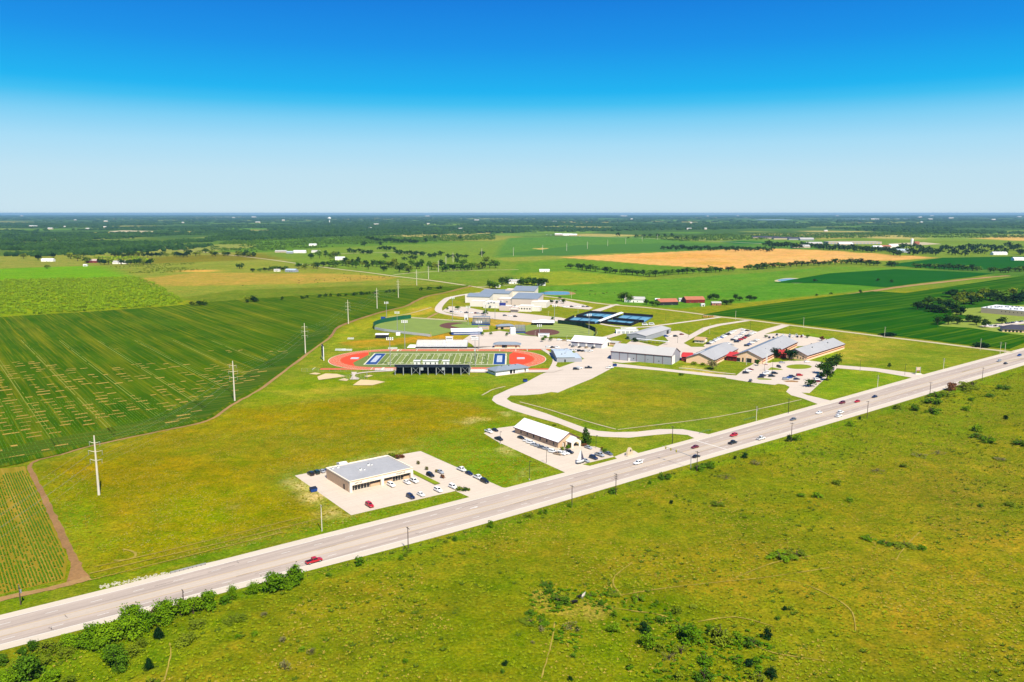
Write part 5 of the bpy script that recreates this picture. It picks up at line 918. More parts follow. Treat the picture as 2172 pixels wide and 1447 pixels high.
x, y = P(699, 473); g = thing('water_tower', 'white water tower on the far wooded horizon', 'water tower', (x, y)); MB().tube([(0, 0, 0), (0, 0, 45)], 6, 8).build('shaft', M_WPAINT, g); MB().tube([(0, 0, 43), (0, 0, 50), (0, 0, 62), (0, 0, 70)], [6, 20, 20, 5], 12).build('tank', M_WPAINT, g)
SPK = sorted([(rng.random()*2172, 459+34*rng.random()**1.3) for i in range(40)])
for i, (px, py) in enumerate(SPK):                              # specks of buildings in the far country
    sc = mpp(py)/1.7; x, y = P(px, py); w = (9+22*rng.random())*max(1, sc*.6)
    gable('far_building', f'tiny pale building, {ordw(i)} from left in the far wooded country', 'building', (x, y), 0, w, w*.5, 5+2*sc, 6+3*sc, M_BEIGE, M_RWHITE, None, .3, 'far building specks')
# ================================================================== VEHICLES
CARC = {'white': (246, 246, 246), 'silver': (186, 190, 198), 'grey': (112, 116, 124), 'black': (26, 28, 34), 'navy': (26, 36, 78), 'blue': (30, 84, 170), 'red': (206, 22, 30), 'maroon': (126, 22, 34), 'green': (20, 60, 48), 'tan': (186, 160, 128), 'yellow': (232, 178, 40)}
def carpaint(c): return mat('car_paint_'+c, CARC[c], .3, .03, 1, spec=.5, coat=.6, k=1.5 if c == 'white' else 1.15)
M_TYRE = mat('tyre_rubber', (30, 30, 32), .9, .1, 4); M_CGLASS = glassmat('car_glass', (.015, .018, .022)); M_TAIL = mat('tail_lamp', (170, 20, 20), .3, .05); M_HEAD = mat('head_lamp', (240, 240, 240), .2, .05)
CT = {'car': dict(L=4.7, W=.9, st=[(-2.35, .72, .38, .70), (-2.25, .84, .26, .90), (-1.6, .9, .24, .98), (.9, .9, .24, .94), (1.7, .88, .24, .84), (2.2, .8, .26, .70), (2.35, .66, .36, .56)], base=(-1.95, .98, .94, .82), top=(-1.2, .1, 1.44, .64), wx=1.42, wr=.33),
      'suv': dict(L=4.9, W=.96, st=[(-2.45, .84, .42, .85), (-2.38, .93, .32, 1.06), (-1.6, .96, .30, 1.10), (.9, .96, .30, 1.08), (1.9, .94, .30, 1.0), (2.35, .86, .32, .86), (2.45, .74, .44, .66)], base=(-2.36, 1.05, 1.05, .88), top=(-2.12, .35, 1.76, .72), wx=1.48, wr=.38),
      'pickup': dict(L=5.8, W=1.0, st=[(-2.9, .9, .5, 1.0), (-2.84, .98, .42, 1.08), (-.82, 1.0, .40, 1.10), (1.3, 1.0, .40, 1.12), (2.3, .97, .40, 1.06), (2.8, .9, .42, .92), (2.9, .78, .5, .72)], base=(-.78, 1.42, 1.08, .92), top=(-.62, .78, 1.88, .74), wx=1.85, wr=.42),
      'van': dict(L=6.4, W=1.02, st=[(-3.2, .96, .45, 1.2), (-3.15, 1.0, .40, 1.3), (0, 1.02, .40, 1.3), (2.4, 1.0, .40, 1.25), (3.1, .92, .42, 1.0), (3.2, .8, .5, .8)], base=(-3.14, 2.5, 1.25, .98), top=(-3.0, 1.9, 2.5, .86), wx=2.0, wr=.40)}
CMESH = {}
def carmeshes(kind, c):
    if (kind, c) in CMESH: return CMESH[(kind, c)]
    d = CT[kind]; b = MB(); vs = []; n = 8
    for x, w, zb, zt in d['st']:
        zm = zb+(zt-zb)*.55
        vs += [(x, -w*.86, zb), (x, -w, zb+.12), (x, -w, zm), (x, -w*.90, zt), (x, w*.90, zt), (x, w, zm), (x, w, zb+.12), (x, w*.86, zb)]
    fs = [(i*n+k, i*n+(k+1) % n, (i+1)*n+(k+1) % n, (i+1)*n+k) for i in range(len(d['st'])-1) for k in range(n)]
    b.add(vs, fs+[tuple(range(n-1, -1, -1)), tuple(range((len(d['st'])-1)*n, len(d['st'])*n))])
    x0, x1, zb, wb = d['base']; t0, t1, zt, wt = d['top']; B = [(x0, -wb, zb), (x1, -wb, zb), (x1, wb, zb), (x0, wb, zb)]; T = [(t0, -wt, zt), (t1, -wt, zt), (t1, wt, zt), (t0, wt, zt)]
    tm = [((t0*.8+t1*.2), -wt*.8, zt+.05), (t1*.85+t0*.15, -wt*.8, zt+.05), (t1*.85+t0*.15, wt*.8, zt+.05), (t0*.8+t1*.2, wt*.8, zt+.05)]
    b.add(B+T+tm, [(0, 1, 5, 4), (1, 2, 6, 5), (2, 3, 7, 6), (3, 0, 4, 7), (4, 5, 9, 8), (5, 6, 10, 9), (6, 7, 11, 10), (7, 4, 8, 11), (8, 9, 10, 11)])
    def pane(i, j, e0=.1, e1=.1, lo=.12, hi=.14):
        p0, p1, q0, q1 = (np.array(v) for v in (B[i], B[j], T[i], T[j])); nn = np.cross(p1-p0, q0-p0); nn /= np.linalg.norm(nn); f = lambda s, t_: tuple((p0*(1-s)+p1*s)*(1-t_)+(q0*(1-s)+q1*s)*t_+nn*.015)
        return MB().quad(f(e0, lo), f(1-e1, lo), f(1-e1, 1-hi), f(e0, 1-hi))
    m = {'body': b.mesh('body', carpaint(c))}
    wb_ = MB().tube([(0, -.12, 0), (0, .12, 0)], d['wr'], 12).add([(d['wr']*.6*math.cos(a), s*.125, d['wr']*.6*math.sin(a)) for s in (-1,) for a in np.linspace(0, 6.283, 9)[:-1]], [tuple(range(8))], 1).add([(d['wr']*.6*math.cos(a), .125, d['wr']*.6*math.sin(a)) for a in np.linspace(0, 6.283, 9)[:-1]], [tuple(range(7, -1, -1))], 1)
    key = ('parts', kind)
    if key not in CMESH:
        CMESH[key] = {'windshield': pane(1, 2).mesh('windshield', M_CGLASS), 'rear_window': pane(3, 0).mesh('rear_window', M_CGLASS), 'side_l': pane(2, 3, .08, .08).mesh('side_window', M_CGLASS), 'side_r': pane(0, 1, .08, .08).mesh('side_window', M_CGLASS), 'wheel': wb_.mesh('wheel', [M_TYRE, M_STEEL])}
        lamps = d['st'][-2]; rl = d['st'][0]
        CMESH[key]['head'] = MB().box(lamps[0]-.05, lamps[0]+.08, -.14, .14, lamps[3]-.16, lamps[3]-.02).mesh('headlight', M_HEAD); CMESH[key]['tail'] = MB().box(rl[0]-.03, rl[0]+.06, -.12, .12, rl[3]-.16, rl[3]+.02).mesh('tail_light', M_TAIL)
        if kind == 'pickup': CMESH[key]['bed'] = MB().box(-2.72, -.9, -.78, .78, 1.085, 1.115).mesh('cargo_bed', M_DARK)
    m.update(CMESH[key])
    # one-mesh version for far cars
    f = MB(); f.v = list(b.v); f.f = list(b.f); f.m = [0]*len(b.f)
    for pn in (pane(1, 2), pane(3, 0), pane(2, 3, .08, .08), pane(0, 1, .08, .08)): f.add(pn.v, pn.f, 1)
    for sx in (-1, 1):
        for sy in (-1, 1): f.tube([(sx*d['wx'], sy*(d['W']-.14)-.1, d['wr']), (sx*d['wx'], sy*(d['W']-.14)+.1, d['wr'])], d['wr'], 8, 2)
    if kind == 'pickup': f.box(-2.72, -.9, -.78, .78, 1.085, 1.115, 2)
    m['far'] = f.mesh('parked_car', [carpaint(c), M_CGLASS, M_TYRE]); CMESH[(kind, c)] = m; return m
def car(px, py, kind, c, ang, label, group, near=True, name=None, cat=None, z=.07):
    m = carmeshes(kind, c); x, y = P(px, py+1.5); nm = name or {'car': 'parked_car', 'suv': 'parked_suv', 'pickup': 'parked_pickup', 'van': 'parked_van'}[kind]; cat = cat or {'car': 'car', 'suv': 'car', 'pickup': 'pickup truck', 'van': 'van'}[kind]
    if not near: o = obj(nm, m['far'], loc=(x, y, z), rz=ang); return tag(o, label, cat, group)
    g = thing(nm, label, cat, (x, y, z), ang, group); d = CT[kind]; obj('body', m['body'], g)
    for k, nn in (('windshield', 'windshield'), ('rear_window', 'rear_window'), ('side_l', 'side_window'), ('side_r', 'side_window')): obj(nn, m[k], g)
    for sx in (-1, 1):
        for sy in (-1, 1): obj('wheel', m['wheel'], g, loc=(sx*d['wx'], sy*(d['W']-.13), d['wr']))
    for sy in (-.62, .62): obj('headlight', m['head'], g, loc=(0, sy*d['W']/.9, 0)); obj('tail_light', m['tail'], g, loc=(0, sy*d['W']/.9, 0))
    if kind == 'pickup': obj('cargo_bed', m['bed'], g)
    return g
KW = {'car': 'car', 'suv': 'SUV', 'pickup': 'pickup truck', 'van': 'van'}
HWC = [(666, 1192, 'pickup', 'red', 1, 'bright red pickup truck alone on the near left stretch of highway'), (1353, 983, 'suv', 'white', -1, 'white car on the highway opposite the office driveway'), (1474, 949, 'car', 'maroon', -1, 'dark red car on the highway by the traffic signal'), (1477, 969, 'car', 'black', 1, 'black car in the near lane by the traffic signal'), (1556, 924, 'suv', 'red', -1, 'red car in the far lane beyond the curved drive mouth'), (1554, 940, 'pickup', 'black', 1, 'black pickup truck in the near lane below the red car'), (1614, 931, 'pickup', 'white', 1, 'pale pickup truck in the near lane beside the pole'), (1682, 890, 'car', 'grey', -1, 'dark grey car in the far lane above the roadside pole'), (1737, 876, 'car', 'white', -1, 'lone white car before the school drive'), (1783, 875, 'suv', 'white', 1, 'further of two white cars side by side on the highway'), (1779, 883, 'suv', 'white', 1, 'nearer of two white cars side by side on the highway'), (1786, 855, 'suv', 'maroon', -1, 'left of the two red cars near the school drive'), (1818, 852, 'car', 'red', -1, 'right of the two red cars near the school drive'), (1855, 842, 'car', 'navy', -1, 'dark navy car following the two red cars'), (2119, 766, 'suv', 'silver', -1, 'silver blue car near the far right end of the highway'), (2133, 771, 'car', 'black', 1, 'black car in the near lane at the far right'), (2162, 754, 'suv', 'blue', -1, 'blue car at the right edge of the picture')]
for px, py, k, c, s, l in HWC: car(px, py, k, c, ANG+(0 if s > 0 else math.pi), l, 'vehicles driving on the highway', True, {'car': 'car', 'suv': 'suv', 'pickup': 'pickup_truck', 'van': 'van'}[k])
aV = ANG+math.pi/2; aN = aV+math.pi; aA = math.atan2(SA[1], SA[0]); aB = aA+math.pi/2
LOTS = [
 ('cars parked around the flat roofed shop', True, [(659, 1006, 'suv', 'black', aV, 'leftmost dark car of the four behind the shop'), (671, 1003, 'suv', 'green', aV, 'dark green car second in the four behind the shop'), (683, 1000, 'car', 'silver', aV, 'silver car third in the four behind the shop'), (695, 998, 'car', 'blue', aV, 'blue car fourth in the row behind the shop'), (784, 1073, 'suv', 'red', aN, 'bright red car alone at the front edge of the shop lot'), (871, 1055, 'suv', 'navy', aN, 'dark navy car at the front edge of the shop lot'), (893, 1050, 'car', 'white', aN, 'white car just right of the navy car at the lot edge'), (929.5, 1041, 'suv', 'white', aN, 'white car in the middle of the shop lot front edge'), (961, 1034, 'suv', 'white', aN, 'white car beside the shrub at the lot corner'), (830, 1030, 'suv', 'white', aN, 'white car parked below the shop centre pillar'), (863, 1024, 'car', 'white', aN, 'white car nearest the right shop window'), (878, 1021, 'pickup', 'white', aN, 'white pickup truck at the right end of the shop front'), (913, 1009, 'suv', 'black', aN, 'dark car left of the planter strip'), (934, 1002, 'car', 'silver', aN, 'silver blue car right of the planter strip'), (979, 997, 'pickup', 'white', aN, 'white pickup truck first in the right edge row of the shop lot'), (995, 1005, 'car', 'navy', aN, 'navy car second in the right edge row of the shop lot'), (1014, 1014, 'pickup', 'white', aN, 'white pickup truck third in the right edge row of the shop lot'), (1028, 1022, 'suv', 'black', aN, 'black car last in the right edge row of the shop lot')]),
 ('cars parked around the white roofed office', True, [(1037, 916, 'pickup', 'white', aN, 'white pickup truck at the back left corner of the office lot'), (1050, 913, 'car', 'black', aN, 'dark car beside the white pickup at the office lot corner'), (1058, 932, 'pickup', 'black', aN, 'black pickup truck near the left edge of the office lot'), (1105, 929, 'car', 'black', aN, 'dark car alone in the middle of the office lot'), (1119, 921, 'suv', 'grey', aV, 'grey car at the back corner of the office'), (1118, 936, 'car', 'white', R(-36), 'first white car in the row beside the office wall'), (1126, 940, 'suv', 'white', R(-36), 'second car in the row beside the office wall, white'), (1134, 944, 'car', 'silver', R(-36), 'third car in the row beside the office wall, silver'), (1142, 947, 'car', 'silver', R(-36), 'fourth car in the row beside the office wall, silver'), (1150, 950, 'car', 'grey', R(-36), 'fifth car in the row beside the office wall, grey'), (1160, 953, 'car', 'silver', R(-36), 'sixth car in the row beside the office wall, silver'), (1173, 959, 'suv', 'white', R(-36), 'white car left of the row before the porch'), (1183, 963, 'car', 'tan', R(-36), 'tan car in the row before the porch'), (1191, 963, 'suv', 'white', R(-36), 'white car in the middle of the row before the porch'), (1199, 962, 'car', 'white', R(-36), 'white car right in the row before the porch'), (1207, 960, 'suv', 'black', R(-36), 'black car at the end of the row before the porch'), (1248, 950, 'car', 'silver', aN, 'silver car beside the tall office tree'), (1272, 966, 'pickup', 'silver', aN, 'silver pickup truck at the office lot front edge'), (1259, 972, 'suv', 'navy', aN, 'navy car left of the silver pickup truck'), (1242, 978, 'car', 'silver', aN, 'silver car beside the sail sign'), (1291, 963, 'car', 'grey', aN, 'grey car at the right end of the office lot')]),
 ('cars parked in front of the gabled school', True, [(1592, 784, 'car', 'maroon', R(8), 'maroon car at the far left of the school car park'), (1588, 787, 'suv', 'white', R(8), 'white car next to the maroon car'), (1582, 791, 'suv', 'black', R(8), 'black car nearest the left edge of the school car park'), (1629, 790, 'suv', 'white', R(8), 'further white car in the second school row'), (1624, 793, 'suv', 'white', R(8), 'nearer white car in the second school row'), (1618, 797, 'suv', 'navy', R(8), 'navy car in the second school row'), (1614, 800, 'car', 'black', R(8), 'black car at the near end of the second school row'), (1643, 792, 'suv', 'black', R(8), 'black car right of the white pair'), (1637, 798, 'suv', 'black', R(8), 'black car nearest the thin grass island'), (1680, 799, 'suv', 'navy', R(8), 'navy car in the third school row'), (1674, 801, 'car', 'blue', R(8), 'blue car in the third school row'), (1667, 804, 'suv', 'silver', R(8), 'silver car at the near end of the third school row'), (1690, 804, 'car', 'navy', R(8), 'dark car right of the mulch island row'), (1696, 796, 'suv', 'red', R(8), 'bright red car in the school car park'), (1592, 808, 'suv', 'grey', aB, 'dark grey car leaving along the school drive'), (1659, 769, 'car', 'silver', R(-4), 'silver car on the school entrance loop'), (1652, 778, 'suv', 'black', aA-.9, 'black car left of the oval island'), (1712, 767, 'car', 'white', R(8), 'white car at the top of the school loop'), (1739, 798, 'suv', 'blue', R(8), 'blue car half under the row of trees'), (1737, 801, 'suv', 'navy', R(8), 'navy car under the row of trees'), (1734, 805, 'suv', 'white', R(8), 'white car beside the row of trees'), (1735, 809, 'car', 'maroon', R(8), 'maroon car nearest the single round tree')]),
 ('vehicles on the bus lot', True, [(1222, 783, 'suv', 'black', 0, 'black car left on the empty bus lot'), (1229, 781, 'suv', 'white', 0, 'white car between the black vehicles on the bus lot'), (1248, 780, 'pickup', 'black', 0, 'black pickup truck on the bus lot'), (1293, 780, 'pickup', 'white', 0, 'white pickup truck beside the blue dumpster')])]
for grp, near, lst in LOTS:
    for px, py, k, c, a, l in lst: car(px, py, k, c, a, l, grp, near)
CYC = ['white', 'white', 'silver', 'white', 'grey', 'white', 'black', 'white', 'navy', 'silver']
def carrow(p0, p1, n, ang, cols, place, grp, kinds=('suv', 'car', 'suv', 'pickup', 'car')):
    for i in range(n):
        f = i/max(1, n-1); c = cols[i % len(cols)]; k = kinds[i % len(kinds)]
        car(p0[0]+(p1[0]-p0[0])*f, p0[1]+(p1[1]-p0[1])*f, k, c, ang+random.uniform(-.04, .04), f'{c} {KW[k]}, {ordw(i)} from left in {place}'.replace('the right middle row of the staff car park', 'the right middle staff row').replace('the left middle row of the staff car park', 'the left middle staff row').replace('the row behind the school', 'the row behind the school').replace('the back row behind the right school block', 'the back row behind the school'), grp, False)
G5 = 'cars in the staff car park behind the school'
carrow((1503, 729), (1548, 707), 15, R(6), ['black', 'white', 'white', 'silver', 'white', 'white', 'white', 'white', 'blue', 'white', 'white', 'white', 'black'], 'the staff car park lawn row', G5)
carrow((1552, 705), (1558, 702), 2, R(6), ['white', 'white'], 'the pair at the top of the staff car park', G5)
carrow((1546, 729), (1552, 731), 2, R(6), ['white', 'silver'], 'the short front row of the staff car park', G5)
carrow((1555, 721), (1580, 704), 7, R(6), ['black', 'white', 'white', 'white', 'silver', 'white', 'white'], 'the left middle row of the staff car park', G5)
carrow((1562, 725), (1598, 706), 9, R(6), ['black', 'navy', 'red', 'maroon', 'red', 'black', 'grey', 'white', 'white'], 'the right middle row of the staff car park', G5)
carrow((1577, 700), (1585, 701), 2, R(6), ['white', 'black'], 'the far pair of the staff car park', G5)
carrow((1584, 733), (1606, 721), 5, R(6), ['black', 'blue', 'white', 'silver', 'white'], 'the row beside the middle school roof', G5)
carrow((1632, 716), (1700, 714), 9, R(66), ['black', 'navy', 'white', 'grey', 'tan', 'grey', 'white', 'navy', 'maroon'], 'the row behind the school', G5)
carrow((1648, 710), (1703, 712), 5, R(66), ['black', 'white', 'silver', 'white', 'white'], 'the back row behind the right school block', G5)
G6 = 'cars by the white roofed garage'
carrow((1215, 735), (1258, 738), 4, R(60), ['grey', 'black', 'tan', 'black'], 'the row before the garage doors', G6)
carrow((1203, 742), (1222, 744), 4, R(40), ['black', 'maroon', 'white', 'white'], 'the row left below the garage', G6)
carrow((1229, 744), (1252, 745), 4, R(40), ['black', 'black', 'white', 'white'], 'the row right below the garage', G6)
carrow((1163, 736), (1182, 737), 3, R(30), ['white', 'black', 'white'], 'the row above the team hall', G6)
carrow((1187, 721), (1207, 723), 3, R(10), ['white', 'tan', 'white'], 'the three by the softball fence', G6)
carrow((1006, 717), (1006, 717), 1, 0, ['white'], 'the ball field car park', G6, ('van',))
G7 = 'cars by the grey metal workshop'
carrow((1413, 713), (1421, 713), 2, 0, ['blue', 'white'], 'the pair at the workshop door', G7); carrow((1433, 713), (1446, 709), 2, R(20), ['black', 'maroon'], 'the pair beyond the workshop', G7)
carrow((1368, 689), (1382, 688), 2, 0, ['white', 'white'], 'the pair on the tennis court lane', G7, ('van', 'van'))
G8 = 'cars at the white high school'
carrow((958, 661), (1010, 664), 6, 0, ['black', 'white', 'white', 'black', 'white', 'maroon'], 'the forecourt left row', G8)
carrow((1015, 664.5), (1024, 665), 2, 0, ['silver', 'navy'], 'the forecourt centre pair', G8)
carrow((1071, 669), (1093, 671), 3, R(20), ['grey', 'white', 'black'], 'the forecourt right row', G8)
carrow((1196, 650), (1246, 650), 7, R(10), ['white', 'white', 'black', 'white', 'white', 'grey', 'black'], 'the high school end lot lower row', G8)
carrow((1168, 637), (1192, 638), 5, R(10), ['black', 'white', 'white', 'silver', 'white'], 'the high school end lot upper row', G8)
carrow((1172, 676), (1176, 676), 1, 0, ['white'], 'the drive by the small tree', G8)
carrow((2096, 690), (2128, 693), 7, R(20), ['white', 'silver', 'white', 'black', 'white', 'silver', 'black'], 'the front row of the dark roofed building', 'cars by the dark roofed building')
carrow((2136, 686), (2168, 682), 6, R(20), ['black', 'black', 'navy', 'white', 'black', 'grey'], 'the back row of the dark roofed building', 'cars by the dark roofed building')
carrow((1160, 497), (1230, 500), 9, 0, ['white'], 'the row on the far country road', 'far vehicles', ('van',))
for px, l in ((1496, 'left'), (1509, 'right')):
    o = car(px, 672.5, 'van', 'yellow', R(10), l+' of two yellow buses on the farm road', 'yellow buses', False, 'school_bus', 'bus')
# ================================================================== STREET FURNITURE
M_WOOD = mat('weathered_wood', (104, 84, 72), .9, .15, 3); M_CONC = mat('pole_concrete', (236, 226, 206), .8, .05, 1, k=1.25); M_WIRE = mat('wire', (150, 154, 150), .5, .05); M_DWIRE = mat('dark_wire', (60, 62, 64), .5, .05)
def upole(px, py, top, label, m_=None, arms=1, group='wooden utility poles', extra=None):
    x, y = P(px, py); h = (py-top)*mpp(py)*1.03; g = thing('utility_pole', label, 'utility pole', (x, y), ANG, group); MB().tube([(0, 0, -.2), (0, 0, h)], [.19, .13], 7).build('pole', m_ or M_WOOD, g)
    for k in range(arms): MB().box(-.06, .06, -1.2, 1.2, h-.5-k*.9, h-.36-k*.9).build('crossarm', M_WOOD, g); [MB().tube([(0, yy, h-.36-k*.9), (0, yy, h-.16-k*.9)], .06, 5).build('insulator', M_STEEL, g) for yy in (-1.1, -.4, .4, 1.1)]
    if extra: MB().tube([(.3, 0, h-2.6), (.3, 0, h-1.5)], .32, 8).build('transformer', M_STEEL, g)
    return (x, y, h)
road_poles = [upole(*a) for a in ((389, 1275, 1250, 'utility pole half hidden by the shrub row'), (866, 1169, 1117, 'utility pole beside the highway below the shop'), (1213, 1076, 1029, 'utility pole beside the highway below the green meadow'), (1306, 1049, 1004, 'double armed utility pole below the office', None, 3), (1478, 1000, 957, 'utility pole beside the traffic signal'), (1678, 937, 897, 'utility pole next to a dark round bush'), (1839, 888, 851, 'utility pole below the pair of red cars'), (1972, 841, 811, 'utility pole among the roadside bushes'), (2083, 808, 780, 'utility pole near the far right bushes'))]
for a in ((683, 1127, 1070, 'pale utility pole on the grass below the shop lot', M_CONC, 1, 'pale roadside poles'), (44, 1283, 1240, 'dark utility pole with transformer at the lower left', None, 2, 'wooden utility poles', 1), (1426, 941, 904, 'utility pole on the lawn inside the curved drive', M_DARK), (1604, 893, 862, 'pale utility pole with transformer above the highway', M_CONC, 2, 'pale roadside poles', 1), (1672, 877, 846, 'thin dark pole on the lawn by the school drive', M_DARK), (1861, 823, 796, 'pale pole with many lamps on the lawn', M_CONC, 3, 'pale roadside poles', 1), (2001, 783, 760, 'pale pole beside the far highway drive', M_CONC, 2, 'pale roadside poles', 1), (2121, 752, 726, 'left pole at the farm road corner', M_CONC, 2, 'pale roadside poles'), (2131, 750, 727, 'right pole at the farm road corner', M_CONC, 2, 'pale roadside poles'), (2079, 743, 719, 'pole beside the dark hedge at the farm road', M_CONC, 1, 'pale roadside poles'), (1876, 716, 694, 'pole beside the long dark bush on the farm road', M_CONC, 1, 'pale roadside poles'), (1560, 679, 660, 'pole where the curved lane meets the farm road', M_CONC, 1, 'pale roadside poles'), (1704, 695, 673, 'pole where the staff drive meets the farm road', M_CONC, 2, 'pale roadside poles'), (1212, 633, 620, 'pole behind the high school by the pond', M_CONC, 1, 'pale roadside poles'), (1326, 641, 626, 'pole beside the cream farmhouse', M_CONC, 1, 'pale roadside poles')): upole(*a)
def lamp(px, py, top, label, m_=M_DARK, arms=1):
    x, y = P(px, py); h = (py-top)*mpp(py)*1.03; g = thing('lamp_post', label, 'lamp post', (x, y), 0, 'car park lamp posts'); MB().tube([(0, 0, 0), (0, 0, h)], [.11, .08], 6).build('pole', m_, g)
    for s_ in ((-1, 1) if arms > 1 else (1,)): MB().box(min(0, s_*.9), max(0, s_*.9), -.18, .18, h-.12, h+.06).build('lamp_head', m_, g)
    MB().tube([(0, 0, 0), (0, 0, .5)], .3, 8).build('base', M_CON2, g)
for a in ((1123, 1018, 978, 'dark lamp post on the meadow below the office lot'), (1159, 983, 955, 'dark lamp post at the near edge of the office lot'), (1264, 951, 924, 'dark lamp post beside the tall office tree'), (1061, 942, 916, 'dark lamp post at the left edge of the office lot'), (1638, 790, 762, 'dark lamp post in the middle of the school car park', M_DARK, 2), (1621, 788, 772, 'dark lamp post on the school walk'), (1583, 774, 756, 'flag pole like white post on the school lawn', M_WPAINT), (1824, 787, 764, 'dark lamp post along the school highway drive'), (1919, 796, 773, 'dark lamp post near the highway end of the drive'), (1505, 708, 688, 'pale lamp post beside the staff car park', M_CONC), (1591, 703, 682, 'dark lamp post at the far side of the staff car park'), (1675, 708, 692, 'dark lamp post behind the right school block'), (1489, 702, 690, 'dark lamp post on the curved lane'), (1412, 682, 664, 'dark lamp post on the lawn beside the tennis lane'), (1460, 716, 700, 'dark lamp post by the workshop yard'), (1437, 728, 716, 'dark lamp post behind the hall'), (1202, 730, 713, 'pale lamp post by the garage lawn', M_CONC), (1135, 720, 703, 'pale lamp post in the ball field car park', M_CONC), (1163, 679, 661, 'pale lamp post on the high school lawn', M_CONC), (1226, 664, 650, 'pale lamp post on the lawn before the tennis courts', M_CONC)): lamp(*a)
# roadside wires
for k in range(2):
    mb = MB()
    for a, b_ in zip(road_poles[1:-1], road_poles[2:]):
        pts = []
        for t_ in np.linspace(0, 1, 9): s_ = 4*t_*(1-t_); pts.append((a[0]+(b_[0]-a[0])*t_+V[0]*(k*1.6-.8), a[1]+(b_[1]-a[1])*t_+V[1]*(k*1.6-.8), a[2]*(1-t_)+b_[2]*t_-.2-s_*.9))
        mb.tube(pts, .012, 3, cap=False)
    tag(mb.build('roadside_wire', M_DWIRE), ('nearer' if k == 0 else 'farther')+' overhead wire along the roadside poles', 'wire')
# transmission towers
TW = [(210, 1050), (498, 851), (648, 750), (739, 687), (800, 655), (845, 632), (884, 605.5), (909, 592), (930, 577), (946, 566), (961, 556), (1022, 545), (1089, 543), (1151, 536.5), (1202, 532.5), (1246, 528), (1289, 522.5), (1327, 517.5), (1362, 512), (1394, 508.5)]
TL = []
for i, (px, py) in enumerate(TW):
    x, y = P(px, py); d0 = P(*TW[max(i-1, 0)]); d1 = P(*TW[min(i+1, len(TW)-1)]); a = math.atan2(d1[1]-d0[1], d1[0]-d0[0]); h = 26.0 if i < 7 else 24
    g = thing('transmission_pole', f'tall pale transmission pole, {ordw(i)} from the near left in the power line', 'power pole', (x, y), a-math.pi/2, 'transmission poles'); MB().tube([(0, 0, -.3), (0, 0, h)], [.55, .26], 8).build('pole', M_CONC, g)
    for k, z in enumerate((h-3.2, h-7.0, h-10.8)):
        for s_ in (-1, 1):
            w = (2.2, 2.9, 2.5)[k]; MB().tube([(0, 0, z), (s_*w*.5, 0, z+.15), (s_*w, 0, z+.55)], [.14, .11, .07], 5).build('arm', M_CONC, g)
            MB().tube([(s_*w, 0, z+.5), (s_*w*.98, 0, z-1.3)], .09, 5).build('insulator', M_STEEL, g)
    TL.append((x, y, h, a))
p0 = (P(210, 1050)[0]+.5, P(210, 1050)[1]-172, 26.0, math.pi/2)
for k, (hz, w) in enumerate(((-4.5, 2.2), (-8.3, 2.9), (-12.1, 2.5))):
    for s_ in (-1, 1):
        mb = MB(); T_ = [p0]+TL[:8]
        for a, b_ in zip(T_[:-1], T_[1:]):
            pts = []
            for t_ in np.linspace(0, 1, 13):
                sag = 4*t_*(1-t_)*4.0; ca = a[3]-math.pi/2; cb = b_[3]-math.pi/2
                pts.append((a[0]*(1-t_)+b_[0]*t_+s_*w*(math.cos(ca)*(1-t_)+math.cos(cb)*t_), a[1]*(1-t_)+b_[1]*t_+s_*w*(math.sin(ca)*(1-t_)+math.sin(cb)*t_), a[2]*(1-t_)+b_[2]*t_+hz-sag))
            mb.tube(pts, .022, 3, cap=False)
        tag(mb.build('conductor', M_WIRE), ('upper', 'middle', 'lower')[k]+(' left' if s_ < 0 else ' right')+' conductor wire of the transmission line', 'wire')
# traffic signal
x, y = P(1465, 995); g = thing('traffic_signal', 'traffic signal mast arm reaching over the highway', 'traffic signal', (x, y), ANG+math.pi/2); MB().tube([(0, 0, 0), (0, 0, 6.6)], [.2, .14], 7).build('mast', M_STEEL, g); MB().tube([(0, 0, 6.2), (14, 0, 6.9), (18, 0, 7.0)], [.13, .09, .06], 6).build('arm', M_STEEL, g)
for xx in (9.0, 12.4, 15.6):
    hd = MB().box(xx-.22, xx+.22, -.2, .2, 5.9, 7.2).build('signal_head', M_YPOLE, g)
    for k in range(3): MB().tube([(xx, -.2, 6.12+k*.42), (xx, -.32, 6.12+k*.42)], .15, 8).build('lens', M_DARK, hd)
# stone monument sign, sail sign, boards, dumpsters
x, y = P(1335, 966); g = thing('monument_sign', 'pale stone arch monument with a dark opening beside the highway', 'monument', (x, y), ANG+.1)
q = [(-2.3, 0), (2.3, 0), (1.9, 1.6), (1.1, 3.2), (.4, 3.9), (-.4, 3.9), (-1.1, 3.2), (-1.9, 1.6)]; n = len(q); MB().add([(a, -.6, z) for a, z in q]+[(a, .6, z) for a, z in q], [tuple(range(n)), tuple(range(2*n-1, n-1, -1))]+[(i, n+i, n+(i+1) % n, (i+1) % n) for i in range(n)]).build('stone_body', mat('pale_stone', (250, 226, 190), .9, .15, 2), g); MB().tube([(.1, -.66, 2.6), (.1, -.4, 2.6)], .55, 10).build('bell_opening', M_DARK, g); MB().box(-2.8, 2.8, -1.0, 1.0, 0, .35).build('base', M_CON2, g)
x, y = P(1231, 983); g = thing('sailboat', 'small sailboat with white sail displayed on a trailer at the office lot entrance', 'boat', (x, y), ANG)
hull = MB(); st = [(-2.3, .6, .7, 1.3), (-1.5, .85, .55, 1.3), (.5, .85, .5, 1.35), (1.8, .45, .6, 1.45), (2.5, .06, .95, 1.5)]; vs = []
for a, w, z0, z1 in st: vs += [(a, -w, z1), (a, -w*.6, z0), (a, w*.6, z0), (a, w, z1)]
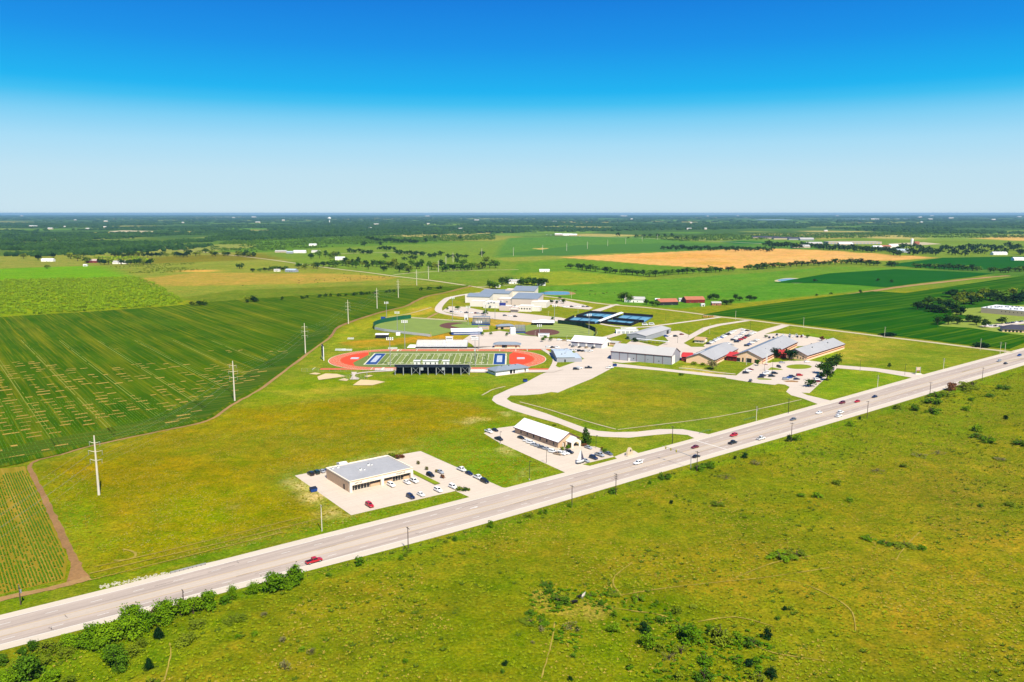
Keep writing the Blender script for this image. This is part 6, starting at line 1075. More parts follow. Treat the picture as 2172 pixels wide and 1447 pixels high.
hull.add(vs, [(i*4+k, i*4+k+1, i*4+k+5, i*4+k+4) for i in range(4) for k in range(3)]+[(i*4+3, i*4, i*4+4, i*4+7) for i in range(4)]+[(3, 2, 1, 0)]); hull.build('hull', M_WPAINT, g); MB().tube([(.5, 0, 1.3), (.5, 0, 7.2)], .07, 6).build('mast', M_STEEL, g)
MB().add([(.4, .03, 1.9), (-2.2, .05, 1.9), (.4, .03, 7.0), (.4, -.03, 1.9), (-2.2, -.01, 1.9), (.4, -.03, 7.0)], [(0, 1, 2), (5, 4, 3)]).build('main_sail', M_WPAINT, g); MB().add([(.6, .03, 6.4), (2.3, .03, 1.7), (.6, .03, 1.8), (.6, -.03, 6.4), (2.3, -.03, 1.7), (.6, -.03, 1.8)], [(0, 1, 2), (5, 4, 3)]).build('jib', mat('violet_grey_sail', (96, 88, 112), .8), g)
MB().box(-2.2, 2.2, -.7, .7, .42, .52).build('trailer_frame', M_DARK, g); [obj('wheel', CMESH[('parts', 'car')]['wheel'], g, loc=(-.6, yy, .33)) for yy in (-.8, .8)]
def dumpster(px, py, label, rz):
    x, y = P(px, py); g = thing('dumpster', label, 'dumpster', (x, y), rz, 'blue dumpsters'); MB().add([(-1.3, -.8, .15), (1.3, -.8, .15), (1.3, .8, .15), (-1.3, .8, .15), (-1.5, -1.0, 1.5), (1.5, -1.0, 1.5), (1.5, 1.0, 1.9), (-1.5, 1.0, 1.9)], [(0, 3, 2, 1), (4, 5, 6, 7), (0, 1, 5, 4), (1, 2, 6, 5), (2, 3, 7, 6), (3, 0, 4, 7)]).build('bin', M_BLUEP, g)
    for xx in (-.75, .75): MB().add([(xx-.7, -1.05, 1.54), (xx+.7, -1.05, 1.54), (xx+.7, 1.05, 1.95), (xx-.7, 1.05, 1.95), (xx-.7, -1.05, 1.6), (xx+.7, -1.05, 1.6), (xx+.7, 1.05, 2.0), (xx-.7, 1.05, 2.0)], [(4, 5, 6, 7), (0, 1, 5, 4), (1, 2, 6, 5), (3, 0, 4, 7)]).build('lid', M_NAVY, g)
dumpster(665, 1043, 'blue dumpster at the left edge of the shop lot', ANG); dumpster(1114, 810, 'blue dumpster on the pad beside the bus lot', .3); dumpster(1304, 777, 'blue dumpster in front of the metal hall', .2)
x, y = P(1947, 794); g = thing('school_sign', 'two post school sign board at the highway drive', 'sign', (x, y), ANG-.5)
for xx in (-1.7, 1.7): MB().box(xx-.16, xx+.16, -.16, .16, 0, 5.6).build('post', M_STEEL, g)
MB().box(-1.5, 1.5, -.1, .1, 2.9, 5.3).build('board', M_BEIGE, g); MB().box(-1.5, 1.5, -.12, .12, 2.4, 2.85).build('message_strip', M_REDD, g); MB().box(-2.4, 2.4, -.8, .8, 0, .5).build('base', M_STUCCO, g)
for px, py, w, l in ((1590, 890, 5, 'green pipe barrier beside the highway lawn'), (1496, 917, 5, 'green pipe barrier at the mouth of the curved drive')):
    x, y = P(px, py); g = thing('pipe_barrier', l, 'barrier', (x, y), ANG, 'green pipe barriers'); mg = mat('green_pipe', (92, 150, 110), .7)
    for xx in np.linspace(-w, w, 5): MB().tube([(xx, 0, 0), (xx, 0, 1.1)], .07, 5).build('post', mg, g)
    for z in (.6, 1.1): MB().tube([(-w, 0, z), (w, 0, z)], .06, 5).build('rail', mg, g)
# guard rail and riprap by the culvert
g = thing('guard_rail', 'short galvanised guard rail at the culvert beside the highway', 'guard rail', P(362, 1217), ANG)
for k in range(9): MB().box(k*1.4-.07, k*1.4+.07, -.1, .1, 0, .8).build('post', M_WOOD, g)
MB().box(-.2, 11.4, -.16, -.1, .45, .8).build('rail', M_STEEL, g)
rk = []; rf = []
for i in range(230):
    t_ = rng.random(); px = 212+150*t_; py = 1246-31*t_+rng.normal()*2.2; x, y = P(px, py); s_ = .16+.22*rng.random(); n = len(rk)
    for a in range(5): rk.append((x+s_*math.cos(a*1.257)*(.8+.4*rng.random()), y+s_*math.sin(a*1.257)*(.8+.4*rng.random()), .02))
    rk.append((x, y, s_*.8)); rf += [(n+a, n+(a+1) % 5, n+5) for a in range(5)]
tag(obj('riprap', npmesh('riprap', rk, rf, mat('riprap_stone', (216, 208, 184), .9, .25, 2))), 'pale broken stones lining the ditch beside the highway', kind='stuff')
# field fence beside the highway
g = thing('wire_fence', 'thin wire fence along the pasture side of the highway', 'fence', UV(96, 228), ANG); mp = MB().tube([(0, 0, 0), (0, 0, 1.35)], .07, 5).mesh('post', M_WOOD); wl = []
for k in range(92): u = k*7.0; vv = hv(96+u, 1)-4.2-float(228); wl.append((u, vv)); obj('post', mp, g, loc=(u, vv, 0))
for z in (.4, .8, 1.2): MB().tube([(a, b_, z) for a, b_ in wl], .012, 3, cap=False).build('strand', M_DWIRE, g)
g = thing('chain_fence', 'tall chain link fence around the track end', 'fence', (FCX-98, FCY-52)); mp = MB().tube([(0, 0, 0), (0, 0, 2.4)], .06, 5).mesh('post', M_STEEL)
for k in range(30): obj('post', mp, g, loc=(k*4.2, 0, 0))
for z in (.1, 1.2, 2.35): MB().tube([(0, 0, z), (121.8, 0, z)], .03, 4).build('rail', M_STEEL, g)
# ================================================================== PLANTS
def crown(seed, n, shape='oak', leaf=.085):
    """unit crown: width 1, height 1, base at z 0; leaf clumps set on many uneven lobes, with stray sprigs"""
    r = np.random.default_rng(seed); lobes = []
    nl = {'oak': 15, 'bush': 16, 'cone': 12, 'scrub': 16}[shape]
    for i in range(nl):
        a = r.random()*6.283
        if shape == 'oak': z = .26+.52*r.random(); rad = (.36 if z < .6 else .24)*math.sqrt(r.random()); s_ = .10+.15*r.random()
        elif shape == 'bush': z = .10+.58*r.random(); rad = .40*math.sqrt(r.random())*(1.15-z); s_ = .08+.17*r.random()
        elif shape == 'cone': z = .15+.75*i/nl; rad = .18*(1-z); s_ = .26*(1-z)+.08
        else: z = .08+.40*r.random(); rad = .46*math.sqrt(r.random()); s_ = .05+.12*r.random()
        lobes.append((rad*math.cos(a), rad*math.sin(a), z, s_))
    w = np.array([l[3]**1.6 for l in lobes]); w /= w.sum(); pick = r.choice(nl, n, p=w)
    v = []; f = []
    for i in range(n):
        x, y, z, s_ = lobes[pick[i]]; d = r.normal(size=3); d /= np.linalg.norm(d); d[2] = d[2]*.85+.12
        e = .55+.5*r.random() if r.random() < .88 else 1.05+.55*r.random()
        p = np.array([x, y, z])+d*s_*e*np.array([1.15, 1.15, 1.0]); p[2] = max(.015, p[2])
        nn = d+r.normal(size=3)*.7+np.array([0, 0, .25]); nn /= np.linalg.norm(nn); t1 = np.cross(nn, r.normal(size=3)); t1 /= np.linalg.norm(t1); t2 = np.cross(nn, t1)
        l = leaf*(.45+.8*r.random()); k = len(v); a0 = r.random()
        v += [p+t1*l, p+t2*l*(.5+.4*a0)+nn*l*.3, p-t1*l*(.7+.4*r.random()), p-t2*l*(.5+.4*r.random())-nn*l*.2]; f.append((k, k+1, k+2, k+3))
    return np.array(v), np.array(f)
def corelobes(seed, shape):
    return None
CR = {}
def crownmesh(kind, var, n, shape, leaf, m):
    key = (kind, var)
    if key not in CR: v, f = crown(hash(kind) % 1000+var*13 if False else (len(kind)*37+var*13), n, shape, leaf); CR[key] = npmesh('crown', v, f, m)
    return CR[key]
def trunkmesh(kind, var, hz, rad):
    key = ('t', kind, var)
    if key not in CR:
        mb = MB(); mb.tube([(0, 0, -.02), (.01, 0, hz*.6), (-.01, .01, hz*1.25)], [rad, rad*.75, rad*.5], 6)
        for k in range(4): a = k*1.57+var; mb.tube([(0, 0, hz*(.7+.1*k)), (.14*math.cos(a), .14*math.sin(a), hz*1.2+.1), (.27*math.cos(a), .27*math.sin(a), hz*1.3+.25)], [rad*.5, rad*.35, rad*.12], 5)
        CR[key] = mb.mesh('trunk', M_BARK)
    return CR[key]
M_BARK = mat('bark', (92, 74, 56), .95, .2, 4)
LM = {'dark': leafmat('oak_leaves', (24, 54, 12), (70, 106, 22), k=1.0), 'mid': leafmat('green_leaves', (56, 100, 12), (112, 152, 28), k=1.0), 'light': leafmat('mesquite_leaves', (112, 152, 6), (184, 208, 20), k=1.25), 'olive': leafmat('scrub_leaves', (96, 122, 14), (150, 166, 34), k=1.0), 'grey': leafmat('grey_leaves', (112, 112, 60), (160, 152, 96), k=1.0), 'rust': leafmat('rust_leaves', (120, 70, 46), (156, 104, 70), k=.9), 'deep': leafmat('juniper_leaves', (12, 44, 18), (36, 78, 26), k=.95), 'shrub': leafmat('shrub_leaves', (64, 116, 4), (140, 176, 18), k=1.05)}
def plant(px, py, w, h, label, mk='dark', shape='oak', n=260, leaf=.085, group=None, name='tree', cat='tree', bare=.22, world=None, wm=None, hm=None, solo=True):
    x, y = P(px, py) if world is None else world; m = mpp(py) if world is None else 1; W_ = wm or w*m*1.15; H_ = hm or h*m*1.1
    var = random.randrange(4); g = thing(name, label, cat, (x, y), random.random()*6.28, group, (W_, W_, H_))
    kind = f'{mk}{shape}{n}'
    c = obj('crown' if name == 'tree' or 'tree' in name else 'foliage', crownmesh(kind, var, n, shape, leaf, LM[mk]), g, loc=(0, 0, bare*.45 if shape == 'oak' else 0), scale=(1, 1, 1-bare*.45 if shape == 'oak' else 1))
    obj('trunk' if shape in ('oak', 'cone') else 'stem', trunkmesh(kind, var, bare+.12, .045), g)
    return g
# campus and yard trees, one by one
for px, py, w, h, mk, sh, l in ((1512, 783.5, 26, 19, 'grey', 'oak', 'sparse grey green tree in front of the left school block'), (1643, 760, 23, 22, 'deep', 'oak', 'dark round tree left of the pair before the school'), (1675, 763.6, 30, 21, 'deep', 'oak', 'dark round tree right of the pair before the school'), (1608, 776, 11, 13, 'mid', 'oak', 'small young tree by the school entrance'), (1774, 774.5, 26, 23, 'dark', 'oak', 'topmost tree of the row beside the school car park'), (1761, 783, 32, 25, 'dark', 'oak', 'second tree of the row beside the school car park'), (1749, 794, 34, 27, 'dark', 'oak', 'third tree of the row beside the school car park'), (1754, 807, 28, 27, 'dark', 'oak', 'lowest tree of the row beside the school car park'), (1719, 820, 25, 16, 'dark', 'oak', 'single round tree at the corner of the school car park'), (1624, 717, 8, 6, 'mid', 'oak', 'tiny tree behind the middle school block'), (1743, 723, 11, 10, 'rust', 'oak', 'small brownish tree behind the right school block'), (1713, 717, 9, 7, 'mid', 'oak', 'small tree left of the brownish one behind the school'), (1242, 941, 24, 34, 'dark', 'cone', 'tall pine like tree beside the office'), (1282, 960, 14, 11, 'mid', 'bush', 'small tree at the right corner of the office lot'), (1277, 956, 7, 9, 'rust', 'bush', 'reddish sapling left of the small office lot tree'), (1886, 781.5, 8, 12, 'dark', 'oak', 'lone sapling on the lawn by the highway drive'), (1332, 720, 9, 8, 'mid', 'bush', 'pale green tree by the covered walk'), (1346, 725, 14, 10, 'deep', 'bush', 'dark tree beside the covered walk'), (971, 657, 11, 8, 'mid', 'oak', 'round tree at the left of the high school forecourt'), (949, 657, 6, 5, 'mid', 'oak', 'small tree left of the round forecourt tree'), (1030, 669, 12, 11, 'mid', 'oak', 'larger tree in the high school forecourt'), (1172, 678, 6, 6, 'mid', 'oak', 'small tree at the right end of the forecourt'), (1171, 644, 8, 7, 'dark', 'oak', 'left tree of the pair at the high school end lot'), (1181, 645, 8, 7, 'dark', 'oak', 'right tree of the pair at the high school end lot'), (1195, 644, 11, 10, 'dark', 'oak', 'taller tree beyond the pair at the high school end lot'), (1188, 634, 8, 5, 'dark', 'oak', 'small tree on the road verge behind the end lot'), (1023, 712, 7, 7, 'mid', 'oak', 'first small tree in the ball field car park'), (1041, 711, 7, 7, 'mid', 'oak', 'second small tree in the ball field car park'), (1075, 713, 7, 8, 'mid', 'oak', 'third small tree in the ball field car park'), (1150, 725, 9, 9, 'mid', 'oak', 'left tree below the softball dugout'), (1156, 722, 8, 10, 'mid', 'oak', 'middle tree below the softball dugout'), (1168, 724, 8, 9, 'mid', 'oak', 'right tree below the softball dugout')):
    plant(px, py, w, h, l, mk, sh, 420, .075)
for px, py, w, h, mk, l in ((831, 974, 22, 14, 'olive', 'ragged shrub behind the shop building'), (843, 973, 16, 10, 'rust', 'dark reddish shrub behind the right corner of the shop'), (852, 971, 12, 8, 'rust', 'small reddish shrub beyond the shop corner'), (888, 985, 8, 9, 'grey', 'bare sapling at the top of the planter strip'), (906, 997, 8, 9, 'grey', 'bare sapling in the middle of the planter strip'), (925, 1002, 7, 8, 'grey', 'bare sapling at the foot of the planter strip'), (938, 1014, 10, 9, 'rust', 'brown shrub at the lower end of the planter strip'), (975, 1040, 16, 10, 'olive', 'leafy shrub at the front corner of the shop lot'), (987, 1041, 14, 9, 'dark', 'dark shrub beside the corner shrub of the shop lot'), (994, 1041, 8, 6, 'olive', 'small shrub at the tip of the shop lot'), (1205, 951, 11, 9, 'mid', 'bright round bush at the office porch'), (1193, 955, 10, 8, 'olive', 'yellow green bush below the office porch'), (1240, 945, 16, 5, 'rust', 'red mulch bed shrubs under the office tree'), (1176, 903, 10, 4, 'olive', 'low shrub behind the office roof'), (1472, 773, 14, 6, 'olive', 'left clipped hedge at the left school block'), (1491, 775, 12, 6, 'olive', 'right clipped hedge at the left school block'), (1444, 796, 12, 5, 'mid', 'low dark shrub alone on the big lawn'), (1887, 713, 32, 9, 'deep', 'long dark bush on the farm road verge'), (2086, 737, 34, 12, 'deep', 'long dark bush at the farm road corner')):
    plant(px, py, w, h, l, mk, 'bush', 420, .085, name='shrub', cat='shrub')
# tall shrubs along the near side of the highway, lower left
SH = [(624, 1238, 44, 46, 'shrub'), (584, 1251, 50, 46, 'shrub'), (607, 1247, 30, 28, 'shrub'), (537, 1259, 26, 25, 'shrub'), (493, 1272, 22, 32, 'shrub'), (476, 1280, 26, 18, 'shrub'), (438, 1292, 42, 44, 'shrub'), (410, 1301, 42, 40, 'shrub'), (384, 1305, 38, 42, 'shrub'), (352, 1317, 52, 46, 'shrub'), (328, 1318, 30, 32, 'grey'), (307, 1331, 54, 46, 'shrub'), (280, 1324, 52, 42, 'shrub'), (264, 1353, 62, 46, 'shrub'), (232, 1356, 58, 50, 'shrub'), (200, 1360, 52, 46, 'shrub'), (180, 1372, 48, 36, 'shrub'), (155, 1369, 46, 32, 'shrub'), (122, 1382, 42, 24, 'olive'), (97, 1379, 36, 22, 'olive'), (71, 1382, 24, 30, 'mid'), (48, 1387, 20, 16, 'mid'), (248, 1421, 44, 60, 'mid'), (232, 1400, 36, 32, 'shrub'), (316, 1420, 20, 25, 'deep'), (336, 1353, 24, 23, 'deep'), (64, 1443, 58, 62, 'mid'), (32, 1446, 52, 42, 'shrub'), (6, 1410, 32, 28, 'mid'), (4, 1446, 34, 24, 'shrub'), (106, 1446, 42, 30, 'shrub'), (146, 1449, 32, 16, 'olive'), (280, 1391, 38, 22, 'olive'), (300, 1372, 30, 18, 'olive'), (396, 1362, 44, 22, 'olive'), (420, 1330, 40, 16, 'olive'), (500, 1316, 44, 12, 'olive'), (215, 1376, 44, 26, 'shrub'), (140, 1392, 40, 18, 'olive'), (90, 1408, 46, 22, 'olive'), (40, 1418, 40, 20, 'olive')]
for i, (px, py, w, h, mk) in enumerate(sorted(SH, key=lambda a: -a[0])):
    d = {'shrub': 'bright green', 'grey': 'pale grey flowering', 'olive': 'low yellow green', 'mid': 'dark green', 'deep': 'small dark juniper like'}[mk]
    plant(px, py, w, h, f'{d} shrub, {ordw(i)} from the right in the roadside thicket', mk, 'bush' if mk != 'deep' else 'cone', 2600 if mk != 'olive' else 1500, .042, 'roadside thicket shrubs', 'shrub', 'shrub')
# pasture scrub
SC = [(1301, 1342, 30, 22), (1303, 1308, 16, 16), (1366, 1343, 22, 24, 'deep'), (1375, 1372, 36, 32), (1400, 1380, 22, 16), (1462, 1359, 52, 38), (1440, 1340, 30, 20), (1528, 1359, 52, 36), (1510, 1345, 26, 20), (1562, 1364, 28, 24), (1596, 1371, 34, 22), (1627, 1356, 18, 28, 'deep'), (1445, 1387, 36, 20), (1496, 1406, 38, 22), (1493, 1441, 38, 26), (1561, 1404, 26, 14), (1587, 1411, 22, 15, 'deep'), (1606, 1408, 22, 14), (1636, 1438, 26, 26, 'deep'), (1609, 1442, 30, 20), (1184, 1280, 30, 20), (1200, 1282, 22, 18), (1155, 1243, 30, 9), (1165, 1258, 24, 10), (1253, 1266, 28, 8), (1304, 1261, 28, 10), (1354, 1275, 26, 15), (1393, 1282, 10, 12), (1274, 1285, 14, 12), (1435, 1301, 22, 13), (1403, 1321, 22, 14), (1224, 1338, 8, 8, 'deep'), (1216, 1395, 13, 9), (1071, 1411, 13, 10, 'deep'), (1066, 1427, 12, 8), (1209, 1444, 10, 12, 'deep'), (1332, 1418, 9, 7, 'deep'), (1470, 1289, 20, 6), (1210, 1335, 34, 18, 'grey'), (1148, 1338, 16, 12, 'grey'), (1125, 1303, 22, 12), (1125, 1320, 36, 8), (1146, 1322, 30, 10), (1655, 1185, 50, 14), (1690, 1180, 40, 12), (1664, 1295, 10, 10, 'deep'), (1676, 1294, 14, 8), (1650, 1315, 12, 10), (1420, 1400, 30, 16, 'grey'), (1440, 1440, 20, 14), (2018, 828, 26, 19, 'rustd'), (2060, 825, 38, 20), (2046, 828, 26, 14), (2133, 826, 26, 13), (2072, 915, 22, 15), (2074, 930, 28, 14), (2094, 938, 28, 17), (2162, 944, 34, 15), (2134, 890, 10, 10, 'deep'), (1973, 856, 34, 17), (1941, 871, 22, 13), (1976, 876, 30, 16), (1903, 868, 18, 11), (2010, 840, 28, 13), (2050, 871, 18, 11), (1985, 842, 30, 12), (2100, 842, 18, 8), (2060, 850, 14, 7), (1803, 904, 15, 11), (1823, 890, 7, 8, 'deep'), (1674, 937, 13, 15, 'deep'), (1690, 935, 19, 14), (1579, 971, 15, 10, 'deep'), (1559, 974, 8, 8, 'deep'), (1506, 991, 20, 13), (1525, 1071, 28, 9), (1775, 1027, 19, 9), (1733, 1055, 23, 11), (1699, 1053, 18, 7), (1802, 1064, 17, 9), (1917, 991, 15, 7), (1845, 1145, 28, 10), (1920, 1160, 42, 12), (1879, 1154, 26, 8), (1956, 1166, 20, 9), (2142, 1073, 22, 7), (2080, 1075, 14, 7), (1412, 1015, 26, 16), (1478, 997, 28, 15), (1502, 992, 28, 15), (1301, 1047, 20, 13), (1209, 1076, 11, 11), (1146, 1091, 11, 11), (1158, 1090, 9, 11), (1123, 1097, 18, 9), (1378, 1027, 8, 9), (1041, 1119, 13, 16), (965, 1147, 15, 11), (945, 1151, 11, 6), (851, 1188, 13, 11), (762, 1199, 22, 19), (868, 1170, 13, 7), (697, 1222, 14, 8), (1424, 1068, 10, 8, 'deep'), (1600, 985, 22, 9, 'grey'), (1540, 1014, 30, 6, 'grey'), (1950, 968, 30, 7, 'grey'), (1990, 962, 30, 7, 'grey'), (1860, 1000, 30, 6, 'grey'), (2120, 976, 24, 6, 'grey'), (860, 1180, 12, 8, 'olive'), (1130, 1365, 10, 6, 'grey'), (560, 1305, 20, 8, 'grey'), (600, 1360, 20, 12, 'grey'), (640, 1380, 16, 9), (660, 1385, 20, 10, 'grey'), (605, 1420, 24, 20, 'grey'), (505, 1352, 14, 7), (540, 1348, 16, 9), (860, 1405, 14, 8)]
nc = {}
for i, a in enumerate(SC):
    px, py, w, h = a[:4]; mk = a[4] if len(a) > 4 else random.choice(['mid', 'olive', 'shrub', 'shrub']); mk = 'rust' if mk == 'rustd' else mk
    big = w > 24
    band_ = 'by the highway fence' if px < 1830 and py < 1200 and abs(np.dot(P(px, py), V)-hv(float(np.dot(P(px, py), U)), 1)) < 14 else ('in the upper right pasture' if px > 1850 and py < 1000 else ('in the lower middle scrub patch' if 1050 < px < 1720 and py > 1225 else 'scattered over the open pasture'))
    d = {'mid': 'green', 'olive': 'yellow green', 'shrub': 'bright green', 'deep': 'dark green', 'grey': 'greyish', 'rust': 'brownish'}[mk]; key = (d, band_); nc[key] = nc.get(key, 0)+1
    plant(px, py, w, h*1.1, f'{"larger" if big else "small"} {d} bush, {ordw(nc[key]-1)} of its colour {band_}', mk, 'scrub' if big and mk != 'deep' and h < w*.7 else 'bush', (900 if big else 420) if mk != 'grey' else 150, .05 if big else .075, 'bushes in the pasture', 'bush', 'bush')
# hedgerows and farm trees
FARTREES = []
def trees(pts, grp, place, mks=('dark', 'dark', 'mid'), ws=(11, 17), hs=(10, 14), n=150, leaf=.11, jit=0, mass=False):
    if mass:
        for px, py in pts: x, y = P(px, py); FARTREES.append((x, y, random.uniform(*ws)*mpp(py)*1.3, random.uniform(*hs)*mpp(py)*1.2))
        return
    ws = (ws[0]*1.12, ws[1]*1.12); hs = (hs[0]*1.1, hs[1]*1.1)
    for i, (px, py) in enumerate(pts):
        mk = mks[random.randrange(len(mks))]; w = random.uniform(*ws); h = random.uniform(*hs)
        plant(px+random.uniform(-jit, jit), py+random.uniform(-jit, jit)*.15, w, h, f'{dict(dark="dark green", mid="green", deep="deep green", light="yellow green", olive="olive", rust="brownish", grey="grey")[mk]} tree, {ordw(i)} {place}', mk, 'oak', n, leaf, grp)
c7 = lambda L_: [(1060+a/3.879, 440+b_/3.879) for a, b_ in L_]
trees(c7([(585, 505), (645, 510), (680, 515), (713, 520), (745, 523), (785, 528), (870, 538), (905, 540), (950, 545), (1000, 552), (1045, 555), (1090, 558), (1130, 560), (1180, 567), (1230, 570), (1280, 570), (1350, 560), (1385, 558), (1420, 555), (1470, 552), (1505, 550), (1540, 548), (1590, 545), (1640, 543), (1700, 538), (1740, 534), (1775, 534), (1810, 533), (1880, 526), (1920, 526), (2045, 515), (2120, 510), (2170, 505)]), 'hedgerow trees below the tan field', 'from left in the hedgerow below the tan field', ws=(11, 19), hs=(9, 13))
c8 = lambda L_: [(1600+a/3.797, 440+b_/3.797) for a, b_ in L_]
trees(c8([(20, 500), (60, 498), (100, 494), (150, 490), (200, 486), (240, 484), (290, 480), (340, 476), (380, 473), (430, 471), (480, 469), (520, 470), (560, 466), (600, 464), (650, 461), (700, 458), (740, 456), (780, 456), (820, 458), (860, 460), (900, 465), (930, 467), (960, 468), (990, 468), (1085, 474), (1105, 476), (1130, 476)]), 'hedgerow trees right of the tan field corner', 'from left along the right edge of the tan field', ws=(12, 19), hs=(8, 12))
trees(c8([(1300+i*38, 486+i*2.0) for i in range(14)]+[(1900, 522), (1930, 523), (1980, 524), (2020, 526), (2045, 526), (2100, 516), (2135, 516), (2165, 514)]), 'hedgerow trees beside the far right crop', 'from left in the hedgerow beside the far right crop', ws=(12, 20), hs=(8, 12))
trees([(1326, 640), (1318, 639), (1336, 641)], 'trees by the cream farmhouse', 'by the cream farmhouse', ws=(13, 17), hs=(13, 18), n=400, leaf=.08)
trees([(1383, 648), (1395, 650), (1371, 646), (1505, 636), (1513, 635), (1521, 636), (1532, 646), (1541, 647), (1550, 646), (1560, 636), (1569, 638), (1590, 638), (1600, 637)], 'trees among the rust roofed barns', 'from left among the rust roofed barns', ws=(9, 15), hs=(7, 12), n=300, leaf=.09)
trees([(1038, 612), (1045, 612), (1051, 613), (1073, 603), (1080, 600), (1108, 602), (1116, 604), (1120, 605), (1128, 604), (1134, 606), (1142, 606), (1150, 606), (1156, 605), (1105, 606), (1064, 606)], 'trees around the farmhouse behind the high school', 'from left around the farmhouse behind the high school', ws=(11, 19), hs=(10, 17), n=300, leaf=.09)
c6 = lambda L_: [(500+a/3.879, 440+b_/3.879) for a, b_ in L_]
trees(c6([(620, 425), (690, 420), (740, 410), (775, 425), (800, 420), (830, 415), (720, 490), (770, 490), (800, 495), (825, 490), (640, 500), (670, 505), (520, 505), (570, 508), (880, 480), (905, 480), (930, 490), (960, 490), (990, 500), (1010, 470), (1040, 490), (1070, 490), (1090, 510), (1130, 490), (1160, 490), (1190, 490), (1220, 490), (1260, 490), (1280, 495), (1220, 525), (1315, 500), (1310, 480), (1370, 510), (1400, 520), (1430, 525), (1450, 490), (1490, 505), (1510, 505), (1530, 470), (1345, 535), (1425, 540), (1590, 500), (1610, 510), (1640, 515), (1690, 500), (1700, 528), (1730, 530), (1760, 518), (1790, 520), (1820, 520), (1850, 518), (1880, 520), (1910, 520), (1940, 515), (1960, 500), (2000, 510), (2030, 505), (2050, 500), (2090, 500), (2140, 500), (1820, 470), (1870, 480), (2060, 460), (2120, 470)]), 'trees of the central farms', 'from left among the central farms', ('dark', 'dark', 'mid', 'mid', 'olive'), (10, 18), (9, 16), 220, .1)
trees(c6([(940, 375), (970, 380), (1010, 370), (1050, 385), (1080, 385), (1110, 385), (1180, 350), (1210, 355), (1240, 355), (1270, 355), (1300, 358), (1320, 385), (1350, 390), (1370, 395), (1400, 395), (1430, 395), (1460, 398), (1490, 395), (1520, 398), (1545, 400), (1590, 415), (1620, 410), (1645, 410), (1690, 400), (1740, 420), (1780, 418), (1820, 415), (1860, 415), (1900, 415), (2030, 400), (1060, 320), (1185, 315), (1230, 420), (1390, 435), (1440, 430), (1480, 430)]), 'trees beyond the central farms', 'from left in the belt beyond the central farms', ('dark', 'dark', 'deep', 'mid'), (9, 14), (6, 10), 150, .11, mass=True)
trees(c6([(1085, 265), (1120, 275), (1150, 280), (1180, 280), (1220, 285), (1250, 285), (1280, 285), (1310, 290), (1340, 290), (1370, 292), (1400, 292), (1430, 295), (1460, 295), (1490, 298), (1560, 288), (1645, 262), (1850, 265)]), 'trees on the far pasture rise', 'from left on the far pasture rise', ('dark', 'rust', 'grey', 'mid'), (9, 13), (6, 9), 120, .12, mass=True)
trees(c6([(300, 520), (330, 525), (360, 525), (390, 525), (415, 522), (240, 525), (270, 522), (200, 530), (140, 530)]), 'trees beside the pale blue farmhouse', 'from left beside the pale blue farmhouse', ws=(8, 12), hs=(5, 10))
trees(c6([(10, 400), (35, 402), (60, 403), (85, 405), (110, 405), (135, 405), (160, 405), (1240, 705), (1265, 702), (1300, 700), (1525, 688), (1595, 680), (1660, 675), (1680, 675), (1140, 715), (1100, 715), (1075, 718), (1050, 720), (1035, 722), (985, 722), (965, 725), (910, 730), (850, 735), (780, 740), (740, 740), (695, 743), (585, 750), (555, 753), (540, 755), (148, 780), (385, 765), (180, 778), (90, 785)]), 'small trees along the crop field edge', 'from left along the upper edge of the crop field', ('dark', 'deep', 'dark'), (5, 10), (4, 8), 150, .12, mass=True)
c5 = lambda L_: [(a/3.879, 440+b_/3.879) for a, b_ in L_]
trees(c5([(195, 422), (315, 435), (440, 418), (583, 425), (687, 402), (387, 505), (640, 440), (700, 455), (725, 458), (830, 470), (860, 472), (895, 470), (1000, 472), (1050, 470), (1075, 470), (1110, 472), (1150, 470), (1180, 472), (1210, 470), (1240, 468), (940, 410), (980, 410), (1020, 412), (1060, 412), (1100, 412), (1140, 412), (1180, 412), (1215, 413), (1250, 412), (1285, 408), (1315, 410), (1343, 400), (1375, 410), (1430, 400), (1455, 408), (1480, 408), (1510, 410), (1540, 408), (1565, 385), (1610, 402), (1640, 395), (1690, 375), (1745, 402), (1775, 402), (1838, 398), (1875, 400), (1960, 402), (2000, 405), (2030, 405), (2060, 407), (2085, 407), (1580, 808), (1600, 810), (1640, 808), (1665, 805), (1690, 808), (2085, 780), (2035, 782), (1972, 505)]), 'trees of the left farmsteads', 'from left among the left farmsteads', ('dark', 'deep', 'dark', 'olive'), (9, 16), (7, 13), 180, .11)
trees([(1998+random.uniform(-13, 13), 689) for i in range(2)]+[(2023, 682), (2066, 683), (2055, 684), (2071, 690), (2089, 695), (2125, 688), (2030, 688)], 'yard trees by the dark roofed building', 'in the yard by the dark roofed building', ('dark', 'mid', 'dark'), (16, 26), (13, 19), 420, .08)
trees([(1956+i*9.0, 655+i*1.2+random.uniform(-3, 5)) for i in range(10)]+[(1970, 645), (1990, 644), (2000, 650), (1946, 657), (2012, 654), (2025, 660)], 'thicket trees at the edge of the right crop field', 'in the thicket jutting into the right crop field', ('dark', 'mid', 'mid', 'deep'), (16, 26), (12, 18), 360, .085)
trees([(2020+i*8.0, 634+random.uniform(-6, 12)) for i in range(24)], 'thicket trees behind the beige warehouse', 'from left in the thicket behind the beige warehouse', ('dark', 'mid', 'olive', 'deep'), (18, 30), (12, 18), 360, .085)
trees([(1625+i*6.4, 521+i*.33+random.uniform(-2, 3)) for i in range(44)], 'trees bordering the tan field on the far side', 'from left in the belt behind the tan field', ('dark', 'deep', 'dark', 'mid'), (12, 18), (7, 11), 110, .13, mass=True)
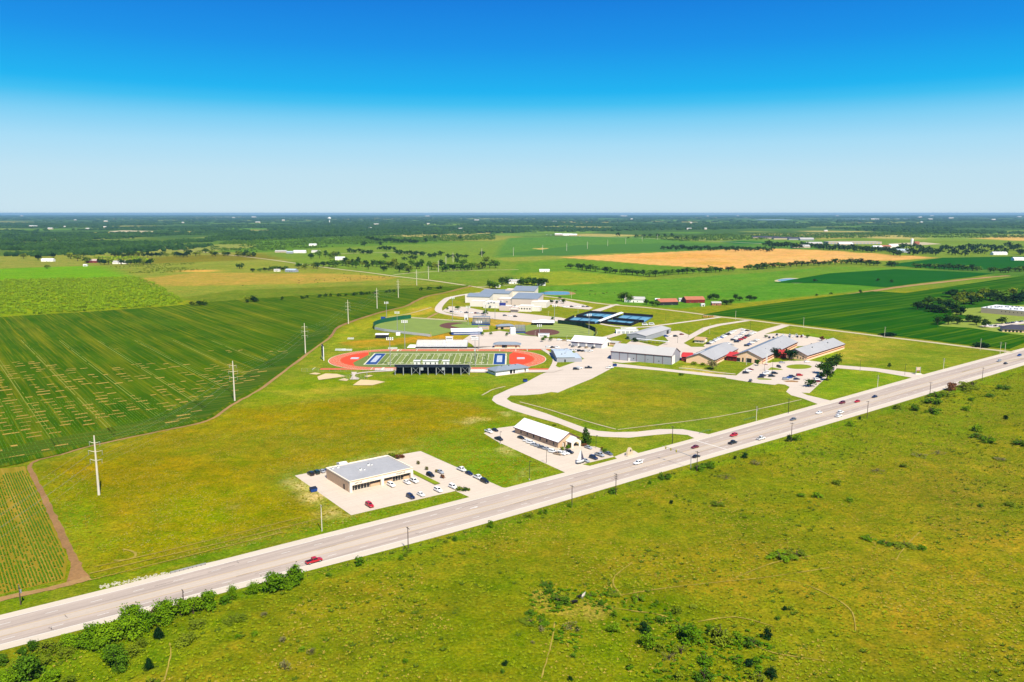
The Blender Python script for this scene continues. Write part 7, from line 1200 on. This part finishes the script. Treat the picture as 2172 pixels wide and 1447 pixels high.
trees([(1895+i*6.9, 532+random.uniform(-6, 12)) for i in range(40)], 'trees of the far right wood', 'from left in the wood right of the far settlement', ('dark', 'deep', 'dark', 'mid'), (13, 20), (8, 13), 110, .13, mass=True)
trees([(1408+i*6.6, 528.5+i*.1+random.uniform(-1.6, 2.6)) for i in range(36)], 'trees along the upper edge of the tan field', 'from left along the upper edge of the tan field', ('dark', 'deep', 'mid'), (9, 14), (6, 9), 110, .13, mass=True)
trees([(1365, 502), (1380, 502), (1395, 503), (1410, 503), (1435, 508), (1455, 508), (1475, 508), (1350, 505), (1310, 502), (1425, 502), (1728, 597), (1862, 597), (1890, 600), (1733, 628), (1762, 625), (1824, 622)], 'scattered trees of the far right country', 'from left scattered over the far right country', ('dark', 'mid'), (6, 10), (4, 8), 120, .13, mass=True)
# ------------------------------------------------------------------ masses nobody could count
def scatter(name, label, tmpl, xy, s, hgt, m, jit=.25):
    """join many small copies of a template (v,f) into one mesh"""
    v0, f0 = tmpl; n = len(xy); a = rng.random(n)*6.283; ca, sa = np.cos(a), np.sin(a); nv = len(v0)
    v = np.empty((n, nv, 3), np.float32); q = v0[None]*(1+jit*(rng.random((n, nv, 1))-.5))
    v[:, :, 0] = (q[:, :, 0]*ca[:, None]-q[:, :, 1]*sa[:, None])*s[:, None]+xy[:, 0:1]; v[:, :, 1] = (q[:, :, 0]*sa[:, None]+q[:, :, 1]*ca[:, None])*s[:, None]+xy[:, 1:2]; v[:, :, 2] = q[:, :, 2]*hgt[:, None]
    f = (f0[None]+(np.arange(n)*nv)[:, None, None]).reshape(-1, f0.shape[1]); o = obj(name, npmesh(name, v.reshape(-1, 3), f, m)); return tag(o, label, kind='stuff')
def dome(n=7):
    v = [(.5*math.cos(6.283*k/n), .5*math.sin(6.283*k/n), 0) for k in range(n)]+[(.46*math.cos(6.283*(k+.5)/n), .46*math.sin(6.283*(k+.5)/n), .55) for k in range(n)]+[(0, 0, 1)]
    f = []
    for k in range(n): j = (k+1) % n; f += [(k, j, n+k), (j, n+j, n+k), (n+k, n+j, 2*n)]
    return np.array(v), np.array(f)
def massmat(name, c1, c2, k=1.0):
    m, t, b = newmat(name); pos = N(t, 'ShaderNodeNewGeometry').outputs['Position']; n1 = noise(t, pos, .05, 3); n2 = noise(t, pos, .004, 3)
    cc = mixc(t, rmap(t, N(t, 'ShaderNodeMath', {0: n1, 1: n2}, operation='ADD').outputs[0], .75, 1.25), col(c1, k), col(c2, k)); t.links.new(cc, b.inputs['Base Color']); b.inputs['Roughness'].default_value = .95; b.inputs['Specular IOR Level'].default_value = .05; return m
M_WOODS = massmat('far_wood_canopy', (24, 56, 18), (70, 106, 34)); LIM = np.array([(np.interp(x_, [-400, 0, 200, 440, 475, 700, 1060, 1320, 1720, 1900, 2172, 2600], [552, 543, 537, 525, 511, 500, 493, 488, 482, 492, 496, 498])) for x_ in range(-400, 2600)])
def woods(n, d0, d1, s0, s1, h0, h1, keep, seed):
    d = np.sqrt(rng.random(n)*(d1*d1-d0*d0)+d0*d0); x = (rng.random(n)-.5)*1.42*d
    px = 1086+x/d*F*.99; lim = LIM[np.clip(px.astype(int)+400, 0, 2999)]; ymax = np.array([P(1086, l)[1] for l in np.unique(np.round(lim, 1))]); 
    dl = H*F/(lim-YH)*.985
    dens = fbm(x, d, d0*.12+120, seed); ok = (d > dl*(.97+.06*rng.random(n))) & (dens > keep)
    x, d = x[ok], d[ok]; m_ = len(x)
    return np.stack([x, d], 1), s0+(s1-s0)*rng.random(m_), h0+(h1-h0)*rng.random(m_)
for n, d0, d1, s0, s1, h0, h1, kp, sd_, nm in ((26000, 2200, 4600, 11, 21, 6, 12, .44, 81, 'nearest'), (24000, 4600, 9500, 18, 38, 7, 13, .45, 83, 'middle'), (18000, 9500, 34000, 50, 120, 8, 17, .42, 85, 'farthest')):
    xy, s_, h_ = woods(n, d0, d1, s0, s1, h0, h1, kp, sd_); scatter('distant_woods', nm+' belt of dark distant woodland below the horizon', dome(), xy, s_, h_, M_WOODS, .5)
ft = np.array(FARTREES); v, f = crown(23, 130, 'oak', .12); tv = np.array([(-.04, 0, 0), (.04, 0, 0), (.03, 0, .45), (-.03, 0, .45), (0, -.04, 0), (0, .04, 0), (0, .03, .45), (0, -.03, .45)]); 
scatter('distant_trees', 'small dark trees of the farthest hedges and field edges', (np.concatenate([v, tv]), np.concatenate([f, [[len(v), len(v)+1, len(v)+2, len(v)+3], [len(v)+4, len(v)+5, len(v)+6, len(v)+7]]])), ft[:, :2], ft[:, 2], ft[:, 3], LM['dark'], .1)
q = np.array(pp([(-120, 596), (0, 594), (180, 591), (285, 588), (330, 600), (375, 628), (392, 640), (380, 647), (200, 660), (0, 671), (-120, 678)]))
lo, hi = q.min(0), q.max(0); xy = lo+(hi-lo)*rng.random((9000, 2)); xy = xy[inside_dist(xy[:, 0], xy[:, 1], q) > 2]; xy = xy[:3400]
v, f = crown(5, 46, 'bush', .16); scatter('mesquite_scrub', 'bright yellow green mass of mesquite scrub on the far left', (v, f), xy, 3.6+4.2*rng.random(len(xy)), 2.2+2.2*rng.random(len(xy)), LM['light'], .1)
def scrubbelt(poly, n, c, label, s=(4, 9), h=(2, 5)):
    q = np.array(pp(poly)); lo, hi = q.min(0), q.max(0); xy = lo+(hi-lo)*rng.random((n*4, 2)); d = inside_dist(xy[:, 0], xy[:, 1], q); xy = xy[(d > 0) & (fbm(xy[:, 0], xy[:, 1], 140 if q[:, 1].min() > 600 else 26, 33) > (.38 if q[:, 1].min() > 600 else .5))][:n]
    scatter('scrub_belt', label, crown(9, 16, 'bush', .26), xy, s[0]+(s[1]-s[0])*rng.random(len(xy)), h[0]+(h[1]-h[0])*rng.random(len(xy)), LM[c], .1)
scrubbelt([(440, 530), (480, 510), (760, 502), (1050, 498), (1050, 510), (800, 518), (620, 530), (520, 537)], 3600, 'mid', 'green scrub belt in front of the far woods left of centre', (7, 14), (3, 7))
scrubbelt([(1330, 505), (1500, 497), (1900, 494), (2172, 500), (2172, 506), (1900, 504), (1700, 507), (1450, 512)], 3000, 'mid', 'green scrub belt in front of the far woods on the right', (8, 16), (4, 8))
scrubbelt([(230, 566), (330, 560), (430, 557), (480, 560), (430, 573), (340, 580), (280, 580)], 420, 'olive', 'sparse low scrub dotted over the left pasture', (3, 5), (1.2, 2))
scrubbelt([(1110, 1250), (1300, 1250), (1480, 1320), (1640, 1350), (1640, 1447), (1400, 1447), (1250, 1400), (1120, 1330)], 420, 'shrub', 'low green weeds around the lower middle scrub patch', (.7, 2.4), (.4, 1.1))
scrubbelt([(1600, 985), (1850, 900), (2172, 800), (2172, 980), (1900, 1010), (1700, 1040)], 300, 'olive', 'low weeds over the upper right pasture', (.8, 2.6), (.4, 1.0))
scrubbelt([(160, 550), (200, 546), (280, 545), (330, 552), (310, 560), (240, 560), (190, 556)], 260, 'light', 'bright scrub around the red walled barn', (6, 10), (3, 5))
# weeds and grass tufts over the nearer ground
def hardmask(xy):
    ok = np.ones(len(xy), bool)
    for q in HARD:
        lo, hi = q.min(0)-1, q.max(0)+1; k = np.where(ok & (xy[:, 0] > lo[0]) & (xy[:, 0] < hi[0]) & (xy[:, 1] > lo[1]) & (xy[:, 1] < hi[1]))[0]
        if len(k): ok[k[inside_dist(xy[k, 0], xy[k, 1], q) > -.6]] = False
    return ok
tuft_v = []; tuft_f = []
for k in range(5):
    a = k*1.2566+.3; c_, s_ = math.cos(a), math.sin(a); n = len(tuft_v); tuft_v += [(-.18*s_, .18*c_, 0), (.18*s_, -.18*c_, 0), (.5*c_+.1*s_, .5*s_-.1*c_, 1), (.5*c_-.1*s_, .5*s_+.1*c_, .9)]; tuft_f.append((n, n+1, n+2, n+3))
tuft = (np.array(tuft_v), np.array(tuft_f))
def tufts(label, poly, n, m, s, h, keep=.5, sc=14, seed=3):
    q = np.array(pp(poly)); lo, hi = q.min(0), q.max(0); xy = lo+(hi-lo)*rng.random((n*3, 2)); xy = xy[np.abs(xy[:, 0]) < .7*xy[:, 1]]; xy = xy[inside_dist(xy[:, 0], xy[:, 1], q) > 0]; xy = xy[fbm(xy[:, 0], xy[:, 1], sc, seed) > keep-.1*rng.random(len(xy))]; xy = xy[hardmask(xy)][:n]
    scatter('grass_tufts', label, tuft, xy, s[0]+(s[1]-s[0])*rng.random(len(xy))**2, h[0]+(h[1]-h[0])*rng.random(len(xy)), m, .3)
PAST = [(-100, 1480), (0, 1400), (640, 1222), (1500, 984), (1825, 890), (2172, 785), (2300, 760), (2400, 1480)]
tufts('coarse green grass tufts over the pasture across the highway', PAST, 42000, leafmat('tuft_green', (124, 146, 8), (164, 172, 22), k=1.15), (.35, 1.2), (.15, .5), .42, 11, 3)
tufts('straw coloured grass tufts over the pasture across the highway', PAST, 26000, leafmat('tuft_straw', (170, 150, 44), (204, 184, 86), k=1.15), (.3, 1.0), (.15, .45), .5, 23, 5)
tufts('dark weeds scattered over the pasture across the highway', PAST, 4200, leafmat('tuft_dark', (72, 96, 10), (116, 136, 26)), (.5, 2.2), (.2, .7), .55, 30, 8)
MEAD = [(85, 1000), (340, 925), (500, 868), (700, 845), (960, 848), (1090, 890), (1190, 996), (1065, 1034), (690, 1122), (200, 1232), (150, 1150)]
tufts('olive grass tufts over the meadow around the shop lot', MEAD, 13000, leafmat('tuft_olive', (142, 136, 4), (178, 164, 12), k=1.1), (.35, 1.3), (.12, .4), .42, 12, 13)
tufts('pale seed heads over the meadow around the shop lot', MEAD, 6000, leafmat('tuft_pale', (176, 164, 60), (204, 192, 110)), (.25, .7), (.12, .35), .56, 16, 16)
LAWN = [(560, 825), (700, 800), (1000, 800), (1080, 858), (1340, 930), (1500, 922), (1740, 862), (1600, 815), (1310, 782), (1180, 838), (1080, 850), (1000, 800)]
tufts('faint grass tufts over the big campus lawn', [(1080, 852), (1190, 835), (1310, 781), (1560, 806), (1660, 830), (1730, 858), (1500, 916), (1340, 914), (1240, 904)], 9000, leafmat('tuft_lawn', (126, 142, 20), (160, 170, 44)), (.3, 1.1), (.08, .2), .48, 18, 19)
# ================================================================== ANIMALS AND PEOPLE
def skinned(name, joints, edges, m, sub=1, sharp=None):
    me = bpy.data.meshes.new(name+'_rig'); me.from_pydata([j[:3] for j in joints], edges, []); o = bpy.data.objects.new(name+'_rig', me); COL.objects.link(o)
    md = o.modifiers.new('skin', 'SKIN'); sv = me.skin_vertices[0].data
    for i, j in enumerate(joints): sv[i].radius = (j[3], j[4] if len(j) > 4 else j[3])
    sv[0].use_root = True; sd2 = o.modifiers.new('sub', 'SUBSURF'); sd2.levels = sub; sd2.render_levels = sub
    dg = bpy.context.evaluated_depsgraph_get(); r = bpy.data.meshes.new_from_object(o.evaluated_get(dg)); r.name = name; bpy.data.objects.remove(o); bpy.data.meshes.remove(me); r.materials.clear(); r.materials.append(m)
    r.polygons.foreach_set('use_smooth', [True]*len(r.polygons)); return r
cowj = [(0, 0, .95, .36, .42), (-.75, 0, .98, .33, .36), (.6, 0, 1.0, .34, .40), (1.0, 0, 1.12, .2, .24), (1.35, 0, 1.3, .16, .17), (1.72, 0, 1.12, .09, .1), (-.8, .22, .55, .12), (-.86, .22, .32, .07), (-.8, .22, .04, .07), (-.8, -.22, .55, .12), (-.86, -.22, .32, .07), (-.8, -.22, .04, .07), (.62, .2, .55, .11), (.62, .2, .3, .065), (.64, .2, .04, .065), (.62, -.2, .55, .11), (.62, -.2, .3, .065), (.64, -.2, .04, .065), (-1.08, 0, 1.0, .05), (-1.15, 0, .5, .03)]
cowe = [(0, 1), (0, 2), (2, 3), (3, 4), (4, 5), (1, 6), (6, 7), (7, 8), (1, 9), (9, 10), (10, 11), (2, 12), (12, 13), (13, 14), (2, 15), (15, 16), (16, 17), (1, 18), (18, 19)]
cowm = {c: skinned('cow_body', cowj, cowe, mat('hide_'+c, rgb, .8, .15, 2)) for c, rgb in (('black', (24, 22, 22)), ('white', (226, 214, 196)), ('brown', (96, 58, 36)))}
def cow(px, py, c, label, grp):
    x, y = P(px, py); o = obj('cow', cowm[c], loc=(x, y, 0), rz=random.random()*6.28); tag(o, label, 'cow', grp)
cow(1219, 1281, 'black', 'black cow lying left in the pasture scrub patch', 'cattle in the near pasture'); cow(1237, 1268, 'white', 'white cow standing in the pasture scrub patch', 'cattle in the near pasture'); cow(1231, 1270, 'black', 'black cow beside the white cow', 'cattle in the near pasture')
COWI = sorted([(520, 605), (520, 625), (650, 610), (660, 597), (675, 622), (690, 598), (730, 603), (815, 590), (835, 603), (880, 585), (890, 548), (893, 570), (905, 605), (920, 580), (942, 585), (945, 597), (975, 597), (1005, 600), (1025, 553), (1025, 585), (1055, 588), (1080, 570), (1085, 585), (1075, 590), (1115, 573), (1125, 595), (1180, 575), (1205, 582), (1220, 578), (1235, 583), (1265, 573), (1288, 575), (58, 645)])
for a, b_ in COWI: cow(500+a/3.879, 440+b_/3.879, 'black', f'black cow, {ordw(COWI.index((a, b_)))} from left in the left pasture herd', 'cattle in the left pasture')
for ci, (a, b_) in enumerate([(530, 682), (545, 680), (560, 684), (580, 683), (620, 690), (630, 692), (745, 690), (760, 690), (740, 718), (785, 718), (845, 710), (858, 712), (880, 705), (945, 708), (1213, 718)]): cow(1060+a/3.879, 440+b_/3.879, random.choice(['black', 'black', 'brown']), f'cow, {ordw(ci)} from left in the herd by the pond', 'cattle by the pond')
perj = [(0, 0, .98, .14, .1), (0, 0, 1.25, .17, .11), (0, 0, 1.45, .14, .1), (0, 0, 1.56, .06), (0, .01, 1.7, .1, .11), (.1, 0, .9, .1), (.13, .08, .5, .07), (.13, .02, .06, .055), (.13, .14, .04, .05), (-.1, 0, .9, .1), (-.13, -.08, .5, .07), (-.13, -.14, .06, .055), (-.13, -.02, .04, .05), (.22, 0, 1.42, .07), (.3, .02, 1.15, .055), (.3, .16, .95, .045), (-.22, 0, 1.42, .07), (-.3, -.02, 1.15, .055), (-.3, .1, .93, .045)]
pere = [(0, 1), (1, 2), (2, 3), (3, 4), (0, 5), (5, 6), (6, 7), (7, 8), (0, 9), (9, 10), (10, 11), (11, 12), (2, 13), (13, 14), (14, 15), (2, 16), (16, 17), (17, 18)]
pm = {c: skinned('person_body', perj, pere, mat('kit_'+c, rgb, .8, .15, 5)) for c, rgb in (('dark', (44, 48, 66)), ('white', (230, 230, 236)), ('blue', (40, 70, 140)))}
for i, (px, py) in enumerate(sorted([(994, 757), (997, 761), (1001, 755), (1004, 764), (1006, 759), (1009, 767), (1012, 756), (1015, 762), (1018, 759), (1021, 766), (1024, 757), (1027, 763), (1030, 760), (1034, 768), (1037, 758), (999, 768), (1010, 752.5), (1040, 764)])):
    x, y = P(px, py); c = ('dark', 'white', 'blue')[i % 3]; o = obj('person', pm[c], loc=(x, y, .14), rz=random.random()*6.28); tag(o, f'person in {c} sports kit, {ordw(i)} from left on the football field', 'person', 'players practising on the football field')
# ================================================================== AIR
mh = bpy.data.materials.new('haze_air'); mh.use_nodes = True; t = mh.node_tree; t.nodes.clear(); oo = t.nodes.new('ShaderNodeOutputMaterial'); pv = t.nodes.new('ShaderNodeVolumePrincipled')
pv.inputs['Color'].default_value = (.26, .50, .74, 1); pv.inputs['Density'].default_value = 3.2e-5; pv.inputs['Anisotropy'].default_value = 0.0; t.links.new(pv.outputs[0], oo.inputs['Volume'])
hb = MB().box(-48000, 48000, -650, 56000, -1.0, 124.0).build('haze', mh); tag(hb, 'thin blue haze over the far country', kind='stuff')
